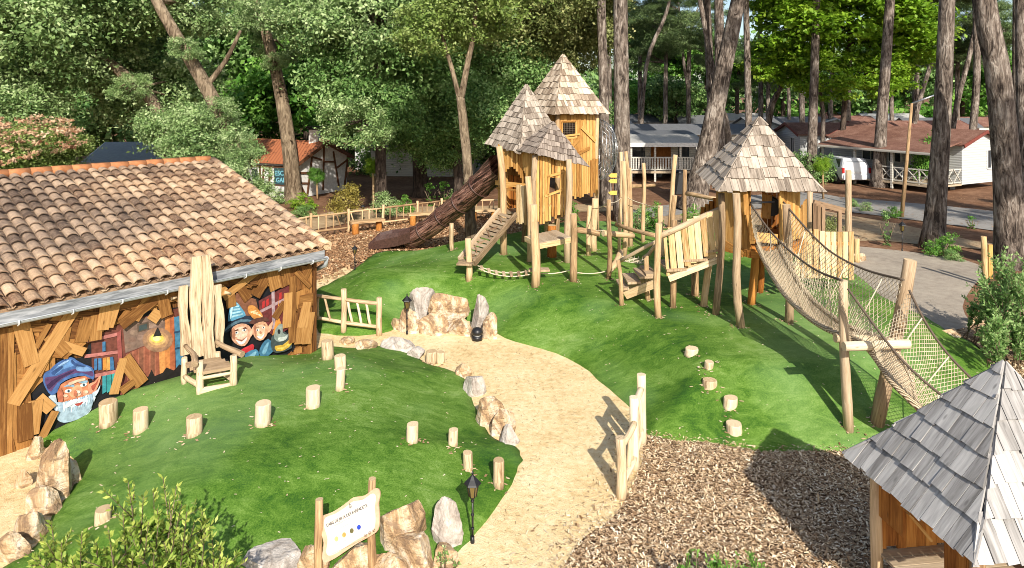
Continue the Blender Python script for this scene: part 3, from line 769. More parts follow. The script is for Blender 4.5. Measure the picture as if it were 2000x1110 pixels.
# second elf
mp((.56,.24,.06), [(486,612),(484,600),(492,596),(502,602),(514,618),(500,626)], 2)
for i in range(4): mp((.80,.58,.34), [(489+i*5,612+i*1.5-3),(500+i*4,606+i*4),(501+i*4,608+i*4),(490+i*5,614+i*1.5-2)])
mp((.10,.04,.03), [(486,630),(500,622),(520,620),(526,628),(510,628),(496,634)], 2)
mp((.62,.34,.20), [(494,640),(500,632),(514,628),(522,634),(524,648),(514,664),(502,664),(495,654)], 2)
mp((.76,.50,.34), [(500,640),(512,634),(518,642),(514,656),(504,656)], 2)
for x, y in ((503,645),(515,640)): mp((.85,.85,.80), ell(x,y,3,2,8,-.3)); mp((.03,.03,.03), ell(x,y,1.4,1.6,7))
mp((.85,.84,.78), [(502,656),(510,658),(517,651),(512,661),(505,661)], 2)
mp((.68,.38,.24), [(522,640),(532,628),(533,626),(531,642),(524,650)], 2)
mp((.05,.16,.26), [(506,690),(512,672),(524,662),(532,672),(534,686),(515,700)], 2)
mp((.40,.17,.10), [(495,640),(499,634),(501,648),(499,658)], 2); mp((.12,.04,.02), [(499,640),(505,638),(507,640)]); mp((.12,.04,.02), [(512,635),(517,634),(519,636)]); mp((.50,.22,.12), ell(509,650,2.4,3,7))
mp((.20,.40,.52), [(484,700),(490,692),(500,686),(500,692),(490,702)], 2); mp((.16,.34,.46), [(512,690),(516,678),(524,668),(524,676),(518,692)], 2)
# dark bird like figure with yellow scarf
mp((.05,.07,.07), [(530,660),(540,650),(556,648),(566,660),(570,680),(540,690),(530,680)], 2)
mp((.25,.30,.27), [(537,646),(545,634),(552,634),(552,650),(562,654),(564,650),(560,662),(545,668),(536,662)], 2); mp((.50,.55,.50), [(543,660),(556,658),(562,653),(558,664),(546,667)], 2)
mp((.02,.02,.02), ell(545,648,3,5,8)); mp((.60,.38,.05), [(537,676),(552,674),(564,664),(574,658),(570,672),(556,684),(540,686)], 2)
mp((.75,.55,.12), [(540,680),(554,678),(566,668),(562,676),(550,683)], 2)
mb_m.build('mural', mats_m, workshop)

# splintered cladding
mur = np.array(mu_px_l, float)
cl = MB(12); clite = MB(13)
def fboard(mb, a_, b2, wpx, off=.03, th=.025, tone=None):
    P0 = FP(a_[0], a_[1], off); P1 = FP(b2[0], b2[1], off)
    k = 1333/((P0.y+P1.y)/2)
    ang = (P1-P0).normalized(); 
    mb.beam(P0, P1, wpx/k*(1.0 if abs(ang.z) < .6 else 1.18), th, up=FN3, tone=tone, taper=mb.r.uniform(.8, 1.1))
# backing boards (short, vertical or slightly tilted) everywhere outside the mural
def eav_v(u): return 500+(612-u)*.203
def base_v(u): return 690+(612-u)*.327
rr = random.Random(5)
for layer in range(3):
    for i in range(330):
        u = rr.uniform(-60, 612); v = rr.uniform(eav_v(u)-8, base_v(u)+20)
        ang = rr.choice([rr.gauss(0, .12), rr.gauss(0, .12), rr.gauss(.6, .3), rr.gauss(-.5, .3), rr.gauss(1.57, .1)])
        L = rr.uniform(28, 62)*(1.3-.5*u/612); du = math.sin(ang)*L/2; dv = math.cos(ang)*L/2
        ok = True
        for t in (-1, -.5, 0, .5, 1):
            x, y = u+du*t, v-dv*t
            if poly_dist(mur, x, y)[0] > -3 or y < eav_v(x)-4 or x > 608: ok = False; break
        if not ok: continue
        fboard(cl, (u-du, v+dv), (u+du, v-dv), rr.uniform(14, 24)*(1.2-.4*u/612), .012+.022*layer+rr.uniform(0, .012), .02)
cl.build('cladding', M['clad'], workshop)
big = [((25,790),(145,603),20),((72,735),(125,630),12),((62,712),(36,612),22),((114,672),(165,688),17),((96,632),(70,680),9),((158,668),(172,620),20),((186,665),(190,615),18),
 ((236,636),(330,565),20),((212,640),(228,590),14),((200,645),(210,585),18),((262,625),(295,575),16),((295,612),(312,622),18),((326,618),(316,575),18),((222,770),(241,700),14),((241,700),(278,750),22),((236,765),(262,745),16),
 ((50,860),(48,790),22),((62,850),(70,782),20),((82,855),(108,803),12),((100,800),(74,778),18),
 ((436,582),(510,525),14),((452,600),(448,565),16),((485,585),(468,560),16),((500,580),(526,535),14),((510,560),(530,520),18),((540,565),(530,520),22),((560,558),(552,520),20),
 ((570,670),(572,540),13),((578,530),(606,560),10),((592,545),(606,520),14),((560,640),(563,572),15),((536,622),(556,590),12),((585,590),(610,585),24),((590,640),(600,590),18),((598,672),(608,610),16),((583,672),(590,625),16),
 ((3,905),(8,640),12),((14,900),(20,640),12),((28,905),(6,800),10),((27,860),(24,690),9),((-20,900),(-12,640),16),
 ((40,640),(95,640),16),((60,600),(130,596),12),((150,600),(200,590),16),((95,655),(130,690),18),((130,640),(120,690),14),((415,590),(440,560),14)]
for a_, b2, wpx in big:
    clite = MB(rr.random()); fboard(clite, a_, b2, wpx, .075+rr.uniform(0, .02), .028); clite.build('plank', M['clad_lite'], workshop)
cp = MB(14)
P = FE3+FN3*.05+FD3*.0
for i, t in enumerate((.0, .11)):
    cp.beam(FE3+FN3*.04-FD3*t, FE3+FN3*.04-FD3*t+V(0,0,2.1), .09, .03, up=FN3)
for s_ in range(10):
    cp.beam(FE3+FD3*.01-FN3*(.05+s_*.16), FE3+FD3*.01-FN3*(.05+s_*.16)+V(0,0,2.1), .13, .025, up=FD3)
cp.build('corner_board', M['clad'], workshop)
for a_, b2 in ((FP(334,584,.1), FP(345,581,.1)), (FP(450,574,.1), FP(438,571,.1))): hk = MB(); hk.tube([a_, b2], .03, 8); hk.build('wall_peg', M['log_pale'], workshop)

# ------------------------------------------------------------ throne
fL, fR = G(391, 768), G(457, 751)
thr = empty('giant_throne', (fL+fR)/2-FN3*.3, 'oversized rustic wooden throne with four tall wavy back slabs in front of the mural', 'chair')
def slab(mb, u0, v0, u1, v1, w0, w1, D0, th=.05, wav=.13, n=14, ph=0):
    L_ = []; R_ = []; nn = FN3
    for i in range(n+1):
        t = i/n; p = W(u0+(u1-u0)*t, v0+(v1-v0)*t, D0)
        wd = (w0+(w1-w0)*t)*(1+wav*math.sin(t*9+ph)+wav*.4*math.sin(t*19+ph*2)); c = .015*math.sin(t*7+ph)
        L_.append(p-FD3*(wd/2-c)); R_.append(p+FD3*(wd/2+c))
    off = mb.r.random()*9; tone = mb.r.uniform(.35, .65); LL = (W(u1, v1, D0)-W(u0, v0, D0)).length
    for i in range(n):
        y0, y1 = off+LL*i/n, off+LL*(i+1)/n; a1, b1, c1, d1 = L_[i], R_[i], R_[i+1], L_[i+1]
        mb.face([a1+nn*th, b1+nn*th, c1+nn*th, d1+nn*th], [(off, y0), (off+w0, y0), (off+w0, y1), (off, y1)], tone)
        mb.face([b1, a1, d1, c1], [(off, y0), (off+w0, y0), (off+w0, y1), (off, y1)], tone)
        mb.face([a1, a1+nn*th, d1+nn*th, d1], [(off, y0), (off+.05, y0), (off+.05, y1), (off, y1)], 0)
        mb.face([b1+nn*th, b1, c1, c1+nn*th], [(off, y0), (off+.05, y0), (off+.05, y1), (off, y1)], 0)
    for k in (0, n): mb.face([L_[k], R_[k], R_[k]+nn*th, L_[k]+nn*th], None, tone)
for (u0, v0, u1, v1, w0, w1, ph, D_) in ((361,692,356,558,.16,.135,0,12.10),(384,697,380,501,.20,.175,1.5,12.16),(409,699,401,498,.20,.165,3,12.27),(429,676,424,556,.15,.13,4.4,12.42)):
    m = MB(); slab(m, u0, v0, u1, v1, w0, w1, D_, ph=ph, th=.045+.02*rnd.random()); m.build('back_slab', M['stump'], thr, fix=True)
zs = W(420, 712, 11.8).z; bL, bR = fL-FN3*.62, fR-FN3*.62
def zz_(p, z): return V(p.x, p.y, z)
for f_, b2, s_ in ((fL, bL, -1), (fR, bR, 1)):
    m = MB(); m.log(f_-V(0,0,.05), zz_(f_-FN3*.02, zs+.20), .062, .055, .03); m.build('leg', M['stump'], thr)
    m = MB(); m.log(zz_(b2, hz(b2.x, b2.y)-.03), zz_(b2, zs+.1), .055); m.build('leg', M['stump'], thr)
    m = MB(); m.log(zz_(b2-FD3*.02*s_, zs+.30), zz_(f_+FD3*.12*s_+FN3*.06, zs+.20), .036, .055, .10, n=8); m.build('armrest', M['log_grey'], thr)
m = MB()
for i in range(4): o_ = FN3*(.10+.155*i); m.beam(zz_(bL+o_-FD3*.02, zs), zz_(bR+o_+FD3*.02, zs), .15, .05, tone=.4+.1*(i % 2))
m.build('seat', M['log_grey'], thr)
for p, q_, z, r_ in ((fL, fR, -.30, .055), (fL, fR, -.09, .03), (fL, bL, -.22, .05), (fR, bR, -.22, .045)):
    m = MB(); m.log(zz_(p, zs+z), zz_(q_, zs+z), r_, None, .02); m.build('stretcher', M['stump'], thr)

# ------------------------------------------------------------ stumps
stumps = [
 (202,840,780,34,'wide log stump nearest the bearded gnome painting'),
 (267,852,796,27,'split topped log stump second in the row from the bearded gnome painting'),
 (373,859,811,29,'short log stump third in the row from the bearded gnome painting'),
 (507,838,783,32,'bulging log stump alone below the throne on the near turf hill'),
 (607,802,754,29,'stout log stump left of the tall narrow stump pair'),
 (661,767,718,18,'tall narrow log stump standing just in front of another stump'),
 (662,727,693,22,'log stump half hidden behind the tall narrow stump'),
 (638,706,663,23,'log stump nearest the right corner of the tiled hall'),
 (840,713,683,22,'left log stump of the touching pair at the turf edge by the sand path'),
 (859,713,685,18,'right log stump of the touching pair at the turf edge by the sand path'),
 (803,869,826,24,'cleft log stump in the middle of the near turf hill slope'),
 (884,875,838,19,'small narrow log stump between the cleft stump and the edging rocks'),
 (914,924,882,20,'log stump just behind the nearest lantern'),
 (973,958,896,23,'tall log stump at the turf tip beside the sand path'),
 (192,1030,992,31,'hollow log stump behind the leafy foreground shrub'),
 (1352,699,677,25,'topmost stepping log on the slope of the big turf mound'),
 (1386,724,706,18,'smallest stepping log below the topmost one on the mound slope'),
 (1389,765,739,27,'middle stepping log of the five on the mound slope'),
 (1429,805,774,27,'stepping log second from the woodchips on the mound slope'),
 (1440,855,823,32,'lowest stepping log nearest the woodchips'),
]
BASES = []
for i, (u, vb, vt, wp, lab) in enumerate(stumps):
    g_ = G(u, vb-2); BASES.append((g_.x, g_.y+wp/2*g_.y/FPX, wp/2*g_.y/FPX)); r = wp/2*g_.y/FPX; top = W(u, vt+r*.35*FPX/g_.y*.6, g_.y+r)
    m = MB(100+i); lean = rnd.uniform(-.03, .03)
    h_ = max(.12, top.z-g_.z)
    p0 = g_+V(0, r, -.04); p1 = p0+V(lean, rnd.uniform(-.02, .02), h_+.04)
    m.tube([p0, p0.lerp(p1, .3), p0.lerp(p1, .65), p1-V(0,0,.012), p1], [r*1.04, r*.99, r*1.0, r*.98, r*.94], 16, wob=.09, capmi=1)
    o = m.build('log_stump', [M['stump'], M['log_end']], at=p0+V(0, 0, .04))
    tag(o, lab, 'log stump', 'log stumps on the near turf hill' if i < 15 else 'stepping logs on the mound slope')

# ------------------------------------------------------------ lanterns
def lantern(u, vb, vt, lab, flatz=True):
    g_ = G(u, vb); h = (vb-vt)/FPX*g_.y
    root = empty('garden_lantern', g_, lab, 'lantern', 'black lanterns on stakes')
    hh = h*.40; ph = h-hh
    m = MB(); m.tube([g_-V(0,0,.03), g_+V(0,0,.08)], [.028, .022], 10); m.tube([g_+V(0,0,.05), g_+V(0,0,ph)], .013, 8)
    for z in (.3, .62, .94): m.tube([g_+V(0,0,ph*z), g_+V(0,0,ph*z+.025)], .02, 8)
    m.build('pole', M['black'], root)
    z0 = g_+V(0, 0, ph); w0, w1 = hh*.13, hh*.21
    m = MB(); m.tube([z0, z0+V(0,0,hh*.1)], [.02, w0], 6, smooth=False)
    for k in range(6):
        a_ = 2*math.pi*k/6; m.tube([z0+V(math.cos(a_)*w0, math.sin(a_)*w0, hh*.1), z0+V(math.cos(a_)*w1, math.sin(a_)*w1, hh*.55)], .006, 4)
        a2 = 2*math.pi*(k+1)/6; m.tube([z0+V(math.cos(a_)*w1, math.sin(a_)*w1, hh*.55), z0+V(math.cos(a2)*w1, math.sin(a2)*w1, hh*.55)], .007, 4)
    hd = m.build('lamp_frame', M['black'], root)
    m = MB(); m.tube([z0+V(0,0,hh*.1), z0+V(0,0,hh*.55)], [w0*.93, w1*.93], 6, smooth=False); m.build('glass', M['amber'], hd)
    m = MB(); m.tube([z0+V(0,0,hh*.54), z0+V(0,0,hh*.60), z0+V(0,0,hh*.72), z0+V(0,0,hh*.84)], [w1*1.45, w1*1.3, w1*.7, .012], 6, smooth=False)
    m.tube([z0+V(0,0,hh*.84), z0+V(0,0,hh*.9), z0+V(0,0,hh)], [.01, .016, .003], 6); m.build('cap', M['black'], root)
lantern(923, 1060, 919, 'black lantern on a stake at the tip of the near turf hill')
lantern(795, 653, 573, 'black lantern on a stake left of the stacked boulders')
lantern(693, 527, 477, 'black lantern on a stake in the bark chips beside the tiled hall')
lantern(1762, 490, 429, 'black lantern on a stake beside the grey path near a pine trunk')
lantern(709, 434, 397, 'distant black lantern behind the back rustic fence')
g_ = G(932, 664)
root = empty('ground_spotlight', g_, 'squat black domed spotlight on the sand by the boulders', 'spotlight')
m = MB(); m.tube([g_, g_+V(0,0,.10)], .12, 16); m.build('base', M['black'], root)
m = MB(); m.tube([g_+V(0,0,.135), g_+V(0,0,.19), g_+V(0,0,.25), g_+V(0,0,.28)], [.125, .13, .10, .03], 16); m.build('dome', M['black'], root)
m = MB(); m.tube([g_+V(0,0,.10), g_+V(0,0,.135)], .09, 12)
m.build('lens', M['white'], root)

# ------------------------------------------------------------ boulders
import bmesh
def boulder(u, vb, wm, dm, hm, lab, mat='rock', grp='pale boulders edging the turf', rz=0, seed=0, name='boulder', sink=.2, xyz=None, cuts=22):
    g_ = G(u, vb) if xyz is None else Vector(xyz)
    c = g_+V(0, dm*.4, 0)
    r_ = random.Random(seed*13+5)
    bm = bmesh.new(); bmesh.ops.create_icosphere(bm, subdivisions=5, radius=1)
    pl = []
    for _ in range(cuts):
        n = Vector((r_.gauss(0, 1), r_.gauss(0, 1), r_.gauss(0, .8))).normalized(); pl.append((n, r_.uniform(.50, .85)))
    from mathutils import noise
    so = Vector((seed*3.7, seed*1.9, 0))
    for v in bm.verts:
        p = v.co.copy()
        for n, d in pl:
            k_ = p.dot(n)-d
            if k_ > 0: p -= n*k_
        p *= 1+.07*noise.noise(p*1.7+so)+.035*noise.noise(p*5+so)+.02*noise.noise(p*13+so)
        v.co = Vector((p.x*wm/2/.85, p.y*dm/2/.85, p.z*hm/.85/(1+sink)))
    bmesh.ops.rotate(bm, verts=bm.verts, cent=(0, 0, 0), matrix=Matrix.Rotation(rz, 3, 'Z'))
    me = bpy.data.meshes.new(name); bm.to_mesh(me); bm.free()
    for i, p in enumerate(me.polygons): p.use_smooth = False
    me.materials.append(M[mat])
    o = bpy.data.objects.new(name, me); COL.objects.link(o); o.location = (c.x, c.y, g_.z+hm*.08)
    return tag(o, lab, 'boulder', grp)
def bpx(u, vb, wpx, vt, lab, mat='rock', rz=0, seed=0, dm=None, sink=.2):
    g_ = G(u, vb-6); k = g_.y/FPX; wm = wpx*k; d = dm or wm*.7
    dv = (vb-vt); hm = max(.14, dv*k*1.0-d*.42*5/g_.y)
    return boulder(u, vb-6, wm, d, hm, lab, mat, rz=rz, seed=seed, sink=sink, cuts=13)
for (u, D_, z, w_, d_, h_, rz_, sd_, mt, lab) in ((824,16.1,.10,.66,.5,.86,.5,1,'rock_grey','dark cornered slanting boulder at the back left of the stack by the lantern'),(877,15.7,.34,.84,.42,.62,.25,2,'rock','big ochre faced boulder on top of the stack by the lantern'),
  (800,15.5,0,.62,.5,.52,-.3,3,'rock','low sandy boulder at the left foot of the stack by the lantern'),(850,15.35,0,.72,.5,.42,.1,4,'rock','low wide boulder in front of the stack by the lantern'),(902,15.3,0,.62,.5,.36,-.2,5,'rock','small flat boulder between stack and the black spotlight'),
  (937,15.5,.05,.46,.4,.74,.5,6,'rock_grey','pointed pale boulder behind the black spotlight'),(958,15.1,0,.36,.4,.52,.2,7,'rock','upright boulder right of the black spotlight'),(775,15.6,0,.3,.3,.26,.3,36,'rock','small boulder just left of the lantern by the stack')):
    D_ += .45; boulder(0, 0, w_, d_, h_, lab, mt, rz=rz_, seed=sd_, xyz=((u-1000)/FPX*D_, D_-d_*.4, z), cuts=11)
bpx(676,680,32,666,'small brown rock embedded in sand near the hall corner',seed=8)
bpx(713,688,42,670,'flat brown rock embedded in sand right of the hall corner',seed=9)
bpx(775,690,64,665,'long flat grey rock at the back edge of the near turf hill','rock_grey',seed=10,rz=-.3)
bpx(808,704,40,684,'low grey rock left of the touching stumps','rock_grey',seed=11)
bpx(903,742,34,716,'small red brown rock at the top of the path edging row',seed=12)
bpx(930,780,56,728,'jagged grey slab at the top of the path edging row','rock_grey',seed=13,rz=.6)
bpx(954,840,62,785,'ochre faced boulder bulging into the turf beside the sand path',seed=15,rz=.3)
bpx(985,858,54,800,'dark seamed boulder in the lower path edging row',seed=16,rz=.7)
bpx(992,873,48,838,'pale wedge shaped rock at the lower end of the path edging row','rock_grey',seed=17,rz=.8)
bpx(100,985,84,868,'large ochre boulder at the left turf edge below the hall corner',seed=18,rz=-.5)
bpx(62,905,44,862,'small pale boulder touching the hall base',seed=19)
bpx(125,960,52,890,'brown seamed boulder pressed against the left turf edge',seed=20,rz=.4)
bpx(70,1015,70,960,'cracked boulder on the left sand slope',seed=21,rz=-.4)
bpx(40,960,34,925,'small white rock on the left sand',seed=22)
bpx(52,1065,84,1000,'sandy ochre boulder low on the left slope',seed=23,rz=-.6)
bpx(12,1108,60,1050,'pale boulder in the bottom left corner',seed=24)
bpx(528,1128,150,1070,'wide smooth grey white boulder at the bottom edge','rock_grey',seed=25,dm=.55)
bpx(605,1140,60,1045,'ochre boulder behind the left sign post',seed=26)
bpx(775,1085,105,978,'large ochre topped boulder right of the sign panel',seed=27,rz=.3)
bpx(868,1075,66,984,'pointed grey boulder between the sign and the nearest lantern','rock_grey',seed=28,rz=.5,dm=.3)
bpx(690,1150,120,1060,'rough boulder below the sign panel',seed=29)
bpx(810,1130,100,1040,'white and rust streaked boulder at the bottom right of the sign',seed=30)
bpx(870,1120,70,1065,'low ochre boulder below the pointed grey boulder',seed=31)
bpx(745,1165,90,1090,'sandy boulder cut by the bottom edge below the sign',seed=32)
bpx(1682,517,28,500,'lone pale boulder behind the picket panel',seed=33)
bpx(1915,640,30,618,'pale boulder half covered by the right shrub',seed=34)
bpx(1860,662,40,650,'flat pale rock at the right turf edge',seed=35)

# ------------------------------------------------------------ play structures
def clip_poly(P, a, b, c):
    """keep a*x+b*y<=c"""
    out = []
    for i in range(len(P)):
        p, q = P[i], P[(i+1) % len(P)]
        dp, dq = a*p[0]+b*p[1]-c, a*q[0]+b*q[1]-c
        if dp <= 0: out.append(p)
        if (dp < 0 < dq) or (dq < 0 < dp):
            t = dp/(dp-dq); out.append((p[0]+(q[0]-p[0])*t, p[1]+(q[1]-p[1])*t))
    return out
def shingle_roof(mb, apex, C, wsh=.14, course=.25, over=.05, th=.018, jit=.03, faces=None):
    apex = Vector(apex); C = [Vector(c) for c in C]; n = len(C); cen = sum(C, Vector())/n
    for i in range(n):
        if faces and i not in faces: continue
        c0, c1 = C[i], C[(i+1) % n]
        ex = (c1-c0); Lx = ex.length; ex = ex/Lx
        ax = (apex-c0).dot(ex); foot = c0+ex*ax; ey = apex-foot; Ly = ey.length; ey = ey/Ly
        nn = ex.cross(ey)
        if nn.dot(foot-cen) < 0: nn = -nn
        # under sheet
        mb.face([c0, c1, apex] if (c1-c0).cross(apex-c0).dot(nn) > 0 else [c1, c0, apex], None, .1)
        rows = int(math.ceil(Ly/course))
        # hips half planes: left line through (0,0)-(ax,Ly); right line (Lx,0)-(ax,Ly), moved out a little
        def hp(x0, y0, x1, y1, inside):
            a, b = (y1-y0), -(x1-x0); c = a*x0+b*y0
            if a*inside[0]+b*inside[1]-c > 0: a, b, c = -a, -b, -c
            k = math.hypot(a, b); return a/k, b/k, c/k+.012
        H1 = hp(0, 0, ax, Ly, (Lx*.5, Ly*.2)); H2 = hp(Lx, 0, ax, Ly, (Lx*.5, Ly*.2))
        for r in range(rows):
            y0 = r*course-(over if r == 0 else 0)
            x = -over*2+mb.r.uniform(-.5, 0)*wsh
            while x < Lx+over*2:
                w_ = wsh*mb.r.uniform(.75, 1.3); yb = y0+mb.r.uniform(-jit, jit)*(1 if r else .8); L = course*1.45
                tilt = mb.r.uniform(-.02, .02)
                P = [(x+.003, yb+tilt*.3), (x+w_-.003, yb-tilt*.3), (x+w_-.003, yb+L), (x+.003, yb+L)]
                if r == 0:
                    P = [(px_, py_) for px_, py_ in P]
                    k1 = (H1[0], H1[1], H1[2]+over*.6); k2 = (H2[0], H2[1], H2[2]+over*.6)
                else: k1, k2 = H1, H2
                P = clip_poly(P, *k1); P = clip_poly(P, *k2) if len(P) > 2 else P
                P = clip_poly(P, 0, 1, Ly+.02) if len(P) > 2 else P
                if len(P) > 2:
                    t = mb.r.random(); off = mb.r.random()*9; lift = mb.r.uniform(.028, .042)
                    low = [c0+ex*a+ey*b+nn*(.004+lift*max(0, 1-(b-yb)/L)) for a, b in P]
                    top = [q+nn*th for q in low]
                    flip = (top[1]-top[0]).cross(top[2]-top[1]).dot(nn) < 0
                    uv = [(off+a, off+b) for a, b in P]
                    if flip: mb.face(top[::-1], uv[::-1], t)
                    else: mb.face(top, uv, t)
                    m_ = len(P)
                    for j in range(m_):
                        a, b = j, (j+1) % m_
                        q = [low[a], low[b], top[b], top[a]]
                        if flip: q = q[::-1]
                        mb.face(q, [(off, off), (off+.02, off), (off+.02, off+.02), (off, off+.02)], max(0, t-.2))
                x += w_
def pwall(mb, p0, p1, z0, z1, w_=.11, gap=.012, th=.03, holes=(), jb=.06, jt=.02, lean=.0, nrm=None):
    """vertical planks between ground points p0,p1; z0,z1 scalar or (start,end) or function of s"""
    p0 = Vector((p0[0], p0[1], 0)); p1 = Vector((p1[0], p1[1], 0)); d = p1-p0; L = d.length; d = d/L
    n = Vector((d.y, -d.x, 0)) if nrm is None else nrm
    f = lambda z, s: z(s) if callable(z) else (z[0]+(z[1]-z[0])*s if hasattr(z, '__len__') else z)
    x = 0
    while x < L-.02:
        ww = min(w_*mb.r.uniform(.8, 1.2), L-x); s = (x+ww/2)/L
        a, b = f(z0, s)+mb.r.uniform(-jb, jb), f(z1, s)+mb.r.uniform(-jt, jt)
        segs = [(a, b)]
        for (s0, s1, h0, h1) in holes:
            if s0 < s < s1:
                hh0, hh1 = h0, h1(s) if callable(h1) else h1
                new = []
                for (c, e) in segs:
                    if hh0 > c: new.append((c, min(hh0, e)))
                    if hh1 < e: new.append((max(hh1, c), e))
                segs = new
        ln = mb.r.uniform(-lean, lean); t = mb.r.random()
        for c, e in segs:
            if e-c < .03: continue
            q0 = p0+d*(x+ww/2)+V(0, 0, c)+n*mb.r.uniform(-.006, .006); q1 = p0+d*(x+ww/2+ln)+V(0, 0, e)
            mb.beam(q0, q1, ww-gap, th, up=n, tone=t, taper=mb.r.uniform(.94, 1.04))
        x += ww
def post(parent, ub, vb, ut, vt, wpx, dd=0.0, name='post', mat='log', z_extra=0, bend=.025, ground=True, D=None, capmi=None):
    g_ = G(ub, vb) if D is None else W(ub, vb, D)
    r = wpx/2*g_.y/FPX; m = MB()
    top = W(ut, vt, g_.y+dd)
    if D is None: BASES.append((g_.x, g_.y, r))
    base = g_-V(0, 0, .05) if D is None else g_
    m.log(base, top, r*1.05, r*.92, bend, 10, 6, capmi=1)
    return m.build(name, [M[mat], M['log_end']], parent), g_, top
def plog(parent, u0, v0, D0, u1, v1, D1, wpx, name='beam', mat='log', bend=.03):
    m = MB(); k = (D0+D1)/2/FPX; m.log(W(u0, v0, D0), W(u1, v1, D1), wpx/2*k, wpx/2*k*.93, bend, 9, 6, capmi=1)
    return m.build(name, [M[mat], M['log_end']], parent)
def rope(parent, pts, r=.012, sag=0.0, mat='rope', n=10, name='rope'):
    m = MB(); P = []
    for i in range(len(pts)-1):
        a, b = Vector(pts[i]), Vector(pts[i+1])
        for k in range(n+(1 if i == len(pts)-2 else 0)):
            t = k/n; P.append(a.lerp(b, t)-V(0, 0, sag*4*t*(1-t)))
    m.tube(P, r, 5); return m.build(name, M[mat], parent)
def sq(c, fx, fy):
    """square corners F,R,B,L from centre and offset of F"""
    return [V(c[0]+fx, c[1]+fy, 0), V(c[0]-fy, c[1]+fx, 0), V(c[0]-fx, c[1]-fy, 0), V(c[0]+fy, c[1]-fx, 0)]

# ===== left tower
LT = empty('play_tower', V(1.0, 21.5, .6), 'tall wooden play tower with three shingled peaks and a brown tube slide', 'play tower')
# roof A
cA = (1.75, 23.3); RA = sq(cA, -.36, -1.46)
m = MB(21); shingle_roof(m, V(cA[0], cA[1], 6.85), [p+V(0, 0, 4.88) for p in RA], .135, .235); m.build('roof', M['shingle_tan'], LT)
cB = (.454, 21.6); RB = sq(cB, -.225, -1.25)
m = MB(22); shingle_roof(m, V(cB[0], cB[1], 5.80), [RB[0]+V(0,0,3.78), RB[1]+V(0,0,3.85), RB[2]+V(0,0,3.95), RB[3]+V(0,0,3.95)], .12, .20); m.build('roof', M['shingle'], LT)
cL_, cF_, cR_ = W(1004, 291, 20.7), W(1046, 301, 19.55), W(1144, 323, 19.8)
cBk = cL_+cR_-cF_
m = MB(23); shingle_roof(m, W(1080, 240, 20.5), [cF_, cR_, cBk, cL_], .12, .20); m.build('roof', M['shingle_dark'], LT)
# body A
BA = sq(cA, -.28, -1.12)
nA = Vector((BA[1].y-BA[0].y, -(BA[1].x-BA[0].x), 0)).normalized()
LenA = (BA[1]-BA[0]).length
m = MB(24)
pwall(m, BA[0], BA[1], 3.15, 4.98, .13, holes=[(.11, .44, 4.12, 4.58)], jb=.05)
pwall(m, BA[3], BA[0], 3.15, 4.98, .13); pwall(m, BA[1], BA[2], 3.15, 4.98, .13); pwall(m, BA[2], BA[3], 3.15, 4.98, .13)
m.build('wall', M['plank'], LT)
m = MB(25)
o_ = nA*.05
pwall(m, BA[0]+o_, BA[1]+o_, 2.15, (3.28, 3.32), .105, .02, jb=.09, jt=.05); pwall(m, BA[1], BA[2], 2.2, 3.2, .11, .02, jb=.09)
m.build('slat_skirt', M['plank'], LT)
def onA(u, v, off=.05): return onplane(u, v, BA[0]+nA*off, nA)
m = MB(26)
for a_, b2, wd in (((1136,249),(1163,276),.10),((1131,272),(1116,289),.10),((1152,289),(1128,301),.10),((1103,266),(1132,262),.06)):
    m.beam(onA(*a_), onA(*b2), wd, .03, up=nA)
m.build('brace_board', M['plank'], LT)
m = MB(27)
p00, p10, p11, p01 = BA[0].lerp(BA[1], .10)+V(0,0,4.08), BA[0].lerp(BA[1], .45)+V(0,0,4.08), BA[0].lerp(BA[1], .45)+V(0,0,4.62), BA[0].lerp(BA[1], .10)+V(0,0,4.62)
for a_, b2 in ((p00, p10), (p10, p11), (p11, p01), (p01, p00)): m.beam(a_+nA*.03, b2+nA*.03, .06, .03, up=nA)
wf = m.build('window_frame', M['plank'], LT)
m = MB()
for i in range(1, 9):
    t = i/9; m.tube([p00.lerp(p10, t), p01.lerp(p11, t)], .008, 4); m.tube([p00.lerp(p01, t), p10.lerp(p11, t)], .008, 4)
m.build('window_grille', M['rope_dark'], wf)
m = MB(28); m.prism([p+V(0,0,3.1) for p in BA], V(0, 0, .06)); m.build('floor', M['deck'], LT)
for p in BA:
    m = MB(); g_ = V(p.x, p.y, hz(p.x, p.y)-.05); m.log(g_, p+V(0, 0, 4.9), .085, .075, .012, 10, 6); m.build('post', M['log'], LT)
post(LT, 1160, 490, 1163, 388, 14)
# body B
PL, PF = V(-.43, 21.2, 0), V(.34, 20.6, 0); PR_, PBk = V(1.14, 21.6, 0), V(.37, 22.2, 0)
m = MB(29)
arch = lambda s: 3.30-.9*abs(s-.55)**1.5*1.6
pwall(m, PL, PF, 1.95, 3.92, .085, .01, holes=[(.13, .95, 1.0, arch)], jb=.02)
pwall(m, PBk, PL, 1.7, 3.95, .10, jb=.08); pwall(m, PR_, PBk, 1.7, 3.95, .10, jb=.08, holes=[(.3, .8, 1.9, 3.0)])
m.build('wall', M['plank'], LT)
m = MB(30); nB = Vector((PF.y-PL.y, -(PF.x-PL.x), 0)).normalized()
def onB(u, v, off=.12): return onplane(u, v, PL+nB*off, nB)
m.beam(onB(968, 357), onB(1030, 364), .14, .035, up=nB); m.beam(onB(970, 367), onB(1012, 373), .06, .03, up=nB)
m.beam(onB(978, 392), onB(990, 372), .06, .03, up=nB)
m.build('rail_board', M['plank'], LT)
m = MB(31); q0, q1 = W(1008, 400, 20.2), W(1028, 400, 19.9); pwall(m, q0, q1, 1.72, 2.84, .075, .012, jb=.03); m.build('picket_panel', M['plank_pale'], LT)
post(LT, 984, 497, 975, 286, 13); post(LT, 1036, 511, 1031, 345, 13)
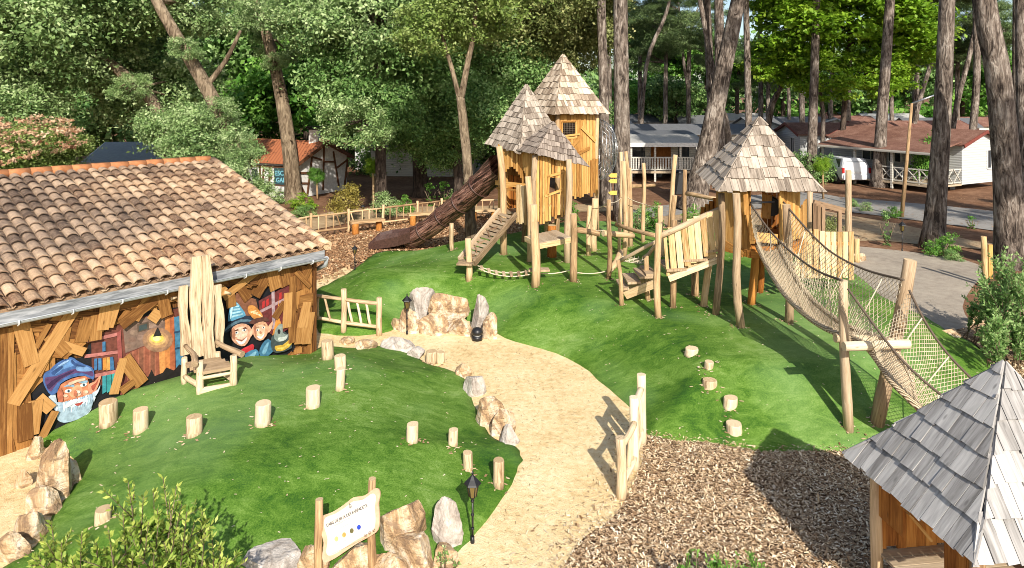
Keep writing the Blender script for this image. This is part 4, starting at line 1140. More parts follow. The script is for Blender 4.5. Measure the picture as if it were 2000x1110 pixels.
m = MB(32); m.prism([p+V(0,0,1.84) for p in (PL, PF, V(1.7, 20.0, 0), PR_+V(.4,.2,0), PBk)], V(0, 0, .06)); m.build('floor', M['deck'], LT)
m = MB(); g_ = V(PBk.x, PBk.y, hz(PBk.x, PBk.y)-.05); m.log(g_, V(PBk.x, PBk.y, 3.9), .08); m.build('post', M['log'], LT)
m = MB(); g_ = V(PR_.x, PR_.y, hz(PR_.x, PR_.y)-.05); m.log(g_, V(PR_.x, PR_.y, 3.9), .08); m.build('post', M['log'], LT)
# interior warm board behind the arch
m = MB(33); pwall(m, V(-.25, 21.75, 0), V(.5, 21.2, 0), 1.9, 2.95, .09, .035); m.build('inner_slats', M['orange'], LT)
# body C
QL, QF, QR = V(.30, 20.65, 0), V(.694, 19.75, 0), V(1.68, 19.98, 0); QB = V(1.6, 21.0, 0)
m = MB(34)
pwall(m, QF, QR, (1.80, 2.0), (3.78, 3.50), .095, .02, holes=[(.36, .70, 2.60, 3.08)], jb=.10)
pwall(m, QL, QF, lambda s: 3.45-1.3*s, (3.85, 3.78), .07, .01, jb=.03); pwall(m, QR, QB, 1.9, 3.5, .10, .015)
m.build('wall', M['plank'], LT)
nC = Vector((QR.y-QF.y, -(QR.x-QF.x), 0)).normalized()
def onC(u, v, off=.04): return onplane(u, v, QF+nC*off, nC)
m = MB(35)
for a_, b2 in (((1069,345),(1105,336)),((1064,384),(1100,370)),((1072,343),(1070,382)),((1097,338),(1095,372))): m.beam(onC(*a_), onC(*b2), .07, .03, up=nC)
m.build('window_frame', M['plank'], LT)
m = MB(36); m.log(V(QF.x, QF.y, hz(QF.x, QF.y)), V(QF.x-.02, QF.y, 3.75), .10, .085, .03); m.build('post', M['log_grey'], LT)
post(LT, 1108, 513, 1111, 312, 13, mat='log_grey'); post(LT, 1078, 502, 1078, 440, 18, mat='orange')
# front platform
m = MB(37)
f0, f1, b0, b1 = W(1052, 476, 17.9), W(1114, 464, 18.6), W(1026, 463, 18.8), W(1085, 450, 19.9)
for i in range(9):
    t0 = i/9; a_ = f0.lerp(f1, t0+.05); b2 = b0.lerp(b1, t0+.05); m.beam(a_, b2, .155, .03, up=V(0,0,1))
m.build('platform_deck', M['deck'], LT)
m = MB(38); m.beam(f0-V(0,.02,.07), f1-V(0,.02,.07), .05, .13); m.beam(b0-V(0,0,.05), f0-V(0,0,.05), .05, .14); m.build('platform_beam', M['plank_pale'], LT)
post(LT, 1046, 558, 1042, 400, 17); post(LT, 1120, 550, 1120, 418, 13.5)
# ramp
R0, R1 = W(976, 414, 20.1), W(1008, 423, 19.7); S0, S1 = W(897, 511, 18.2), W(926, 519, 17.8)
m = MB(39)
for i in range(13):
    t = (i+.5)/13; m.beam(R0.lerp(S0, t), R1.lerp(S1, t), .21, .025, up=V(0,0,1))
rampd = m.build('ramp_deck', M['deck'], LT)
for a_, b2 in ((R0, S0), (R1, S1)):
    m = MB(); dz = V(0, 0, .05); m.beam(a_+dz, b2+dz, .07, .15, up=V(0, 0, 1)); m.build('ramp_rail', M['log_grey'], LT)
for t, s in ((.12, 1), (.3, 0), (.42, 1), (.58, 0), (.72, 1), (.85, 0)):
    m = MB(); dz = V(0, 0, .04); a_ = R0.lerp(S0, t).lerp(R1.lerp(S1, t), .25 if s else .6)+dz; b2 = R0.lerp(S0, t+.09).lerp(R1.lerp(S1, t+.09), .6 if s else .3)+dz
    m.beam(a_, b2, .035, .05); m.build('cleat', M['brownrail'], rampd)
# slide
m = MB(40)
SP = [W(975, 325, 21.7), W(950, 350, 22.1), W(915, 384, 22.6), W(880, 412, 23.2), W(845, 440, 23.7), W(818, 459, 24.1), W(800, 468, 24.4)]
SPs = []
for i in range(len(SP)-1):
    for k in range(5): SPs.append(SP[i].lerp(SP[i+1], k/5))
SPs.append(SP[-1])
m.tube(SPs, [.43-.02*math.sin(i/len(SPs)*3)-(.10*i/len(SPs)) for i in range(len(SPs))], 22, caps=False, wob=.05)
slide = m.build('tube_slide', M['slide'], LT)
slide.data.materials.append(M['slide'])
for k, i in enumerate((7, 12, 17, 23, 28)):
    m = MB(); c = SPs[i]; d = (SPs[i+1]-SPs[i-1]).normalized(); a_ = d.cross(V(0, 0, 1)).normalized(); b2 = a_.cross(d).normalized()
    r_ = .43-.02*math.sin(i/len(SPs)*3)-(.10*i/len(SPs))+.01
    m.tube([c+(a_*math.cos(t)+b2*math.sin(t))*r_ for t in [2*math.pi*q/24 for q in range(25)]], .028, 6, caps=False); m.build('ring', M['slide_plain'], slide)
# open chute end: half pipe
m = MB(41)
C0 = [W(812, 463, 24.2), W(788, 469, 24.4), W(760, 472, 24.5), W(738, 474, 24.5), W(724, 480, 24.5)]
pr = []
for i, c in enumerate(C0):
    d = (C0[min(i+1, 4)]-C0[max(i-1, 0)]).normalized(); d.z = 0; d.normalize(); a_ = V(-d.y, d.x, 0)
    c = c+V(0,0,.06); hh = [.34, .30, .30, .26, .16][i]; wd = [.36, .40, .42, .40, .36][i]
    pr.append([c+a_*x*wd+V(0, 0, z*hh+.02-.02*i) for x, z in ((-1.05, -.6), (-1.12, .5), (-1, 1), (-.85, .6), (-.5, -.1), (0, -.3), (.5, -.1), (.85, .6), (1, 1), (1.12, .5), (1.05, -.6))])
for i in range(4):
    for j in range(10): m.face([pr[i][j], pr[i+1][j], pr[i+1][j+1], pr[i][j+1]], [(j*.1, i*.25), (j*.1, i*.25+.25), (j*.1+.1, i*.25+.25), (j*.1+.1, i*.25)], .5, 0, True)
ch = m.build('slide_chute', M['slide_plain'], LT)
post(LT, 883, 489, 882, 436, 8.5, mat='log_pale')
# wire climbing basket on tower A
m = MB(42); cw = W(1170, 292, 23.5); e1 = V(0, 1, 0); Rw, Dp = 1.03, .62
def wp_(th, ph): return cw+V(math.sin(th)*Dp, math.cos(th)*Rw*math.cos(ph), math.cos(th)*Rw*math.sin(ph))
for i in range(7):
    th = i/7*math.pi/2*.92; m.tube([wp_(th, 2*math.pi*k/32) for k in range(33)], .010, 4, caps=False)
for j in range(26):
    ph = 2*math.pi*j/26; m.tube([wp_(math.pi/2*.92*k/8, ph+.9*k/8) for k in range(9)], .008, 4, caps=False)
m.build('wire_basket', M['steel'], LT)

# ===== rope and log balance course between the towers
BC = empty('balance_course', G(1150, 540), 'rope and log balancing course of upright poles between the two play towers', 'balance course')
_, ga, ta = post(BC, 915, 547, 914, 466, 12)
m = MB(43); c = W(910, 516, 18.0); m.prism([c+V(-.24,-.14,0), c+V(.16,-.2,0), c+V(.24,.02,0), c+V(.05,.17,0), c+V(-.2,.12,0)], V(0,0,.045), .4); m.build('step_board', M['log_grey'], BC, fix=True)
c = W(1052, 529, 17.45)
m = MB(44); m.prism([c+V(-.26,-.14,0), c+V(.28,-.1,0), c+V(.26,.12,0), c+V(-.1,.17,0), c+V(-.24,.08,0)], V(0,0,.05), .6); m.build('step_board', M['log_grey'], BC, fix=True)
# slatted rope bridge
ra = []
for (u0, v0, D0, u1, v1, D1) in ((932,519,18.1,1035,529,17.7),(935,525,17.85,1036,536,17.4)):
    a_, b2 = W(u0, v0, D0), W(u1, v1, D1); ra.append((a_, b2)); rope(BC, [a_, b2], .016, .12)
for i in range(7):
    t = (i+.5)/7; sg = V(0, 0, .12*4*t*(1-t)); m = MB(); m.beam(ra[0][0].lerp(ra[0][1], t)-sg+V(0,.04,.02), ra[1][0].lerp(ra[1][1], t)-sg+V(0,-.04,.02), .075, .03); m.build('slat', M['log_grey'], BC)
rope(BC, [W(1056,534,17.5), W(1113,528,17.7), W(1129,533,17.7), W(1184,530,17.8)], .013, .04)
BP = {}
for k, (ub, vb, ut, vt, w_) in enumerate([(1188,545,1189,390,9.5),(1219,503,1218,315,10),(1209,492,1213,297,7),(1224,482,1222,296,8),(1232,481,1229,328,8),(1256,472,1257,319,8),(1308,446,1319,303,9),(1317,478,1318,382,10),(1336,480,1338,332,8),(1290,500,1290,402,11),(1150,499,1152,402,9)]):
    _, gg, tt = post(BC, ub, vb, ut, vt, w_, bend=.035); BP[ub] = (gg, tt)
for (u0, v0, u1, v1, w_, D0, D1) in [(1124,449,1172,457,12,19.4,19.2),(1178,456,1237,461,12,19.0,19.4),(1205,438,1282,461,9,18.8,16.8),(1192,526,1213,492,13,18,19),(1234,364,1278,362,8,22,22.5),(1341,378,1400,389,9,19.5,18.5)]:
    plog(BC, u0, v0, D0, u1, v1, D1, w_, bend=.05)
for pts, sg in (([W(1192,396,18), W(1214,386,20)], .05), ([W(1222,384,20.5), W(1256,398,21.5), W(1290,405,19.5)], .03), ([W(1152,405,21), W(1188,394,18)], .1), ([W(1358,384,19.3), W(1356,412,19.3)], 0), ([W(1115,452,20), W(1180,450,19)], .0)):
    rope(BC, pts, .012, sg)
m = MB(45)
for i in range(6):
    a_ = W(1213+i*8, 510+i*1, 16.6+.1*i); m.tube([a_, a_+V(.12, .5, .05)], .01, 4)
for j in range(4): m.tube([W(1213, 510, 16.6)+V(.03*j, .15*j, .0), W(1262, 517, 16.9)+V(.03*j, .15*j, .0)], .01, 4)
m.build('climbing_net', M['rope'], BC)

# ===== right tower
RT = empty('play_tower', V(5.4, 15.4, .6), 'square play tower with one silver shingled peak where the rope bridge starts', 'play tower')
rF, rR = W(1407, 373, 14.3), W(1604, 372, 14.4); rL = W(1366, 336, 16.4); rB = rL+rR-rF
m = MB(50); shingle_roof(m, W(1483, 231, 15.35), [rF, rR, rB, rL], .135, .26, th=.022); m.build('roof', M['shingle'], RT)
zf = 2.28
m = MB(51); fl_ = [V(*W(1412,480,15.2).xy, zf), V(*W(1466,480,14.5).xy, zf), V(*W(1522,480,14.5).xy, zf), V(*W(1562,480,15.0).xy, zf), V(*W(1575,480,16.3).xy, zf), V(*W(1470,480,17.0).xy, zf), V(*W(1400,480,16.3).xy, zf)]
m.prism([p-V(0,0,.08) for p in fl_], V(0,0,.07), .5); m.build('floor', M['orange'], RT, fix=True)
m = MB(52)
for i in range(7): m.beam(fl_[i]-V(0,0,.17), fl_[(i+1) % 7]-V(0,0,.17), .05, .16)
m.build('floor_beam', M['orange'], RT)
m = MB(53)
pwall(m, fl_[0], fl_[1], (2.15, 2.05), 3.62, .13, .006, jb=.03); pwall(m, fl_[6], fl_[0], 2.15, 3.62, .12, .006, jb=.03)
pwall(m, fl_[2], fl_[3], 2.35, 3.62, .12, .006, jb=.03); pwall(m, fl_[3], fl_[4], 2.3, 3.0, .12, .01)
m.build('wall', M['plank'], RT)
m = MB(54); pwall(m, W(1488,400,16.6), W(1560,400,16.2), 2.25, 3.6, .11, .008); pwall(m, W(1400,400,16.5), W(1462,400,17.0), 2.25, 3.6, .11, .008); m.build('inner_wall', M['orange'], RT)
m = MB(55)
m.beam(W(1414, 474, 15.0), W(1452, 498, 14.45), .12, .04, up=V(-.5,-.8,0)); m.beam(W(1456, 372, 14.42), W(1459, 420, 14.42), .1, .04, up=V(-.3,-.9,0)); m.beam(W(1478, 463, 14.45), W(1518, 467, 14.45), .20, .05, up=V(0,-1,0.1))
m.beam(W(1462, 420, 14.4), W(1470, 476, 14.35), .10, .04, up=V(-.3,-.9,0))
m.build('trim_board', M['plank'], RT)
m = MB(56); m.tube([W(1466, 396, 14.4), W(1512, 395, 14.6)], .022, 8); m.build('grab_bar', M['black'], RT)
dr = MB(57); c = W(1505, 403, 15.3); dr.tube([c+V(-.02, -.12, 0), c+V(.1, .2, 0)], .2, 20); drum = dr.build('drum', M['black'], RT)
dr = MB(58); cc_ = W(1497, 402, 15.15); dr.beam(cc_+V(-.02,0,-.28), cc_+V(.02,0,.25), .20, .04, up=V(-.4,-1,0)); dr.build('mount_board', M['plank'], drum)
for (ub, vb, ut, vt, w_, mt) in [(1448,639,1438,378,16,'log_grey'),(1541,630,1536,400,17,'log_grey'),(1397,614,1409,378,14,'log_grey'),(1374,598,1393,470,13,'log'),(1467,594,1475,478,15,'orange'),(1484,571,1486,478,12,'orange'),(1532,560,1530,500,8,'log_grey'),(1582,520,1582,373,12,'log_grey'),(1556,575,1555,385,11,'log_grey'),(1360,578,1362,510,10,'log')]:
    post(RT, ub, vb, ut, vt, w_, mat=mt)
# stair with picket rail
_, s1g, s1t = post(RT, 1286, 620, 1287, 437, 13); post(RT, 1314, 601, 1317, 430, 12); post(RT, 1356, 576, 1357, 520, 12); post(RT, 1214, 596, 1207, 508, 9); post(RT, 1266, 586, 1262, 500, 10)
m = MB(60); m.log(W(1285, 463, 14.95), W(1407, 409, 15.1), .062, .075, .02, n=8); m.build('handrail', M['log_grey'], RT)
for i in range(9):
    t = (i+.6)/9.3; u = 1291+t*116; vt_ = 459-t*50; vb_ = 542-t*58
    m = MB(); wd = .13; D_ = 15.02; lean = rnd.uniform(-5, 1); m.beam(W(u+7+lean*.3, vb_, D_), W(u-1, vt_+rnd.uniform(-8, -1), D_), wd if i else .07, .03, up=V(0, -1, 0)); m.build('picket', M['plank_pale'], RT)
m = MB(61); m.beam(W(1306, 545, 14.97), W(1404, 507, 15.0), .13, .045, up=V(0, -1, 0)); m.build('stringer', M['log_pale'], RT); m = MB(); m.beam(W(1312, 535, 15.9), W(1404, 500, 15.9), .13, .045, up=V(0, -1, 0)); m.build('stringer', M['log_pale'], RT)
for (u0, v0, u1, D_) in ((1302, 530, 1340, 15.0), (1334, 511, 1381, 15.05), (1378, 493, 1406, 15.05)):
    m = MB(); a_, b2 = W(u0, v0, D_), W(u1, v0-2, D_); m.prism([a_+V(0,-.06,0), b2+V(0,-.06,0), b2+V(0,.85,0), a_+V(0,.85,0)], V(0,0,.05), .5); m.build('tread', M['log_grey'], RT, fix=True)
    m = MB(); m.beam(a_+V(.05,.1,-.09), b2+V(-.05,.1,-.09), .04, .16); m.build('riser', M['plank_pale'], RT)
for (u0, v0, u1, D_) in ((1213, 568, 1229, 15.6), (1226, 556, 1252, 15.6), (1249, 545, 1276, 15.5), (1262, 540, 1282, 15.5)):
    m = MB(); a_, b2 = W(u0, v0, D_), W(u1, v0-1, D_); m.prism([a_, b2, b2+V(0,.8,0), a_+V(0,.8,0)], V(0,0,.05), .6); m.build('tread', M['log_grey'], RT, fix=True)
m = MB(62); m.beam(W(1221, 577, 15.7), W(1283, 553, 15.3), .18, .05, up=V(0,-1,0)); m.build('stringer', M['log'], RT); m = MB(); m.beam(W(1226, 565, 16.5), W(1286, 540, 16.2), .18, .05, up=V(0,-1,0)); m.build('stringer', M['log'], RT)
m = MB(63); m.log(W(1209, 511, 15.8), W(1287, 470, 15.0), .045, .04, .05); m.build('handrail', M['log_grey'], RT)
m = MB(64); m.log(W(1258, 503, 16.2), W(1288, 476, 15.6), .045, .04, .08); m.build('handrail', M['log_grey'], RT)
# raised planks behind the stair and roof edge (stepped boards)
m = MB(65)
for i in range(5): m.beam(W(1372+i*8, 428-i*5, 16.4), W(1374+i*8, 405-i*6, 16.4), .12, .03, up=V(0,-1,0))
m.build('back_rail_boards', M['orange'], RT)
# right gangway
D0, D1 = 15.4, 16.3
gx0, gx1 = W(1551, 500, D0), W(1668, 500, D1)
for i in range(10):
    t = (i+.5)/10; p = gx0.lerp(gx1, t); m = MB(); top = 2.44-.22*t+rnd.uniform(-.03, .04); bot = 1.36-.26*t+rnd.uniform(-.03, .03)
    m.beam(V(p.x, p.y, bot), V(p.x+rnd.uniform(-.01, .01), p.y, top), .115, .03, up=V(0, -1, 0)); m.build('picket', M['plank_pale'], RT)
m = MB(66); 
for z in (2.15, 1.6): m.beam(V(gx0.x, gx0.y+.04, z), V(gx1.x, gx1.y+.04, z-.22), .05, .08)
m.build('rail', M['plank'], RT)
m = MB(67)
for i in range(14):
    t = i/13; p = gx0.lerp(gx1, t); m.beam(V(p.x, p.y+.06, 1.86-.2*t), V(p.x+.05, p.y+1.3, 1.86-.2*t), .12, .035)
m.build('gangway_deck', M['deck'], RT)
post(RT, 1673, 512, 1673, 466, 11, mat='plank_pale'); post(RT, 1658, 500, 1657, 333, 12, mat='log_grey')
bx0, bx1 = W(1589, 430, 17.6), W(1649, 430, 17.9)
m = MB(68); m.beam(V(bx0.x, bx0.y, 2.72), V(bx1.x, bx1.y, 2.46), .06, .14); m.beam(V(bx0.x, bx0.y, 1.75), V(bx1.x, bx1.y, 1.55), .06, .1)
for t in (.02, .16, .3, .84): p = bx0.lerp(bx1, t); m.beam(V(p.x, p.y, .5), V(p.x, p.y, 2.7-.25*t), .09, .08, up=V(0,-1,0))
m.build('back_railing', M['brownrail'], RT)
# rope bridge (parts of the right tower)
br_c = [W(1500,482,14.3), W(1522,525,13.6), W(1552,572,12.9), W(1590,610,12.2), W(1635,640,11.5), W(1690,660,10.95)]
br_c += [W(1712,672,10.7), W(1740,708,10.45), W(1765,748,10.25), W(1790,785,10.15), W(1822,825,10.1), W(1860,868,10.0)]
def catm(P, n=4):
    out = []
    for i in range(len(P)-1):
        p0, p1, p2, p3 = P[max(i-1, 0)], P[i], P[i+1], P[min(i+2, len(P)-1)]
        for k in range(n):
            t = k/n; out.append(.5*((2*p1)+(p2-p0)*t+(2*p0-5*p1+4*p2-p3)*t*t+(3*p1-p0-3*p2+p3)*t**3))
    out.append(P[-1]); return out
bc_ = catm(br_c, 5)
wid = lambda i: .22
def side_dir(i):
    d = bc_[min(i+1, len(bc_)-1)]-bc_[max(i-1, 0)]; d.z = 0; d.normalize(); s = V(d.y, -d.x, 0)
    return s if s.x*1+s.y*.3 < 0 else -s
nb = len(bc_)
Ls = [bc_[i]+side_dir(i)*.21 for i in range(nb)]; Rs = [bc_[i]-side_dir(i)*.23 for i in range(nb)]
m = MB(70)
for i in range(nb-1):
    for j in range(6):
        a_, b2 = j/6, (j+1)/6
        zz = lambda t: V(0, 0, -.10*math.sin(math.pi*t))
        q = [Ls[i].lerp(Rs[i], a_)+zz(a_), Ls[i].lerp(Rs[i], b2)+zz(b2), Ls[i+1].lerp(Rs[i+1], b2)+zz(b2), Ls[i+1].lerp(Rs[i+1], a_)+zz(a_)]
        if (q[1]-q[0]).cross(q[2]-q[1]).z < 0: q = q[::-1]
        m.face(q, None, .5, 0, True); m.face([p-V(0,0,.04) for p in q[::-1]], None, .5, 0, True)
m.tube(Ls, .055, 8); m.tube(Rs, .045, 8)
m.build('bridge_deck', M['mat'], RT)
def resample(P, n):
    P = [Vector(p) for p in P]; L = [0]
    for a_, b2 in zip(P[:-1], P[1:]): L.append(L[-1]+(b2-a_).length)
    out = []
    for k in range(n):
        s = L[-1]*k/(n-1); i = 0
        while i < len(L)-2 and L[i+1] < s: i += 1
        out.append(P[i].lerp(P[i+1], (s-L[i])/max(1e-6, L[i+1]-L[i])))
    return out
mid = 25   # index near br_c[5]
tops = {
 'n1': catm([W(1467,400,14.4), W(1495,440,13.7), W(1525,474,13.1), W(1562,506,12.2), W(1600,531,11.4), W(1645,548,10.6)], 5),
 'f1': catm([W(1530,395,14.4), W(1560,430,13.8), W(1592,465,13.2), W(1630,497,12.5), W(1690,527,11.7), W(1765,547,10.75)], 5),
 'n2': catm([W(1656,564,10.6), W(1700,625,10.3), W(1750,690,9.95), W(1800,740,9.8), W(1862,790,9.7)], 6),
 'f2': catm([W(1776,567,10.75), W(1808,630,10.6), W(1850,690,10.45), W(1900,742,10.3), W(1925,765,10.2)], 6)}
for k_, mt in (('n1','rope_dark'),('f1','rope_dark'),('n2','rope_dark'),('f2','rope_dark')):
    m = MB(); m.tube(tops[k_], .02, 6); m.build('hand_rope', M[mt], RT)
def net(top, bot, nx, ny, bulge, seed):
    T = resample(top, nx+1); B = resample(bot, nx+1); m = MB(seed)
    def pt(x, y):
        x = min(max(x, 0), nx); i = min(int(x), nx-1); f = x-i
        a_ = T[i].lerp(T[i+1], f); b2 = B[i].lerp(B[i+1], f)
        return a_.lerp(b2, y/ny)+bulge*math.sin(math.pi*y/ny)
    for s in range(-ny, nx+ny):
        for dr_ in (1, -1):
            P = []
            for y in range(ny+1):
                x = s+dr_*y if dr_ > 0 else s+ny-y
                if -.001 <= x <= nx+.001: P.append(pt(x, y))
            if len(P) > 1: m.tube(P, .005, 3, caps=False)
    return m.build('side_net', M['rope'], RT)
net(tops['n1'], Ls[:mid+1], 38, 8, V(-.05, 0, 0), 71); net(tops['f1'], Rs[:mid+1], 40, 8, V(.12, .1, 0), 72)
net(tops['n2'], Ls[mid:], 28, 7, V(-.02, 0, 0), 73); net(tops['f2'], Rs[mid:], 28, 9, V(.08, .05, 0), 74)
for k_, S_ in (('n1', Ls[:mid+1]), ('f1', Rs[:mid+1]), ('n2', Ls[mid:]), ('f2', Rs[mid:])):
    T = resample(tops[k_], 9); B = resample(S_, 9)
    for i in (2, 5, 7): rope(RT, [T[i], B[i]], .011, 0, n=2, name='hanger_rope')
post(RT, 1658, 838, 1647, 548, 19, mat='log_grey', bend=.012)
_, g2, t2 = post(RT, 1712, 826, 1778, 508, 24, mat='log_grey', bend=.02)
plog(RT, 1631, 660, 10.95, 1762, 668, 11.0, 18, 'cross_log', 'log_pale', .01); plog(RT, 1648, 677, 10.45, 1775, 672, 10.55, 19, 'cross_log', 'log_pale', .01)
m = MB(); m.log(W(1757, 640, 11.0), W(1763, 612, 11.0), .09, .08, .0); m.build('stub_post', M['log_pale'], RT)

# ===== small hut in the corner
HU = empty('play_hut', V(4.98, 6.9, 0), 'small play hut with silver grey shingled roof in the bottom right corner', 'play hut')
a75 = 7.75
hL, hF = V(.499*a75, a75, 1.41), V(.5276*a75, .777*a75, 1.41); sv = hF-hL; ps = V(-sv.y, sv.x, 0)
hR, hB = hF+ps, hL+ps
m = MB(80); shingle_roof(m, V(4.98, 6.9, 2.77), [hF, hR, hB, hL], .14, .265, over=.06, th=.02, jit=.022); m.build('roof', M['shingle_grey'], HU)
hc = (hL+hR)/2
ins = [hc+(p-hc)*.80 for p in (hF, hR, hB, hL)]
for p in ins:
    m = MB(); m.log(V(p.x, p.y, -.05), V(p.x, p.y, 1.50), .065, .06, .01); m.build('post', M['log'], HU)
m = MB(81)
for i in range(10):
    t = (i+.5)/10; a_ = ins[3].lerp(ins[0], t); b2 = ins[2].lerp(ins[1], t); m.beam(V(a_.x, a_.y, .42), V(b2.x, b2.y, .42), .125, .03)
m.build('floor', M['deck'], HU)
m = MB(82)
pwall(m, ins[3], ins[3].lerp(ins[0], .32), .85, 1.5, .11, .004, jb=.01); pwall(m, ins[3].lerp(ins[0], .72), ins[0], .42, 1.5, .11, .004, jb=.01)
pwall(m, ins[3], ins[0], 1.18, 1.5, .11, .004, jb=.04); pwall(m, ins[2], ins[3], .42, 1.5, .12, .004); pwall(m, ins[2], ins[1], .42, .95, .12, .004)
m.build('wall', M['orange'], HU)
m = MB(83)
c0 = ins[2].lerp(ins[3], .5); m.beam(V(c0.x-.02, c0.y-.1, 1.05), V(c0.x+.6, c0.y-.35, 1.05), .2, .03); m.build('shelf', M['plank'], HU)
m = MB(84); c0 = ins[3].lerp(ins[0], .35); m.beam(V(c0.x, c0.y, 1.15), V(c0.x+.25, c0.y+.03, .85), .08, .03, up=V(-1, 0, 0)); m.build('brace_board', M['plank'], HU)
# grey boarding behind the hut
bd = empty('boardwalk', V(6.6, 8.6, 0), 'dark grey boarded walkway corner at the right edge', 'boardwalk')
for i in range(8):
    m = MB(); o_ = V(6.75, 9.2-.15*i, .35); m.beam(o_, o_+V(2.2, .25, 0), .135, .035); m.build('board', M['shingle_grey'], bd)
m = MB(); m.beam(V(6.78, 9.3, .15), V(6.78, 8.0, .15), .08, .3); m.build('edge_beam', M['brownrail'], bd)

# ===== rustic fences
def rustic(label, P, hs, mat, cat='fence', name='rustic_fence', nmid=3, r=.045, seed=0, grp='rustic pole fences'):
    """P list of ground points for posts"""
    root = empty(name, P[0], label, cat, grp); q = random.Random(seed)
    for i, p in enumerate(P):
        m = MB(); h = hs[i] if hasattr(hs, '__len__') else hs; m.log(p-V(0,0,.05), p+V(q.uniform(-.02,.02), 0, h), r*1.5, r*1.35, .02); m.build('post', M[mat], root)
    for i in range(len(P)-1):
        h = min(hs[i], hs[i+1]) if hasattr(hs, '__len__') else hs
        a_, b2 = P[i], P[i+1]
        for z in (.86, .24): m = MB(); m.log(a_+V(0,0,h*z), b2+V(0,0,h*z+q.uniform(-.03,.03)), r, r*.9, .02); m.build('rail', M[mat], root)
        for k in range(nmid):
            t = (k+1)/(nmid+1); t2 = t+q.choice([0, 0, .13, -.13]); m = MB(); m.log(a_.lerp(b2, t)+V(0,0,h*.24), a_.lerp(b2, t2)+V(0,0,h*.86), r*.7, r*.6, .03); m.build('baluster', M[mat], root)
    return root
rustic('short two panel rustic fence beside the tiled hall corner', [G(575,632), G(671,648), G(741,655)], [.86, .98, .86], 'log_pale', nmid=3, seed=3)
A_ = [G(1216,972), G(1238,885), G(1250,850)]
rustic('rustic fence seen end on between the sand path and the woodchips', [G(1213,972), G(1240,915), G(1253,868)], [.82, 1.05, 1.1], 'log_pale', nmid=3, seed=4, r=.05)
back = [G(560,475), G(607,465), G(680,455), G(748,445), G(815,436), G(862,430), G(920,427), G(975,426), G(1060,424)]
rustic('long rustic fence curving behind the bark chips and the slide', back, .95, 'log', nmid=4, seed=5, r=.04)
def log_bench(lab, u0, v0, u1, v1):
    a_, b2 = G(u0, v0), G(u1, v1); root = empty('log_bench', a_.lerp(b2, .5), lab, 'bench', 'half log benches along the back fence')
    m = MB(); m.beam(a_+V(-.2,0,.46), b2+V(.2,0,.46), .34, .09); m.build('seat', M['log'], root)
    for p in (a_, b2): m = MB(); m.log(p-V(0,0,.03), p+V(0,0,.42), .13, .13, 0); m.build('leg', M['orange'], root)
log_bench('half log bench nearest the tiled hall by the back fence', 694, 458, 740, 451)
log_bench('half log bench in the middle of the back fence', 806, 441, 858, 436)
log_bench('half log bench at the back fence behind the slide', 925, 432, 965, 431)
pale = G(1925, 560)
fp = empty('wooden_fence_post', pale, 'split flat topped timber post beside the right hand pine', 'post')
m = MB(); m.log(pale, W(1921, 462, pale.y), .075, .07, .01); m.build('post', M['plank_pale'], fp)
m = MB(); m.beam(W(1934, 545, pale.y+.1), W(1934, 478, pale.y+.1), .12, .05, up=V(0,-1,0)); m.build('side_board', M['plank'], fp)

# ------------------------------------------------------------ information sign
SG = empty('information_sign', W(683, 1150, 7.6).xy.to_3d(), 'parchment shaped information sign on two log posts in the foreground', 'sign')
SG.location.z = 0
sn = V(-.30, -.86, .42).normalized(); sP = W(685, 1020, 7.55)
def SGp(u, v, off=0): return onplane(u, v, sP+sn*off, sn)
outl = smooth_poly([(627,1010),(650,1000),(673,985),(690,972),(712,968),(730,955),(739,955),(742,965),(739,985),(741,1010),(738,1035),(722,1048),(700,1060),(680,1073),(655,1090),(637,1098),(629,1090),(632,1060),(624,1030)], 3)
from mathutils.geometry import tessellate_polygon
k = NT('parchment'); p = k.obj(); vc = k.n("ShaderNodeAttribute", attribute_name="tone").outputs['Fac']
k.fin(k.mix(k.noise(p, 14, 4), (.40, .22, .12), (.66, .48, .34)), .6); M['parch_edge'] = k.m
M['parch'] = flat('parchment_white', (.62, .57, .51), .5, 0, .3, .04, 6)
m = MB(90)
Pf = [SGp(u, v, 0) for u, v in outl]
for t in tessellate_polygon([Pf]):
    q = [Pf[i] for i in t]
    if (q[1]-q[0]).cross(q[2]-q[0]).dot(sn) < 0: q = q[::-1]
    m.face(q, None, .5, 0); m.face([x-sn*.02 for x in q[::-1]], None, .5, 0)
for i in range(len(Pf)):
    j = (i+1) % len(Pf); m.face([Pf[i], Pf[j], Pf[j]-sn*.02, Pf[i]-sn*.02], None, .2, 0)
panel = m.build('panel', M['parch_edge'], SG)
m = MB(91); ic = np.array(outl); cc0 = ic.mean(0); inn = cc0+(ic-cc0)*np.array([.86,.84])
Pi = [SGp(u, v, .002) for u, v in inn]
for t in tessellate_polygon([Pi]):
    q = [Pi[i] for i in t]
    if (q[1]-q[0]).cross(q[2]-q[0]).dot(sn) < 0: q = q[::-1]
    m.face(q)
m.build('parchment_face', M['parch'], panel)
for ub, ut, vt, D_ in ((629, 624, 975, 7.62), (730, 727, 935, 7.75)):
    m = MB(); t_ = W(ut, vt, D_); m.log(V(t_.x+.02, t_.y, -.05), t_, .05, .043, .02, capmi=1); m.build('post', [M['log'], M['log_end']], SG)
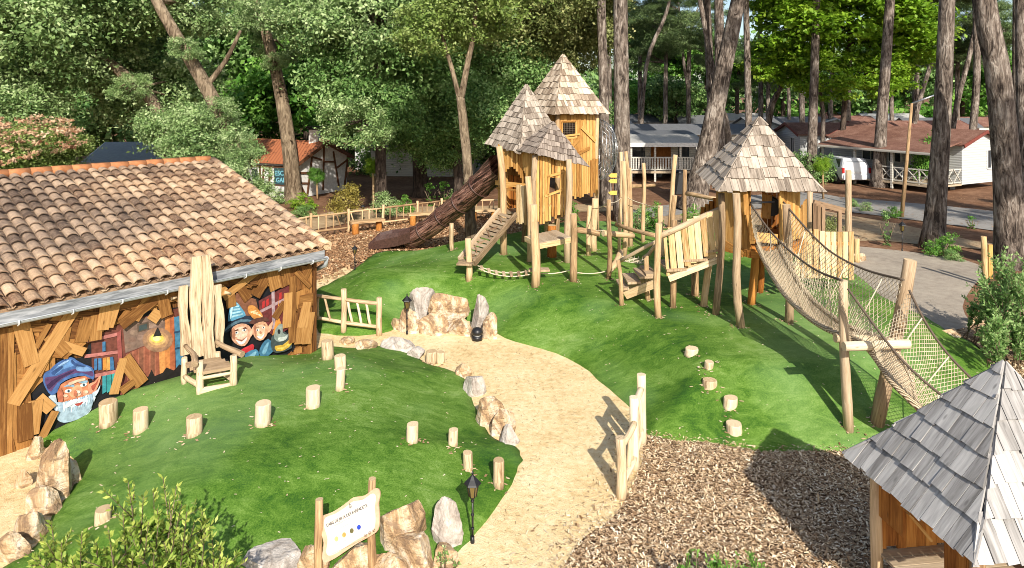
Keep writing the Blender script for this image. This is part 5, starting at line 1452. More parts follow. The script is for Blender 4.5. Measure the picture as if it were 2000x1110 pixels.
def add_text(body, size, origin, ex, ey, mat, parent, name='lettering', extr=.0008, spacing=1.0, align='LEFT'):
    cu = bpy.data.curves.new('txt', 'FONT'); cu.body = body; cu.size = size; cu.extrude = extr; cu.offset = size*.012; cu.space_character = spacing; cu.align_x = align; cu.resolution_u = 3
    ob = bpy.data.objects.new('txt', cu); COL.objects.link(ob)
    dg = bpy.context.evaluated_depsgraph_get(); me = bpy.data.meshes.new_from_object(ob.evaluated_get(dg)); bpy.data.objects.remove(ob)
    ex = Vector(ex).normalized(); n = ex.cross(Vector(ey)).normalized(); ey = n.cross(ex)
    Mx = Matrix.Translation(origin) @ Matrix((ex, ey, n)).transposed().to_4x4(); me.transform(Mx)
    r0 = Vector(root_of(parent).location); me.transform(Matrix.Translation(-r0))
    me.materials.clear(); me.materials.append(mat); me.name = name
    o = bpy.data.objects.new(name, me); COL.objects.link(o); o.parent = parent; return o
ex = SGp(733, 985)-SGp(640, 1032); ey = SGp(684, 985)-SGp(690, 1025)
add_text("L'AIRE DE JEUX DES FARFADETS", .0415, SGp(638, 1030, .0035), ex, ey, M['ink'], panel, spacing=.90)
M['ink_lt'] = flat('grey_ink', (.40, .36, .32), .7)
add_text("THE PLAYGROUND OF THE IMPS", .013, SGp(652, 1029, .0035), ex, ey, M['ink_lt'], panel, spacing=1.1)
add_text("- ............................................ -", .012, SGp(662, 1033, .0035), ex, ey, M['ink'], panel)
for (u, v, c) in ((657, 1053, (.85, .75, .25)), (672, 1045, (.62, .36, .10)), (687, 1037, (.12, .11, .04)), (701, 1030, (.02, .06, .45))):
    m = MB(); cen = SGp(u, v, .0035); e1 = ex.normalized(); e2 = sn.cross(e1); m.face([cen+(e1*math.cos(t)+e2*math.sin(t))*.024 for t in [2*math.pi*k_/20 for k_ in range(20)]]); m.build('colour_dot', paint(c), panel)
for (u, v) in ((714, 1046), (722, 1041), (730, 1036)):
    m = MB(); cen = SGp(u, v, .0035); e1 = ex.normalized(); e2 = sn.cross(e1); m.tube([cen+(e1*math.cos(t)+e2*math.sin(t))*.014 for t in [2*math.pi*k_/16 for k_ in range(17)]], .002, 4); m.beam(cen-e1*.01-e2*.01, cen+e1*.01+e2*.01, .004, .002, up=sn); m.build('round_symbol', M['ink'], panel)
m = MB(); cen = SGp(684, 989, .0035); e1 = ex.normalized(); e2 = sn.cross(e1)
m.tube([cen+(e1*math.cos(t)*.014+e2*math.sin(t)*.02) for t in [2*math.pi*k_/16 for k_ in range(17)]], .0022, 4); m.beam(cen-e2*.02, cen+e2*.03, .004, .002, up=sn); m.beam(cen-e1*.008, cen+e2*.012, .003, .002, up=sn); m.build('emblem', M['ink'], panel)
for k_ in range(4):
    m = MB(); a_ = SGp(655+k_*15, 1066-k_*8, .0035); m.beam(a_, a_+e1*.035, .003, .001, up=sn); m.build('caption_line', M['ink_lt'], panel)
m = MB(); m.beam(SGp(647, 1083, .0035), SGp(712, 1052, .0035), .002, .001, up=sn); m.build('caption_line', M['ink'], panel)

# little flecks of soil and bark gathered round stump and post feet
Q = []; T = []
for (x, y, r) in BASES:
    for k_ in range(13):
        a_ = rnd.uniform(0, 6.283); q_ = r*1.05+abs(rnd.gauss(0, .09)); X, Y = x+math.cos(a_)*q_, y+math.sin(a_)*q_; z = hz(X, Y)+.012; t = rnd.uniform(0, 3.14); L = rnd.uniform(.012, .035)
        d1 = V(math.cos(t)*L, math.sin(t)*L, 0); d2 = V(-math.sin(t)*L*.5, math.cos(t)*L*.5, 0); p = V(X, Y, z); Q += [p-d1-d2, p+d1-d2, p+d1+d2, p-d1+d2]; T.append(rnd.uniform(.1, .9))
tag(np_mesh('stray_debris', np.array([tuple(q) for q in Q]), 4, np.array(T), M['chips'], kind='stuff'), 'crumbs of bark and soil gathered round stump and post feet', 'debris')

# ------------------------------------------------------------ foliage
def leaf_cloud(seed, blobs, ncl, per, cr, ls, asp=.55, flat_=.7, shell=.45, up=.5, droop=0.0, tvar=.22):
    g = np.random.default_rng(seed)
    vol = np.array([b[3]*b[4]*b[5] for b in blobs])**.67; pr = vol/vol.sum()
    idx = g.choice(len(blobs), ncl, p=pr); B = np.array(blobs)[idx]
    d = g.normal(size=(ncl, 3)); d /= np.linalg.norm(d, axis=1)[:, None]
    rad = (shell+(1-shell)*g.random(ncl)**.6)[:, None]
    wob = 1+.18*np.sin(d[:, :1]*5+seed)*np.cos(d[:, 2:]*4+seed*2)
    cc = B[:, :3]+d*rad*B[:, 3:6]*wob
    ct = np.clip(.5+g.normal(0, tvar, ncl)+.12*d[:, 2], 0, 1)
    crr = cr*g.uniform(.5, 1.4, ncl)
    n = ncl*per
    C = np.repeat(cc, per, 0); off = g.normal(0, 1, (n, 3))*np.repeat(crr, per)[:, None]*.5; off[:, 2] *= flat_
    off[:, 2] -= droop*np.hypot(off[:, 0], off[:, 1])
    P = C+off
    nrm = np.repeat(d, per, 0)*.45+np.array([0, 0, up])+g.normal(0, .55, (n, 3)); nrm /= np.linalg.norm(nrm, axis=1)[:, None]
    a = g.normal(size=(n, 3)); a -= nrm*(a*nrm).sum(1)[:, None]; a /= np.linalg.norm(a, axis=1)[:, None]; b = np.cross(nrm, a)
    L = ls*g.uniform(.6, 1.25, n)[:, None]; Wd = L*asp
    q = np.stack([P-a*L*.5, P+b*Wd*.5-a*L*.05, P+a*L*.5-nrm*L*.12, P-b*Wd*.5-a*L*.05], 1).reshape(-1, 3)
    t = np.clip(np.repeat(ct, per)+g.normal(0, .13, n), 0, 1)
    return q, t, cc
CR = {}
def lib(key, mat, *a, **k):
    q, t, cc = leaf_cloud(*a, **k)
    ob = np_mesh('crown', q, 4, t, M[mat]); CR[key] = (ob.data, cc); bpy.data.objects.remove(ob)
def blobs(seed, n, R_, r, zs=.8):
    g = random.Random(seed); out = [(0, 0, 0, R_*.75, R_*.75, R_*.65)]
    for i in range(n):
        a = g.uniform(0, 6.28); e = g.uniform(-.7, 1.0); rr_ = r*g.uniform(.7, 1.25)
        out.append((math.cos(a)*math.cos(e)*R_*.72, math.sin(a)*math.cos(e)*R_*.72, math.sin(e)*R_*.72*zs, rr_, rr_, rr_*.8))
    return out
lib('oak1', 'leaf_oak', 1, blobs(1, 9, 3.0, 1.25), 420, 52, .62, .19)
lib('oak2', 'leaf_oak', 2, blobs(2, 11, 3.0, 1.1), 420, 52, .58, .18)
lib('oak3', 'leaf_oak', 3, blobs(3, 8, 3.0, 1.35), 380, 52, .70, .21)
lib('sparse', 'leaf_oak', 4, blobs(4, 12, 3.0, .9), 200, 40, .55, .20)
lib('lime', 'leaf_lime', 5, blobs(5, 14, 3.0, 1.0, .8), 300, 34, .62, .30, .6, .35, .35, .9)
lib('pine1', 'leaf_pine', 6, [(math.cos(i*2.4)*1.9*(i/9)**.5, math.sin(i*2.4)*1.9*(i/9)**.5, -.9+i*.21, 1.15, 1.15, .38) for i in range(10)], 260, 70, .42, .22, .14, .55, .3, .7)
lib('pine2', 'leaf_pine', 7, [(math.cos(i*2.4+1)*2.3*(1-i/12), math.sin(i*2.4+1)*2.3*(1-i/12), -1.2+i*.3, 1.0, 1.0, .34) for i in range(10)], 260, 70, .40, .22, .14, .55, .3, .7)
lib('bush1', 'leaf_dark', 8, blobs(8, 7, .8, .38), 90, 36, .2, .085)
lib('bush2', 'leaf_green', 9, blobs(9, 9, .8, .3, 1.0), 100, 26, .17, .10, .45)
lib('wisp', 'leaf_green', 10, [(0, 0, z, .22, .22, .3) for z in (-.5, 0, .5)], 26, 16, .12, .10, .5)
lib('far1', 'leaf_dark', 12, blobs(12, 10, 4.0, 1.7), 300, 26, .9, .46)
lib('far2', 'leaf_green', 13, blobs(13, 10, 4.0, 1.7), 300, 26, .9, .46)

def crown_at(parent, key, loc, sc, mat=None, rz=None, name='crown'):
    me, _ = CR[key]
    o = bpy.data.objects.new(name, me); COL.objects.link(o)
    if parent is not None: o.parent = parent; o.location = Vector(loc)-Vector(root_of(parent).location)
    else: o.location = loc
    o.scale = sc if hasattr(sc, '__len__') else (sc, sc, sc); o.rotation_euler = (0, 0, rnd.uniform(0, 6.28) if rz is None else rz)
    if mat: o.material_slots[0].link = 'OBJECT'; o.material_slots[0].material = M[mat]
    return o
def tree(lab, pts, wpx, crowns, barkm='bark_pine', group=None, name='pine_tree', D=None, limbs=(), cat='tree', seg=12, ltarget=True):
    """pts [(u,v)] base first at depth D (or per point (u,v,D)); wpx widths in pixels"""
    P = []
    for p in pts:
        d = p[2] if len(p) > 2 else D; P.append(W(p[0], p[1], d))
    P[0].z = -.1 if P[0].z > -.1 or True else 0
    rt = empty(name, V(P[0].x, P[0].y, 0), lab, cat, group)
    rr_ = [w_/2*p.y/FPX for w_, p in zip(wpx, P)]
    PP = catm(P, 4) if len(P) > 2 else [P[0].lerp(P[1], t/6) for t in range(7)]
    RR = list(np.interp(np.linspace(0, len(P)-1, len(PP)), range(len(P)), rr_)); RR[0] *= 1.35; RR[1] *= 1.08 if len(PP) > 8 else 1
    m = MB(rnd.random()); m.tube(PP, RR, seg, .5, wob=.05, caps=True)
    for lb in limbs:
        L = [W(*q[:3]) for q in lb[0]]; k_ = lb[1]/2*L[0].y/FPX; LL = catm(L, 4); m.tube(LL, list(np.linspace(k_, k_*.5, len(LL))), 8, .5, wob=.05)
    top = P[-1]
    for (key, loc, sc, mt) in crowns:
        c = W(*loc); crown_at(rt, key, c, sc, mt)
        if ltarget:   # limbs to clump centres
            cc = CR[key][1]; s_ = sc if not hasattr(sc, '__len__') else sc[0]
            src = min(PP, key=lambda q: (q-c).length)
            for j in range(5):
                t = cc[(j*37) % len(cc)]*s_*.6; e = c+Vector(t); md = src.lerp(e, .5)+V(0, 0, .25)
                m.tube([src, md, e], [rr_[-1]*.55, rr_[-1]*.35, .02], 6, .5)
    m.build('trunk', M[barkm], rt)
    return rt
# --- left wood
OG = 'broadleaf trees behind the tiled hall'
tree('leaning ivy grown trunk rising from behind the right end of the tiled roof', [(492,372),(455,280),(402,170),(350,80),(305,0),(262,-90)], [40,32,27,24,20,14], [('oak1',(240,-20,27),.9,None),('sparse',(370,20,28.5),.6,None),('sparse',(420,215,24.2),.26,None),('sparse',(365,95,24.5),.22,None),('sparse',(470,285,23.6),.28,None),('oak3',(150,-80,27),1.0,None),('sparse',(370,10,28),.7,None)], 'bark_oak', OG, 'oak_tree', 25,
     limbs=[([(402,170,25),(440,120,25.2),(470,60,25.5)],12)])
tree('tree with a dark bough slanting down right above the slate roof', [(365,345),(310,222),(240,145),(185,100),(120,40)], [26,24,22,18,12], [('oak1',(130,95,28.5),.85,None),('oak3',(60,60,27),1.0,None),('oak2',(330,200,31.5),.95,None),('oak2',(265,180,31),.6,None),('sparse',(250,170,27),.3,None),('sparse',(60,230,33),.7,None),('oak2',(30,200,28),.8,None),('oak3',(240,50,31.5),1.0,None)], 'bark_oak', OG, 'oak_tree', 28)
tree('broad grey green tree filling the top left corner', [(40,330),(60,200),(50,60),(30,-80)], [34,28,22,14], [('oak2',(20,90,31),1.15,None),('oak1',(130,-10,30),1.1,None),('oak1',(0,-60,29),1.0,None),('oak3',(90,95,30),.9,None),('oak1',(230,110,31),.85,None)], 'bark_dark', OG, 'oak_tree', 31)
tree('low spreading tree whose leaves hang over the end of the tiled ridge', [(455,360),(440,330),(400,300),(380,280)], [14,12,10,8], [('oak2',(400,285,24.8),.58,None),('sparse',(478,348,23),.34,None),('oak3',(350,262,26),.5,None)], 'bark_dark', OG, 'oak_tree', 25)
tree('tall trunk standing in front of the timbered cottage roof', [(575,388),(566,300),(548,180),(524,80),(498,0),(478,-90)], [34,28,24,20,17,12], [('sparse',(455,10,36),.85,None),('sparse',(545,90,36.5),.5,None),('sparse',(512,30,33.6),.42,None),('sparse',(535,120,34.2),.25,None),('oak2',(600,-60,37),.9,None)], 'bark_oak', OG, 'oak_tree', 35)
tree('bright green tree directly behind the timbered cottage', [(600,330),(600,240),(590,120)], [20,16,10], [('far2',(600,170,46),.95,'leaf_green'),('far2',(520,230,47),.8,'leaf_green'),('far2',(640,60,48),1.1,'leaf_green'),('far2',(700,150,49),.8,'leaf_green')], 'bark_dark', OG, 'oak_tree', 46)
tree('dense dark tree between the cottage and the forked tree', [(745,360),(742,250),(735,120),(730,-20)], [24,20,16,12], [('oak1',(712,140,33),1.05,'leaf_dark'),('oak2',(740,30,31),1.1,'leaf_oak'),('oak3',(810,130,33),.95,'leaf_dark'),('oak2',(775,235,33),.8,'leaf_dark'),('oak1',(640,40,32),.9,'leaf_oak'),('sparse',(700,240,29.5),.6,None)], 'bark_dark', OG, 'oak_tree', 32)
tree('forked mossy trunk beside the tube slide', [(921,478),(914,340),(905,240),(899,190)], [23,19,18,16], [('sparse',(905,0,25.5),.85,'leaf_yg'),('sparse',(850,50,25),.62,'leaf_yg'),('sparse',(935,40,26),.5,'leaf_yg'),('sparse',(960,-40,26),.8,'leaf_yg')], 'bark_oak', OG, 'forked_tree', 25,
     ltarget=False, limbs=[([(900,195,25),(914,120,25),(926,60,25),(930,-40,25)],14),([(899,200,25),(884,140,25),(868,85,25),(850,20,25)],11)])
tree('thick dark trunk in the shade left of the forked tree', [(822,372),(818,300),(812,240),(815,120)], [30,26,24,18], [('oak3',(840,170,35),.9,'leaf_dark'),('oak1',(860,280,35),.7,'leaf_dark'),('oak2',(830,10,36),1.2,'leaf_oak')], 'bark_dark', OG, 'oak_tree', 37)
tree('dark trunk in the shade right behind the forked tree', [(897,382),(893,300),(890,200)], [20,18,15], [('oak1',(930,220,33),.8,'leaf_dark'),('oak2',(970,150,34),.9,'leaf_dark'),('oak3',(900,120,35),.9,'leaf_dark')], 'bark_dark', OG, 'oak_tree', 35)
tree('olive toned tree left of the tallest tower peak', [(1010,360),(1005,200),(1000,60)], [24,20,14], [('oak1',(990,50,34),1.05,'leaf_olive'),('oak2',(1060,-10,34),1.0,'leaf_olive'),('oak2',(1010,170,36),.9,'leaf_dark'),('oak3',(1080,90,36),.9,'leaf_olive')], 'bark_dark', OG, 'oak_tree', 36)
tree('dark leafy tree behind the tallest tower peak', [(1110,350),(1115,200),(1120,60)], [24,20,14], [('oak3',(1130,90,38),.85,'leaf_olive'),('oak1',(1130,-20,38),.9,'leaf_olive'),('oak2',(1120,220,39),.75,'leaf_dark'),('oak1',(1060,260,40),.75,'leaf_dark')], 'bark_dark', OG, 'oak_tree', 40)
tree('shaded tree deep behind the tube slide', [(960,350),(955,300),(950,240)], [18,15,12], [('far1',(930,250,46),.7,None),('far1',(840,230,47),.8,None),('far1',(1010,290,46),.6,None),('far1',(760,300,48),.6,None)], 'bark_dark', OG, 'oak_tree', 46)
tree('shaded tree deep behind the bright green tree', [(460,330),(450,250),(440,150)], [18,15,12], [('far1',(470,110,50),1.1,None),('far1',(560,20,50),1.2,None),('far1',(380,160,50),1.1,None),('far1',(700,270,52),.8,None),('far1',(250,100,50),1.3,None),('far1',(100,120,50),1.3,None),('far2',(230,232,45),.9,'leaf_dark'),('far2',(120,225,46),.9,'leaf_dark'),('far2',(320,240,45),.8,'leaf_dark')], 'bark_dark', OG, 'oak_tree', 50)
# pink silk tree
g_ = W(60, 350, 24); rt = empty('silk_tree', V(g_.x, g_.y, 0), 'silk tree covered in pale pink blossom at the left edge behind the roof', 'tree')
m = MB(); m.tube([V(g_.x, g_.y, -.1), V(g_.x, g_.y, 2)], [.15, .1], 8); m.build('trunk', M['bark_oak'], rt)
for (u, v, s_) in ((30, 300, .55), (100, 300, .42), (-20, 330, .5), (70, 340, .45)): crown_at(rt, 'oak3', W(u, v, 23.5), (s_, s_, s_*.8), 'leaf_yg')
q, t, cc = leaf_cloud(31, [(0, 0, .55, 1.6, 1.5, .45), (-1.4, 0, .3, 1.2, 1.2, .5), (.9, 0, .2, 1.0, 1.0, .5), (-.4, -1, -.2, 1.2, .8, .4)], 190, 16, .15, .12, .6, .5, .7)
fl = np_mesh('blossom', q, 4, t, M['flower_pink'], parent=rt, loc=W(48, 283, 22.6)-Vector(rt.location))

# --- right pines
PG = 'tall pines around the mobile homes'
def pine(lab, pts, wpx, D, cr=None, **k):
    u, v = pts[-1][0], pts[-1][1]; u0, v0 = pts[-2][0], pts[-2][1]
    sl_ = (u-u0)/(v-v0) if v != v0 else 0
    zt_ = k.pop('zt', 15.0); vt = YH-(zt_-HC)*FPX/D; ut = u+sl_*(vt-v)*.6
    pts = list(pts)+[(ut, vt)]; wpx = list(wpx)+[wpx[-1]*.6]
    if cr is None:
        s_ = rnd.uniform(.95, 1.25); kk = FPX/D
        cr = [(rnd.choice(['pine1', 'pine2']), (ut+rnd.uniform(-1, 1)*kk, vt-1*kk*.3, D), (s_, s_, s_), None), (rnd.choice(['pine1', 'pine2']), (ut+rnd.uniform(-2, 2)*kk, vt+1.6*kk, D+1), (s_*.7, s_*.7, s_*.6), None)]
    return tree(lab, pts, wpx, cr, 'bark_pine', PG, 'pine_tree', D, **k)
pine('straight thick pine right beside the wire climbing basket', [(1217,425),(1214,200),(1212,0)], [33,30,27], 30)
pine('pine with dim trunk just behind the wire basket', [(1184,402),(1180,220),(1174,0)], [24,20,18], 34)
pine('thin pine trunk between the two pines behind the tall tower', [(1190,385),(1190,200),(1188,0)], [11,10,9], 44)
pine('big pine leaning right in front of the flat roofed mobile home', [(1350,402),(1382,290),(1410,150),(1438,20),(1452,-60)], [52,40,34,29,26], 33)
pine('pine trunk rising behind the leaning pine on its left', [(1396,350),(1390,220),(1380,0)], [20,17,15], 44)
pine('pine trunk rising behind the leaning pine on its right', [(1404,345),(1406,200),(1404,0)], [24,20,17], 42)
pine('slim pine seen above the peak of the square tower', [(1463,310),(1461,180),(1457,0)], [14,13,11], 47)
pine('very thin pine right of the slim pine above the square tower', [(1485,300),(1486,180),(1484,60)], [10,9,8], 56)
pine('short dark pine trunk leaning right above the square tower', [(1490,300),(1505,215),(1530,150)], [13,12,10], 50)
pine('pine trunk in front of the long red roofed mobile home', [(1584,342),(1589,200),(1594,0)], [21,17,15], 44)
pine('pine trunk in front of the porch beside the white car', [(1716,362),(1722,240),(1738,0)], [28,21,18], 41)
pine('large flaky barked pine beside the far lantern', [(1822,482),(1838,260),(1850,0)], [40,32,28], 24.6)
pine('largest pine leaning left at the right edge', [(1978,515),(1966,330),(1950,150),(1922,0)], [62,48,44,40], 22)
pine('slender curved pine behind the porch gable', [(1893,300),(1908,150),(1905,0)], [15,13,11], 50)
pine('dark pine at the top right edge', [(1990,330),(1985,150),(1985,0)], [14,13,12], 42)
pine('thick pine trunk half out of frame at the right edge', [(2010,420),(2000,260),(1995,100)], [30,24,20], 31)
pine('pine leaning right above the far roofs near the right edge', [(1848,290),(1870,200),(1900,80)], [11,10,9], 52)
pine('pine leaning right behind the street lamp arm', [(1770,290),(1795,200),(1828,90)], [10,9,8], 54)
pine('dark upright pine right of the street lamp arm', [(1787,285),(1789,150),(1785,0)], [13,12,11], 56)
pine('dark pine trunk between the porch pine and the lamp', [(1655,285),(1657,180),(1660,80)], [11,10,9], 60)
pine('pale bare trunk behind the pine by the long red roof', [(1602,310),(1608,230),(1600,160)], [9,8,7], 46)
pine('distant pine trunk left of the pine by the long red roof', [(1568,280),(1566,180),(1564,60)], [11,10,8], 64)
pine('distant dark pine trunk right of the pale bare trunk', [(1626,275),(1622,200),(1626,120)], [10,9,8], 66)
pine('far trunk just right of the porch pine', [(1744,285),(1741,180),(1744,90)], [9,8,7], 62)
pine('crooked trunk left of the big leaning pine', [(1250,275),(1262,130),(1300,30)], [8,8,7], 58)
pine('leaning dark trunk behind the big leaning pine', [(1432,330),(1418,240),(1400,180)], [15,13,12], 43)
pine('far trunk between the straight pine and the leaning pine', [(1342,270),(1345,190),(1335,120)], [8,7,6], 66)
pine('distant thin trunk right of the square tower peak', [(1540,270),(1541,200),(1536,120)], [8,7,6], 68)
# two pines whose shadows stripe the yard, right of the frame
for (x, y, z, lab) in ((19.5, 9.5, 12, 'pine just outside the right edge shading the yard'), (24, 16, 13, 'second pine outside the right edge shading the road')):
    rt = empty('pine_tree', (x, y, 0), lab, 'tree', PG); m = MB(); m.tube([V(x, y, -.1), V(x+.3, y, z*.6), V(x, y, z)], [.38, .28, .15], 12); m.build('trunk', M['bark_pine'], rt)
    crown_at(rt, 'pine1', V(x, y, z), (1.1, 1.1, 1)); crown_at(rt, 'pine2', V(x+1, y+1, z-1.8), (.9, .9, .9))
# lime green trees and mid green ones
tree('vivid lime green maple behind the mobile homes', [(1640,290),(1650,200),(1660,60)], [12,10,8], [('lime',(1560,60,47),1.2,None),('lime',(1680,40,46),1.3,None),('lime',(1770,90,47),1.1,None),('lime',(1600,150,46),.9,None),('lime',(1510,120,48),.8,None),('lime',(1720,150,46),.8,None),('lime',(1640,-40,47),1.2,None),('lime',(1540,-10,48),1.0,None)], 'bark_dark', None, 'maple_tree', 47)
FGp = 'green trees deep among the mobile homes'
for i, (u, v, D_, s_, mt, lab) in enumerate([(1300,150,60,1.0,'leaf_green','rounded mid green tree right of the straight pine'),(1250,200,55,.6,'leaf_green','small bright green tree by the straight pine'),(1320,205,52,.7,'leaf_dark','dark round tree above the flat roofed mobile home'),(1380,150,62,.8,'leaf_dark','dark green tree behind the big leaning pine'),(1440,180,60,.7,'leaf_green','green tree left above the square tower peak'),
    (1530,190,64,.8,'leaf_dark','dark green tree right above the square tower peak'),(1700,210,66,.9,'leaf_dark','dark tree under the lime green maple'),(1800,190,62,.9,'leaf_dark','dark tree behind the street lamp arm'),(1880,170,64,1.0,'leaf_dark','dark tree behind the slender curved pine'),(1950,190,60,.9,'leaf_green','mid green tree near the top right'),(1262,120,66,.8,'leaf_dark','tall green tree at the left of the right hand wood'),(1620,220,62,.6,'leaf_dark','low dark tree above the long red roof')]):
    v -= 42 if i not in (1, 2) else 10; D_ += 22
    tree(lab, [(u,v+135),(u,v+40),(u+4,v-10)], [9,8,6], [('far1',(u,v,D_),s_*1.15,mt),('far1',(u+35,v+10,D_+2),s_*.7,mt)], 'bark_dark', FGp, 'broadleaf_tree', D_)
for i, (u, v, D_, s_, lab) in enumerate([(1300,70,62,1.5,'high pine crown left of the big leaning pine'),(1250,50,70,1.4,'high pine crown beside the straight pine'),(1345,60,66,1.3,'high pine crown touching the big leaning pine'),(1500,110,72,1.4,'pine crown behind the lime green maple'),(1870,70,64,1.5,'pine crown between the flaky pine and the largest pine'),(1960,60,60,1.3,'pine crown at the top right corner'),(1790,40,70,1.4,'pine crown left of the flaky barked pine')]):
    tree(lab, [(u,v+170),(u,v+80),(u+3,v)], [9,8,6], [('pine1',(u,v,D_),s_,None),('pine2',(u+rnd.uniform(-60,60),v+45,D_+2),s_*.7,None),('pine2',(u+rnd.uniform(-70,70),v-50,D_+1),s_*.8,None)], 'bark_pine', 'distant pines with visible crowns', 'pine_tree', D_)

# far wood
g = np.random.default_rng(77)
BL = []
for i in range(150):
    x = g.uniform(-105, 110); y = g.uniform(88, 130)
    zc = g.uniform(4.5, 15 if x < 8 else (8.5 if x < 26 else 12)); r_ = g.uniform(3, 5.5); BL.append((x, y, zc, r_, r_*.8, r_*.8))
q, t, cc = leaf_cloud(78, BL, 3000, 20, 1.7, 1.0, .6, .7, .5)
fw = np_mesh('far_wood', q, 4, t, M['leaf_dark'], kind='stuff'); tag(fw, 'distant wood closing the view behind the mobile homes', 'wood')
BL = []
for i in range(60):
    x = g.uniform(-30, 90); y = g.uniform(80, 115); r_ = g.uniform(2, 3.5); BL.append((x, y, g.uniform(.5, 4), r_, r_, r_*.8))
q, t, cc = leaf_cloud(79, BL, 1000, 16, 1.2, .8, .6, .7, .5)
fw = np_mesh('far_undergrowth', q, 4, t, M['leaf_green'], kind='stuff'); tag(fw, 'low green undergrowth far behind the mobile homes', 'undergrowth')

# --- shrubs
def shrub(lab, u, vb, key, sc, mat=None, name='shrub', dz=.45, grp='planted shrubs'):
    g_ = G(u, vb); s_ = sc if hasattr(sc, '__len__') else (sc, sc, sc)
    rt = empty(name, g_, lab, 'shrub', grp)
    crown_at(rt, key, g_+V(0, 0, dz*s_[2]*1.1), s_, mat, name='foliage')
    m = MB()
    for k_ in range(6):
        a_ = rnd.uniform(0, 6.28); m.tube([g_-V(0,0,.03), g_+V(math.cos(a_)*.12, math.sin(a_)*.12, .3*s_[2]), g_+V(math.cos(a_)*.4*s_[0], math.sin(a_)*.4*s_[1], .8*s_[2])], [.018, .014, .008], 5)
    m.build('stems', M['bark_oak'], rt); return rt
shrub('yellow olive shrub with bare forked base behind the back fence', 672, 437, 'bush1', (1.05, 1, 1.05), 'leaf_yellow', dz=.85)
shrub('dark dome shrub behind the back fence', 756, 428, 'bush1', (.85, .8, .85), 'leaf_oak', dz=.7)
shrub('light green large leaved shrub right of the dark dome shrub', 792, 415, 'bush2', (.65, .6, .65), 'leaf_green')
shrub('grey green shrub at the foot of the cottage left corner', 535, 395, 'bush1', (1.0, 1, .75), 'leaf_oak')
shrub('bright green grassy shrub below the cottage gable', 592, 408, 'bush2', (.9, .9, .6), 'leaf_lime')
shrub('dark green shrub at the fence end behind the tiled roof', 590, 428, 'bush1', (.75, .7, .55), 'leaf_dark')
shrub('thin leafy sapling shrub right of the lit shrubs', 842, 402, 'wisp', (.9, .9, .9), 'leaf_green')
shrub('thin leafy sapling shrub nearest the forked trunk', 868, 398, 'wisp', (1.0, 1, .9), 'leaf_green')
shrub('leafy shrub left of the forked trunk base', 895, 392, 'bush2', (.6, .6, .8), 'leaf_oak')
shrub('shrub in the shade under the wire basket', 1112, 432, 'bush2', (.55, .5, .7), 'leaf_green')
shrub('broad leaved plant behind the balancing poles on the left', 1243, 448, 'bush2', (.55, .5, .7), 'leaf_dark')
shrub('pale leaved plant in the middle behind the balancing poles', 1278, 446, 'bush2', (.6, .5, .75), 'leaf_green')
shrub('pale leaved plant at the stair handrail', 1350, 440, 'bush2', (.6, .5, .7), 'leaf_green')
shrub('low plant behind the stair handrail on the right', 1375, 428, 'bush2', (.5, .5, .5), 'leaf_oak')
shrub('green shrub hugging the foot of the flaky barked pine', 1838, 500, 'bush2', (.7, .6, .65), 'leaf_green')
shrub('low dark plant right of the flaky pine shrub', 1862, 508, 'bush1', (.45, .4, .3), 'leaf_dark')
shrub('thin climbing plant left of the far lantern', 1732, 478, 'wisp', (.7, .7, 1.0), 'leaf_dark')
shrub('little plant at the road edge right of the flaky pine', 1898, 446, 'wisp', (.6, .6, .4), 'leaf_green')
shrub('little plant at the road edge by the lamp pole', 1748, 424, 'bush1', (.45, .4, .4), 'leaf_green')
shrub('small plant on the road verge left of the lamp pole', 1692, 412, 'bush1', (.4, .4, .35), 'leaf_oak')
shrub('small plant on the road verge behind the tall grey post', 1668, 404, 'bush1', (.35, .35, .35), 'leaf_dark')
shrub('olive shrub behind the brown railing', 1618, 478, 'bush1', (.6, .5, .9), 'leaf_olive')
shrub('bushy dark conifer at the corner of the long mobile home', 1570, 350, 'bush1', (1.3, 1.2, 1.6), 'leaf_dark', 'conifer_shrub')
shrub('dark hedge shrub left of the white car', 1618, 356, 'bush1', (1.6, 1.2, 1.5), 'leaf_dark', 'conifer_shrub')
shrub('leafy vine hanging on the porch corner', 1812, 368, 'bush2', (1.5, 1.0, 2.2), 'leaf_green', 'porch_vine', dz=.75)
shrub('shrub beside the right edge behind the largest pine', 1992, 400, 'bush1', (1.2, 1.1, 1.0), 'leaf_green')
shrub('dark low shrub at the foot of the leaning pine', 1505, 372, 'bush1', (.8,.8,.7), 'leaf_dark')
# young staked trees
for (u, vb, vt, D_, lab, key) in ((730,412,335,32.5,'young staked tree right of the cottage gable','oak2'),(620,388,352,35.9,'young tree against the white cottage wall','oak2'),(1608,372,332,36,'young tree tied to an orange stake behind the square tower','oak2')):
    b0 = W(u, vb, D_); b0.z = 0; rt = empty('young_tree', b0, lab, 'tree', 'young staked trees'); m = MB(); m.tube([b0, W(u-1, vt+10, D_), W(u-2, vt-15, D_)], [.06, .045, .02], 8); m.build('trunk', M['log'], rt)
    crown_at(rt, key, W(u-2, vt-8, D_), (.145, .145, .2), 'leaf_lime' if u != 620 else 'leaf_green')

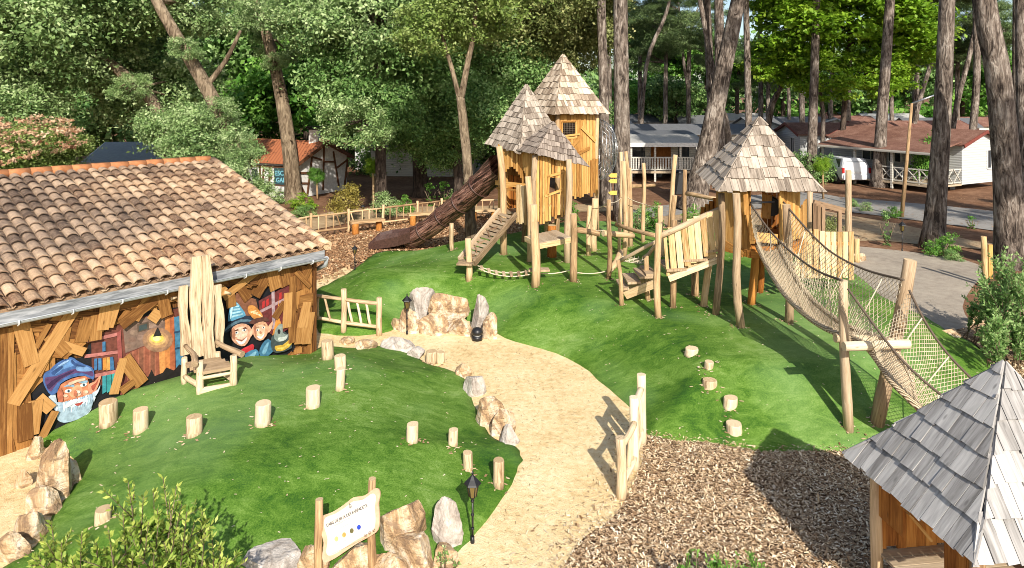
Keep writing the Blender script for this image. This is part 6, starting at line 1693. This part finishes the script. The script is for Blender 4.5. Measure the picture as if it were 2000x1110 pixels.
# leafy shoots shrub builder (near ones with stems)
def shoot_shrub(lab, shoots, lsz, mat, name='shrub', per=46, tw=3, seed=1):
    r_ = random.Random(seed); gg = np.random.default_rng(seed)
    base = Vector(shoots[0][0]); rt = empty(name, V(base.x, base.y, 0), lab, 'shrub'); m = MB(seed); Q = []; T = []
    def leaves(P0, P1, n, sz):
        for k_ in range(n):
            t = r_.random(); p = P0.lerp(P1, t); dd = (P1-P0).normalized()
            a = Vector((r_.gauss(0, 1), r_.gauss(0, 1), r_.gauss(0, 1))); a = (a-dd*a.dot(dd)).normalized(); d = (a*.8+dd*.7+V(0, 0, .1)).normalized()
            s = d.cross(Vector((r_.gauss(0, 1), r_.gauss(0, 1), r_.gauss(0, 1)))).normalized(); L = sz*r_.uniform(.6, 1.2)
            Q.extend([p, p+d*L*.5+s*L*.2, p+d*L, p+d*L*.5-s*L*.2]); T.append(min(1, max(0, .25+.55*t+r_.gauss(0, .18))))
    for (p0, p1) in shoots:
        p0, p1 = Vector(p0), Vector(p1); mid_ = p0.lerp(p1, .5)+Vector((r_.gauss(0, .05), r_.gauss(0, .05), 0)); m.tube([p0, mid_, p1], [.012, .008, .003], 5)
        leaves(mid_, p1, per, lsz); leaves(p0.lerp(mid_, .4), mid_, per//3, lsz)
        for k_ in range(tw):
            t = r_.uniform(.35, .85); s_ = p0.lerp(mid_, t*2) if t < .5 else mid_.lerp(p1, t*2-1); e = s_+Vector((r_.gauss(0, .5), r_.gauss(0, .5), r_.uniform(.3, .9)))*(p1-p0).length*.22
            m.tube([s_, e], [.006, .002], 4); leaves(s_, e, per//2, lsz)
    m.build('stems', M['bark_oak'], rt)
    o = np_mesh('foliage', np.array([tuple(q) for q in Q])-np.array([tuple(rt.location)]), 4, np.array(T), M[mat], parent=rt); return rt
r_ = random.Random(4); sh = []
tops_ = [(100,1020),(120,1060),(82,1050),(140,1090),(160,1040),(200,1075),(225,1060),(250,940),(262,950),(240,1000),(280,970),(300,960),(318,930),(330,975),(345,950),(355,985),(365,1000),(380,1020),(395,1000),(400,1040),(415,1050),(430,1065),(445,1090),(310,1010),(290,1020),(270,1030),(340,1030),(360,1050),(320,1060),(380,1070),(220,1100),(180,1100),(300,1080),(350,1090),(400,1095),(260,1080),(130,1100),(75,1085),(212,1035),(188,1060)]
for (u, v) in tops_:
    D_ = r_.uniform(6.1, 6.9); t_ = W(u, v, D_); b0 = V(t_.x*.75-.85+r_.uniform(-.2, .2), D_+r_.uniform(-.2, .2), 0.05); sh.append((b0, t_))
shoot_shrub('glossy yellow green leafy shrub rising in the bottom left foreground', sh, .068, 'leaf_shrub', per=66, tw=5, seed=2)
sh = []
for (u, v) in [(1345,1085),(1360,1075),(1380,1090),(1400,1080),(1420,1095),(1440,1085),(1460,1078),(1475,1090),(1330,1105),(1488,1105),(1410,1105),(1450,1105)]:
    D_ = r_.uniform(7.0, 7.6); t_ = W(u, v, D_); sh.append((V(t_.x+r_.uniform(-.1,.1), D_, 0), t_))
shoot_shrub('green shrub tops poking in at the bottom edge on the woodchips', sh, .05, 'leaf_green', per=50, tw=4, seed=3)
sh = []
for k_ in range(34):
    u = r_.uniform(1900, 2030); v = 480+abs(r_.gauss(0, 60))+(max(0, 1950-u))*.8; D_ = r_.uniform(13.6, 15.5); t_ = W(u, v, D_)
    sh.append((V(W(1965, 600, 14.5).x+r_.uniform(-.4, .4), D_, 0), t_))
for k_ in range(14):
    u = r_.uniform(1905, 2030); v = r_.uniform(600, 660); D_ = r_.uniform(13.0, 14); t_ = W(u, v, D_); sh.append((V(t_.x+.1, D_, 0), t_))
shoot_shrub('tall loose shrub at the right edge beside the largest pine', sh, .085, 'leaf_dark', per=80, tw=6, seed=5)
sh = []
for (u, v) in [(860,1078),(868,1070),(874,1082),(880,1092),(864,1098)]:
    t_ = W(u, v, 7.9); sh.append((V(t_.x, 7.9, 0), t_))
shoot_shrub('small weed between boulders near the nearest lantern', sh, .04, 'leaf_dark', per=20, tw=2, seed=6)

# ------------------------------------------------------------ houses
def house(name, lab, A, L, Wd, dirL, eave, ridge, wmat, rmat, over=.25, cat='mobile home', grp=None, z0=.35, rth=.08, trim=None, flip=False):
    """A near corner; dirL along the ridge (unit 2D), width to the left-hand perpendicular (or right if flip)"""
    A = Vector((A[0], A[1], 0)); l = Vector((dirL[0], dirL[1], 0)).normalized(); w_ = Vector((-l.y, l.x, 0))
    if flip: w_ = -w_
    rt = empty(name, A+l*L/2+w_*Wd/2, lab, cat, grp)
    m = MB(); q = [A, A+l*L, A+l*L+w_*Wd, A+w_*Wd]
    for i in range(4):
        a_, b2 = q[i], q[(i+1) % 4]; m.face([a_+V(0,0,z0), b2+V(0,0,z0), b2+V(0,0,eave), a_+V(0,0,eave)])
    for s_ in (0, L): p = A+l*s_; m.face([p+V(0,0,eave), p+w_*Wd+V(0,0,eave), p+w_*Wd/2+V(0,0,ridge-.04)])
    m.face([p+V(0,0,z0) for p in q])
    m.build('wall', M[wmat], rt)
    if z0 > .1:
        for t in (.1, .5, .95): p = A+l*L*t+w_*Wd*.1; m = MB(); m.box(p-V(.15,.15,.03), p+V(.15,.15,z0+.02)); m.build('support_block', M['greyroof'], rt)
    k_ = (ridge-eave)/(Wd/2)
    for sgn in (0, 1):
        m = MB(); a_ = A-l*over+(w_*(-over) if not sgn else w_*(Wd+over)); e = eave-over*k_; r_ = A-l*over+w_*Wd/2
        P = [a_+V(0,0,e), a_+l*(L+2*over)+V(0,0,e), r_+l*(L+2*over)+V(0,0,ridge), r_+V(0,0,ridge)]
        m.prism(P, V(0,0,rth), .5); m.build('roof', M[rmat], rt, fix=True)
    if trim:
        for s_ in (-over-.03, L+over+.03):
            p = A+l*s_
            for sg in (0, 1):
                m = MB(); e = p+(w_*(-over) if not sg else w_*(Wd+over))+V(0,0,eave-over*k_); m.beam(e, p+w_*Wd/2+V(0,0,ridge), .05, .18, up=V(0,0,1)); m.build('verge_trim', M[trim], rt)
    return rt, l, w_, A
def win(rt, P0, l, s, z, ww, hh, frame='white', n_out=None, nm='window'):
    """window on a wall: P0 wall start, l direction, s centre distance"""
    n = n_out; c = P0+l*s+V(0, 0, z); m = MB()
    for (a_, b2) in ((-1, -1), (1, -1)): pass
    c4 = [c-l*ww/2-V(0,0,hh/2), c+l*ww/2-V(0,0,hh/2), c+l*ww/2+V(0,0,hh/2), c-l*ww/2+V(0,0,hh/2)]
    for i in range(4): m.beam(c4[i]+n*.03, c4[(i+1) % 4]+n*.03, .07, .05, up=n)
    m.beam(c-V(0,0,hh/2)+n*.03, c+V(0,0,hh/2)+n*.03, .04, .04, up=n)
    f = m.build(nm, M[frame], rt); m = MB(); m.face([p+n*.02 for p in c4]); m.build('pane', M['glass'], f)
MG = 'mobile homes'
# M2 with porch
A = (25.7, 39.0); dl = Vector((-3.6, 7.0)).normalized()
rt, l, w_, A3 = house('mobile_home', 'white mobile home with red roof and railed porch right of the lamp pole', A, 8.5, 4.1, dl, 2.65, 3.35, 'siding', 'redroof', trim='maroon', flip=True)
nS = -w_; 
win(rt, A3, w_, 2.9, 1.7, .8, 1.1, n_out=-l)
# porch on the long camera side
m = MB(); po = A3-w_*2.6
P = [A3-w_*0+V(0,0,2.75), A3+l*7.5+V(0,0,2.75), A3-w_*2.8+l*7.5+V(0,0,2.2), A3-w_*2.8+V(0,0,2.2)]
m.prism(P, V(0,0,.08), .5); m.build('porch_roof', M['redroof'], rt, fix=True)
m = MB(); m.beam(A3-w_*2.84+V(0,0,2.2), A3-w_*2.84+l*7.5+V(0,0,2.2), .05, .14); m.build('porch_gutter', M['siding_beige'], rt)
m = MB(); P = [A3+V(0,0,.3), A3+l*7.3+V(0,0,.3), A3-w_*2.6+l*7.3+V(0,0,.3), A3-w_*2.6+V(0,0,.3)]; m.prism(P, V(0,0,.1)); m.build('porch_deck', M['deck'], rt, fix=True)
for t in (0.05, 2.5, 4.9, 7.2):
    m = MB(); p = A3-w_*2.55+l*t; m.beam(p, p+V(0,0,2.25), .12, .12, up=nS); m.build('porch_post', M['siding_beige'], rt)
m = MB()
for k_ in range(4):
    a_ = A3-w_*2.5+l*(.1+k_*.8); b2 = a_+l*.75
    for z in (.5, 1.25): m.beam(a_+V(0,0,z), b2+V(0,0,z), .06, .06)
    m.beam(a_+V(0,0,.5), b2+V(0,0,1.25), .05, .04); m.beam(b2+V(0,0,.5), a_+V(0,0,1.25), .05, .04); m.beam(a_+V(0,0,.4), a_+V(0,0,1.3), .06, .06, up=nS)
for k_ in range(3):
    a_ = A3-w_*(2.4-k_*.8)+V(0,0,0); b2 = a_+w_*.7
    for z in (.5, 1.25): m.beam(a_+V(0,0,z), b2+V(0,0,z), .06, .06)
    m.beam(a_+V(0,0,.5), b2+V(0,0,1.25), .05, .04); m.beam(b2+V(0,0,.5), a_+V(0,0,1.25), .05, .04)
m.build('porch_railing', M['siding_beige'], rt)
win(rt, A3, l, 2.0, 1.5, 1.6, 1.9, n_out=nS, nm='patio_door'); win(rt, A3, l, 5.6, 1.8, 1.2, 1.0, n_out=nS); win(rt, A3, l, 4.0, 1.8, .8, 1.0, n_out=nS)
tb_ = empty('garden_table', A3-w_*1.5+l*2.2+V(0,0,.4), 'white plastic table on the mobile home porch', 'table'); m = MB(); c = tb_.location
m.box(c+V(-.6,-.4,.7), c+V(.6,.4,.74)); m.build('table_top', M['white'], tb_)
for dx in (-.5, .5):
    for dy in (-.3, .3): m = MB(); m.tube([c+V(dx,dy,0), c+V(dx,dy,.7)], .03, 6); m.build('leg', M['white'], tb_)
# M1 long red roof
rt, l, w_, A3 = house('mobile_home', 'long white mobile home with dull red roof behind the white car', (21.1, 50.0), 9.0, 4.0, (1, .04), 2.6, 3.3, 'siding', 'redroof', trim='maroon')
win(rt, A3, l, 3.7, 1.5, 1.5, 1.8, n_out=-w_, nm='patio_door'); win(rt, A3, l, 7.0, 1.8, 1.0, .8, n_out=-w_); win(rt, A3, w_, 1.2, 1.7, .6, 1.2, n_out=-l)
rt, l, w_, A3 = house('mobile_home', 'mobile home with red roof at the far right edge', (33.5, 43.0), 8.0, 4.0, (1, .1), 2.65, 3.3, 'siding', 'redroof', trim='maroon')
win(rt, A3, l, 1.6, 1.7, .8, 1.0, n_out=-w_)
rt, l, w_, A3 = house('mobile_home', 'mobile home roof between the largest pine and the flaky pine', (27.0, 52.0), 9.0, 4.0, (1, .1), 2.65, 3.35, 'siding', 'redroof', trim='maroon')
# M3 flat roofed with veranda
rt, l, w_, A3 = house('mobile_home', 'beige mobile home with flat pale veranda roof behind the balancing poles', (7.6, 45.2), 4.6, 6.0, (1, 0), 2.6, 2.9, 'siding_beige', 'greyroof')
m = MB(); m.prism([V(7.3,42.8,2.30), V(12.1,42.8,2.30), V(12.3,45.6,2.72), V(7.3,45.6,2.72)], V(0,0,.12), .5); m.build('veranda_roof', M['paleroof'], rt, fix=True)
m = MB(); m.box((7.3,42.74,2.22), (12.15,42.8,2.48)); m.build('fascia', M['white'], rt)
m = MB(); m.box((7.4,42.9,.55), (12.0,45.2,.68)); m.build('veranda_deck', M['deck'], rt)
for x in (7.5, 9.0, 10.6, 11.95): m = MB(); m.box((x-.06,42.92,.0), (x+.06,43.04,2.35)); m.build('veranda_post', M['siding_beige'], rt)
m = MB(); m.box((7.5,42.9,1.5), (11.95,42.98,1.58)); m.box((7.5,42.9,.75), (11.95,42.98,.82))
for i in range(26): x = 7.6+i*.17; m.box((x,42.91,.75), (x+.09,42.97,1.5))
m.build('balustrade', M['siding_beige'], rt)
m = MB(); m.box((9.2,45.12,.7), (10.5,45.18,2.35)); m.build('shutter_door', M['orange'], rt)
m = MB(); m.box((7.9,45.12,.7), (8.8,45.18,2.35)); m.build('patio_door', M['glass'], rt)
m = MB(); m.box((11.0,45.12,1.2), (11.7,45.18,2.2)); m.build('window', M['glass'], rt)
rt, *_ = house('mobile_home', 'long low mobile home with dark tiled roof behind the beige one', (8.0, 52.0), 12, 4.2, (1, .02), 2.5, 3.1, 'siding_beige', 'greyroof')
# far homes
far = [(1238,75,5.5,'greyroof','siding','far white mobile home with blue shutters left of the leaning pine',(1,.1)),(1330,72,4,'greyroof','siding','far white mobile home right behind the leaning pine',(1,-.1)),(1470,66,8,'greyroof','siding','far grey roofed mobile home above the square tower peak',(1,.15)),(1540,60,5,'greyroof','siding','far mobile home with a white gable left of the long red roof',(.3,1)),
 (1600,70,6,'redroof','siding_beige','far reddish roofed mobile home behind the bare trunk',(1,0)),(1680,62,5,'greyroof','siding','far mobile home with a pale gable behind the porch pine',(.4,1)),(1700,78,7,'paleroof','siding','far pale roofed mobile home under the lime green maple',(1,.1)),(1780,64,6,'greyroof','siding_beige','far mobile home behind the lamp arm',(1,-.1)),
 (1860,66,6,'redroof','siding_beige','far red roofed mobile home behind the curved pine',(1,.1)),(1960,70,7,'paleroof','siding','far pale roofed mobile home at the right edge',(1,0)),(1420,80,6,'paleroof','siding','tiny far mobile home left above the square tower',(1,.1)),(1550,86,6,'redroof','siding_beige','tiny far mobile home with rusty roof',(1,0)),(1640,90,6,'paleroof','siding','tiny far mobile home deep under the maple',(1,0))]
for (u, D_, L, rm, wm, lab, dl) in far:
    x = (u-1000)/FPX*D_; rt, l, w_, A3 = house('mobile_home', lab, (x, D_), L, 3.8, dl, 2.5, 3.2, wm, rm, grp='distant mobile homes')
    nn = Vector((l.y, -l.x, 0))
    for k_ in range(3): win(rt, A3, l, L*(.2+.3*k_), 1.6, .9, 1.0, n_out=nn)
    if u == 1238:
        for k_ in range(6): m = MB(); p = A3+l*(.4+k_*.85)+nn*.03+V(0,0,1.6); m.beam(p-V(0,0,.6), p+V(0,0,.6), .25, .04, up=nn); m.build('blue_shutter', paint((.04, .13, .42)), rt)
# slate roofed house left
rt, l, w_, A3 = house('white_house', 'white house with slate roof seen between the silk tree and the leaning trunk', (-22.3, 36.0), 6.5, 5.0, (1, .12), 1.95, 2.75, 'render', 'slate_pale', trim='white', cat='house', z0=0)
rt, l, w_, A3 = house('white_house', 'pale house mostly hidden behind the cottage chimney', (-11.5, 50.0), 9, 5.0, (1, .0), 2.2, 3.1, 'siding', 'paleroof', cat='house', z0=0)
rt, l, w_, A3 = house('white_house', 'pale shaded house behind the young tree and dark trunks', (-9.5, 46.0), 7, 4.0, (1, -.05), 2.0, 2.6, 'siding_beige', 'greyroof', cat='house', z0=0)
# timbered cottage
A = W(580, 388, 36.1); lf = Vector((-3.9, 1.9)).normalized()
cot, l, w_, A3 = house('timbered_cottage', 'white timber framed cottage with orange tiled roof behind the tiled hall', (A.x, A.y), 5.2, 4.0, lf, 1.95, 2.85, 'render', 'orangeroof', over=.3, cat='cottage', z0=0, flip=True, trim='timber')
nG = -l; nS = -w_
def onG(u, v, off=.04): return onplane(u, v, A3+nG*off, nG)
def onS(u, v, off=.04): return onplane(u, v, A3+nS*off, nS)
for x0, y0, x1, y1 in ((915,330,905,760),(798,430,750,810),(1005,380,1060,720),(1145,460,1115,720),(660,590,778,590),(655,690,770,692),(785,635,900,635),(800,435,895,462),(912,480,1022,482),(1040,540,1145,460),(680,700,735,810),(640,520,655,820)):
    m = MB(); m.beam(onG(450+x0/5, 220+y0/5), onG(450+x1/5, 220+y1/5), .10, .05, up=nG); m.build('timber', M['timber'], cot)
for x0, y0, x1, y1 in ((620,530,625,800),(325,530,310,800),(285,520,300,790),(385,530,378,730),(405,640,380,640),(430,700,600,715),(210,700,290,700),(230,780,290,700),(200,520,600,535)):
    m = MB(); m.beam(onS(450+x0/5, 220+y0/5), onS(450+x1/5, 220+y1/5), .10, .05, up=nS); m.build('timber', M['timber'], cot)
m = MB(); q = [onS(536,329,.05), onS(572,329,.05), onS(572,362,.05), onS(536,360,.05)]; m.prism(q, nS*.03); bdm = m.build('notice_board', M['green_wall'], cot, fix=True)
exx = onS(560,345)-onS(540,345)
if exx.length: add_text("ESCAPE", .36, onS(537.5, 343, .09), exx, V(0,0,1), M['cyan'], bdm, extr=.004); add_text("GAME", .36, onS(539, 356.5, .09), exx, V(0,0,1), M['cyan'], bdm, extr=.004)
m = MB(); q = [onS(492,330,.03), onS(503,330,.03), onS(503,352,.03), onS(492,352,.03)]; m.face(q); m.build('window', M['glass'], cot)
rc = A3+w_*2.0+l*.6; m = MB(); m.box(rc+V(-.25,-.25,2.5), rc+V(.25,.25,3.55)); chm = m.build('chimney', M['render'], cot)
m = MB(); m.box(rc+V(-.3,-.3,3.55), rc+V(.3,.3,3.62)); m.box(rc+V(-.34,-.34,3.70), rc+V(.34,.34,3.74))
for dx in (-.25, .25): m.box(rc+V(dx-.03,-.28,3.62), rc+V(dx+.03,.28,3.70))
m.build('chimney_cap', M['black'], chm)

# ------------------------------------------------------------ car
cx_, cy_ = (1673-1000)/FPX*41.5, 41.5
car = empty('parked_car', (cx_, cy_+2, 0), 'white people carrier parked facing away beside the porch', 'car')
secs = [(0.0,.80,.38,.80,.66,.80),(0.03,.86,.30,.95,.72,1.02),(.10,.88,.28,.98,.70,1.35),(.32,.88,.28,1.0,.68,1.60),(1.2,.89,.28,1.0,.68,1.64),(2.4,.89,.28,.98,.67,1.60),(3.2,.89,.28,.95,.62,1.15),(3.4,.88,.28,.93,.70,.98),(4.0,.84,.30,.80,.68,.86),(4.25,.74,.36,.62,.60,.66)]
m = MB(); rg = []
for (y, hw, zl, zb, ht, zt_) in secs:
    rg.append([V(cx_+s*a_, cy_+y, z) for s, a_, z in ((-1,hw*.92,zl),(-1,hw,zl+.15),(-1,hw,zb),(-1,ht,zt_-.03),(-1,ht*.85,zt_),(1,ht*.85,zt_),(1,ht,zt_-.03),(1,hw,zb),(1,hw,zl+.15),(1,hw*.92,zl))])
for i in range(len(rg)-1):
    for j in range(10): m.face([rg[i][j], rg[i][(j+1) % 10], rg[i+1][(j+1) % 10], rg[i+1][j]], None, .5, 0, False)
m.face(rg[0]); m.face(rg[-1][::-1])
body = m.build('body', M['carpaint'], car, fix=True)
m = MB(); m.face([V(cx_-.60,cy_+.045,1.04), V(cx_+.60,cy_+.045,1.04), V(cx_+.56,cy_+.13,1.42), V(cx_-.56,cy_+.13,1.42)]); m.build('rear_window', M['glass'], car)
for s in (-1, 1):
    m = MB(); m.face([V(cx_+s*.87,cy_+.35,1.04), V(cx_+s*.87,cy_+3.0,1.02), V(cx_+s*.70,cy_+2.5,1.5), V(cx_+s*.72,cy_+.5,1.52)]); m.build('side_window', M['glass'], car)
    m = MB(); m.box((cx_+s*.80-.07,cy_-.02,.72), (cx_+s*.80+.07,cy_+.1,1.05)); m.build('tail_lamp', M['redlamp'], car)
    m = MB(); m.box((cx_+s*.98-.1,cy_+2.6,1.0), (cx_+s*.98+.06,cy_+2.7,1.14)); m.build('mirror', M['carpaint'], car)
    for y in (.75, 3.35):
        m = MB(); m.tube([V(cx_+s*.68,cy_+y,.32), V(cx_+s*.90,cy_+y,.32)], .32, 18); wh = m.build('wheel', M['rubber'], car)
        m = MB(); m.tube([V(cx_+s*.90,cy_+y,.32), V(cx_+s*.915,cy_+y,.32)], .19, 12); m.build('rim', M['steel'], wh)
m = MB(); m.box((cx_-.8,cy_-.06,.34), (cx_+.8,cy_+.05,.60)); m.build('bumper', M['carpaint'], car)
m = MB(); m.box((cx_-.26,cy_-.025,.70), (cx_+.26,cy_-.01,.82)); m.build('number_plate', M['white'], car)

# ------------------------------------------------------------ street lamp and small things
pb = G(1761, 424)
lp = empty('lamp_pole', pb, 'slanting wooden lamp pole with long white tube arm at the roadside', 'street lamp')
m = MB(); m.tube([pb-V(0,0,.05), W(1781, 202, pb.y)], [.09, .055], 10); m.build('pole', M['log'], lp)
m = MB(); m.tube([W(1780, 203, pb.y), W(1834, 183, pb.y-.3)], .04, 8); m.build('arm', M['steel'], lp)
bp_ = W(1327, 378, 38)
bg_ = empty('covered_grill', V(bp_.x, bp_.y, 0), 'black covered grill in front of the veranda between the poles', 'grill')
m = MB(); bx0_ = V(bp_.x, bp_.y, 0); m.hexa([bx0_+V(x*s_,y*s_,z) for s_, z in ((1, 0), (.72, 1.15)) for x, y in ((-.45,-.35),(.45,-.35),(.45,.35),(-.45,.35))]); m.tube([bx0_+V(0,0,1.1), bx0_+V(0,0,1.3)], [.3, .12], 9, wob=.1); m.build('cover', M['black'], bg_)
m = MB(); m.tube([bx0_+V(-.5,0,-.02), bx0_+V(-.3,0,.5)], .05, 6); m.build('leg', M['black'], bg_)
for i, v in enumerate((343, 354, 365, 377)):
    if i == 2: continue
    p = W(1199, v, 29.4); m = MB(); s_ = .27; nm_ = ['topmost', 'middle', '', 'lowest'][i]
    m.prism([p+V(-s_*.9,0,0), p+V(-s_*.5,0,s_*.33), p+V(s_*.5,0,s_*.33), p+V(s_*.5,0,-s_*.33), p+V(-s_*.5,0,-s_*.33)], V(0,.03,0)); o = m.build('arrow_sign', M['yellow'], at=p, fix=True); tag(o, nm_+' of the three yellow arrow boards beside the straight pine', 'sign', 'yellow arrow boards')
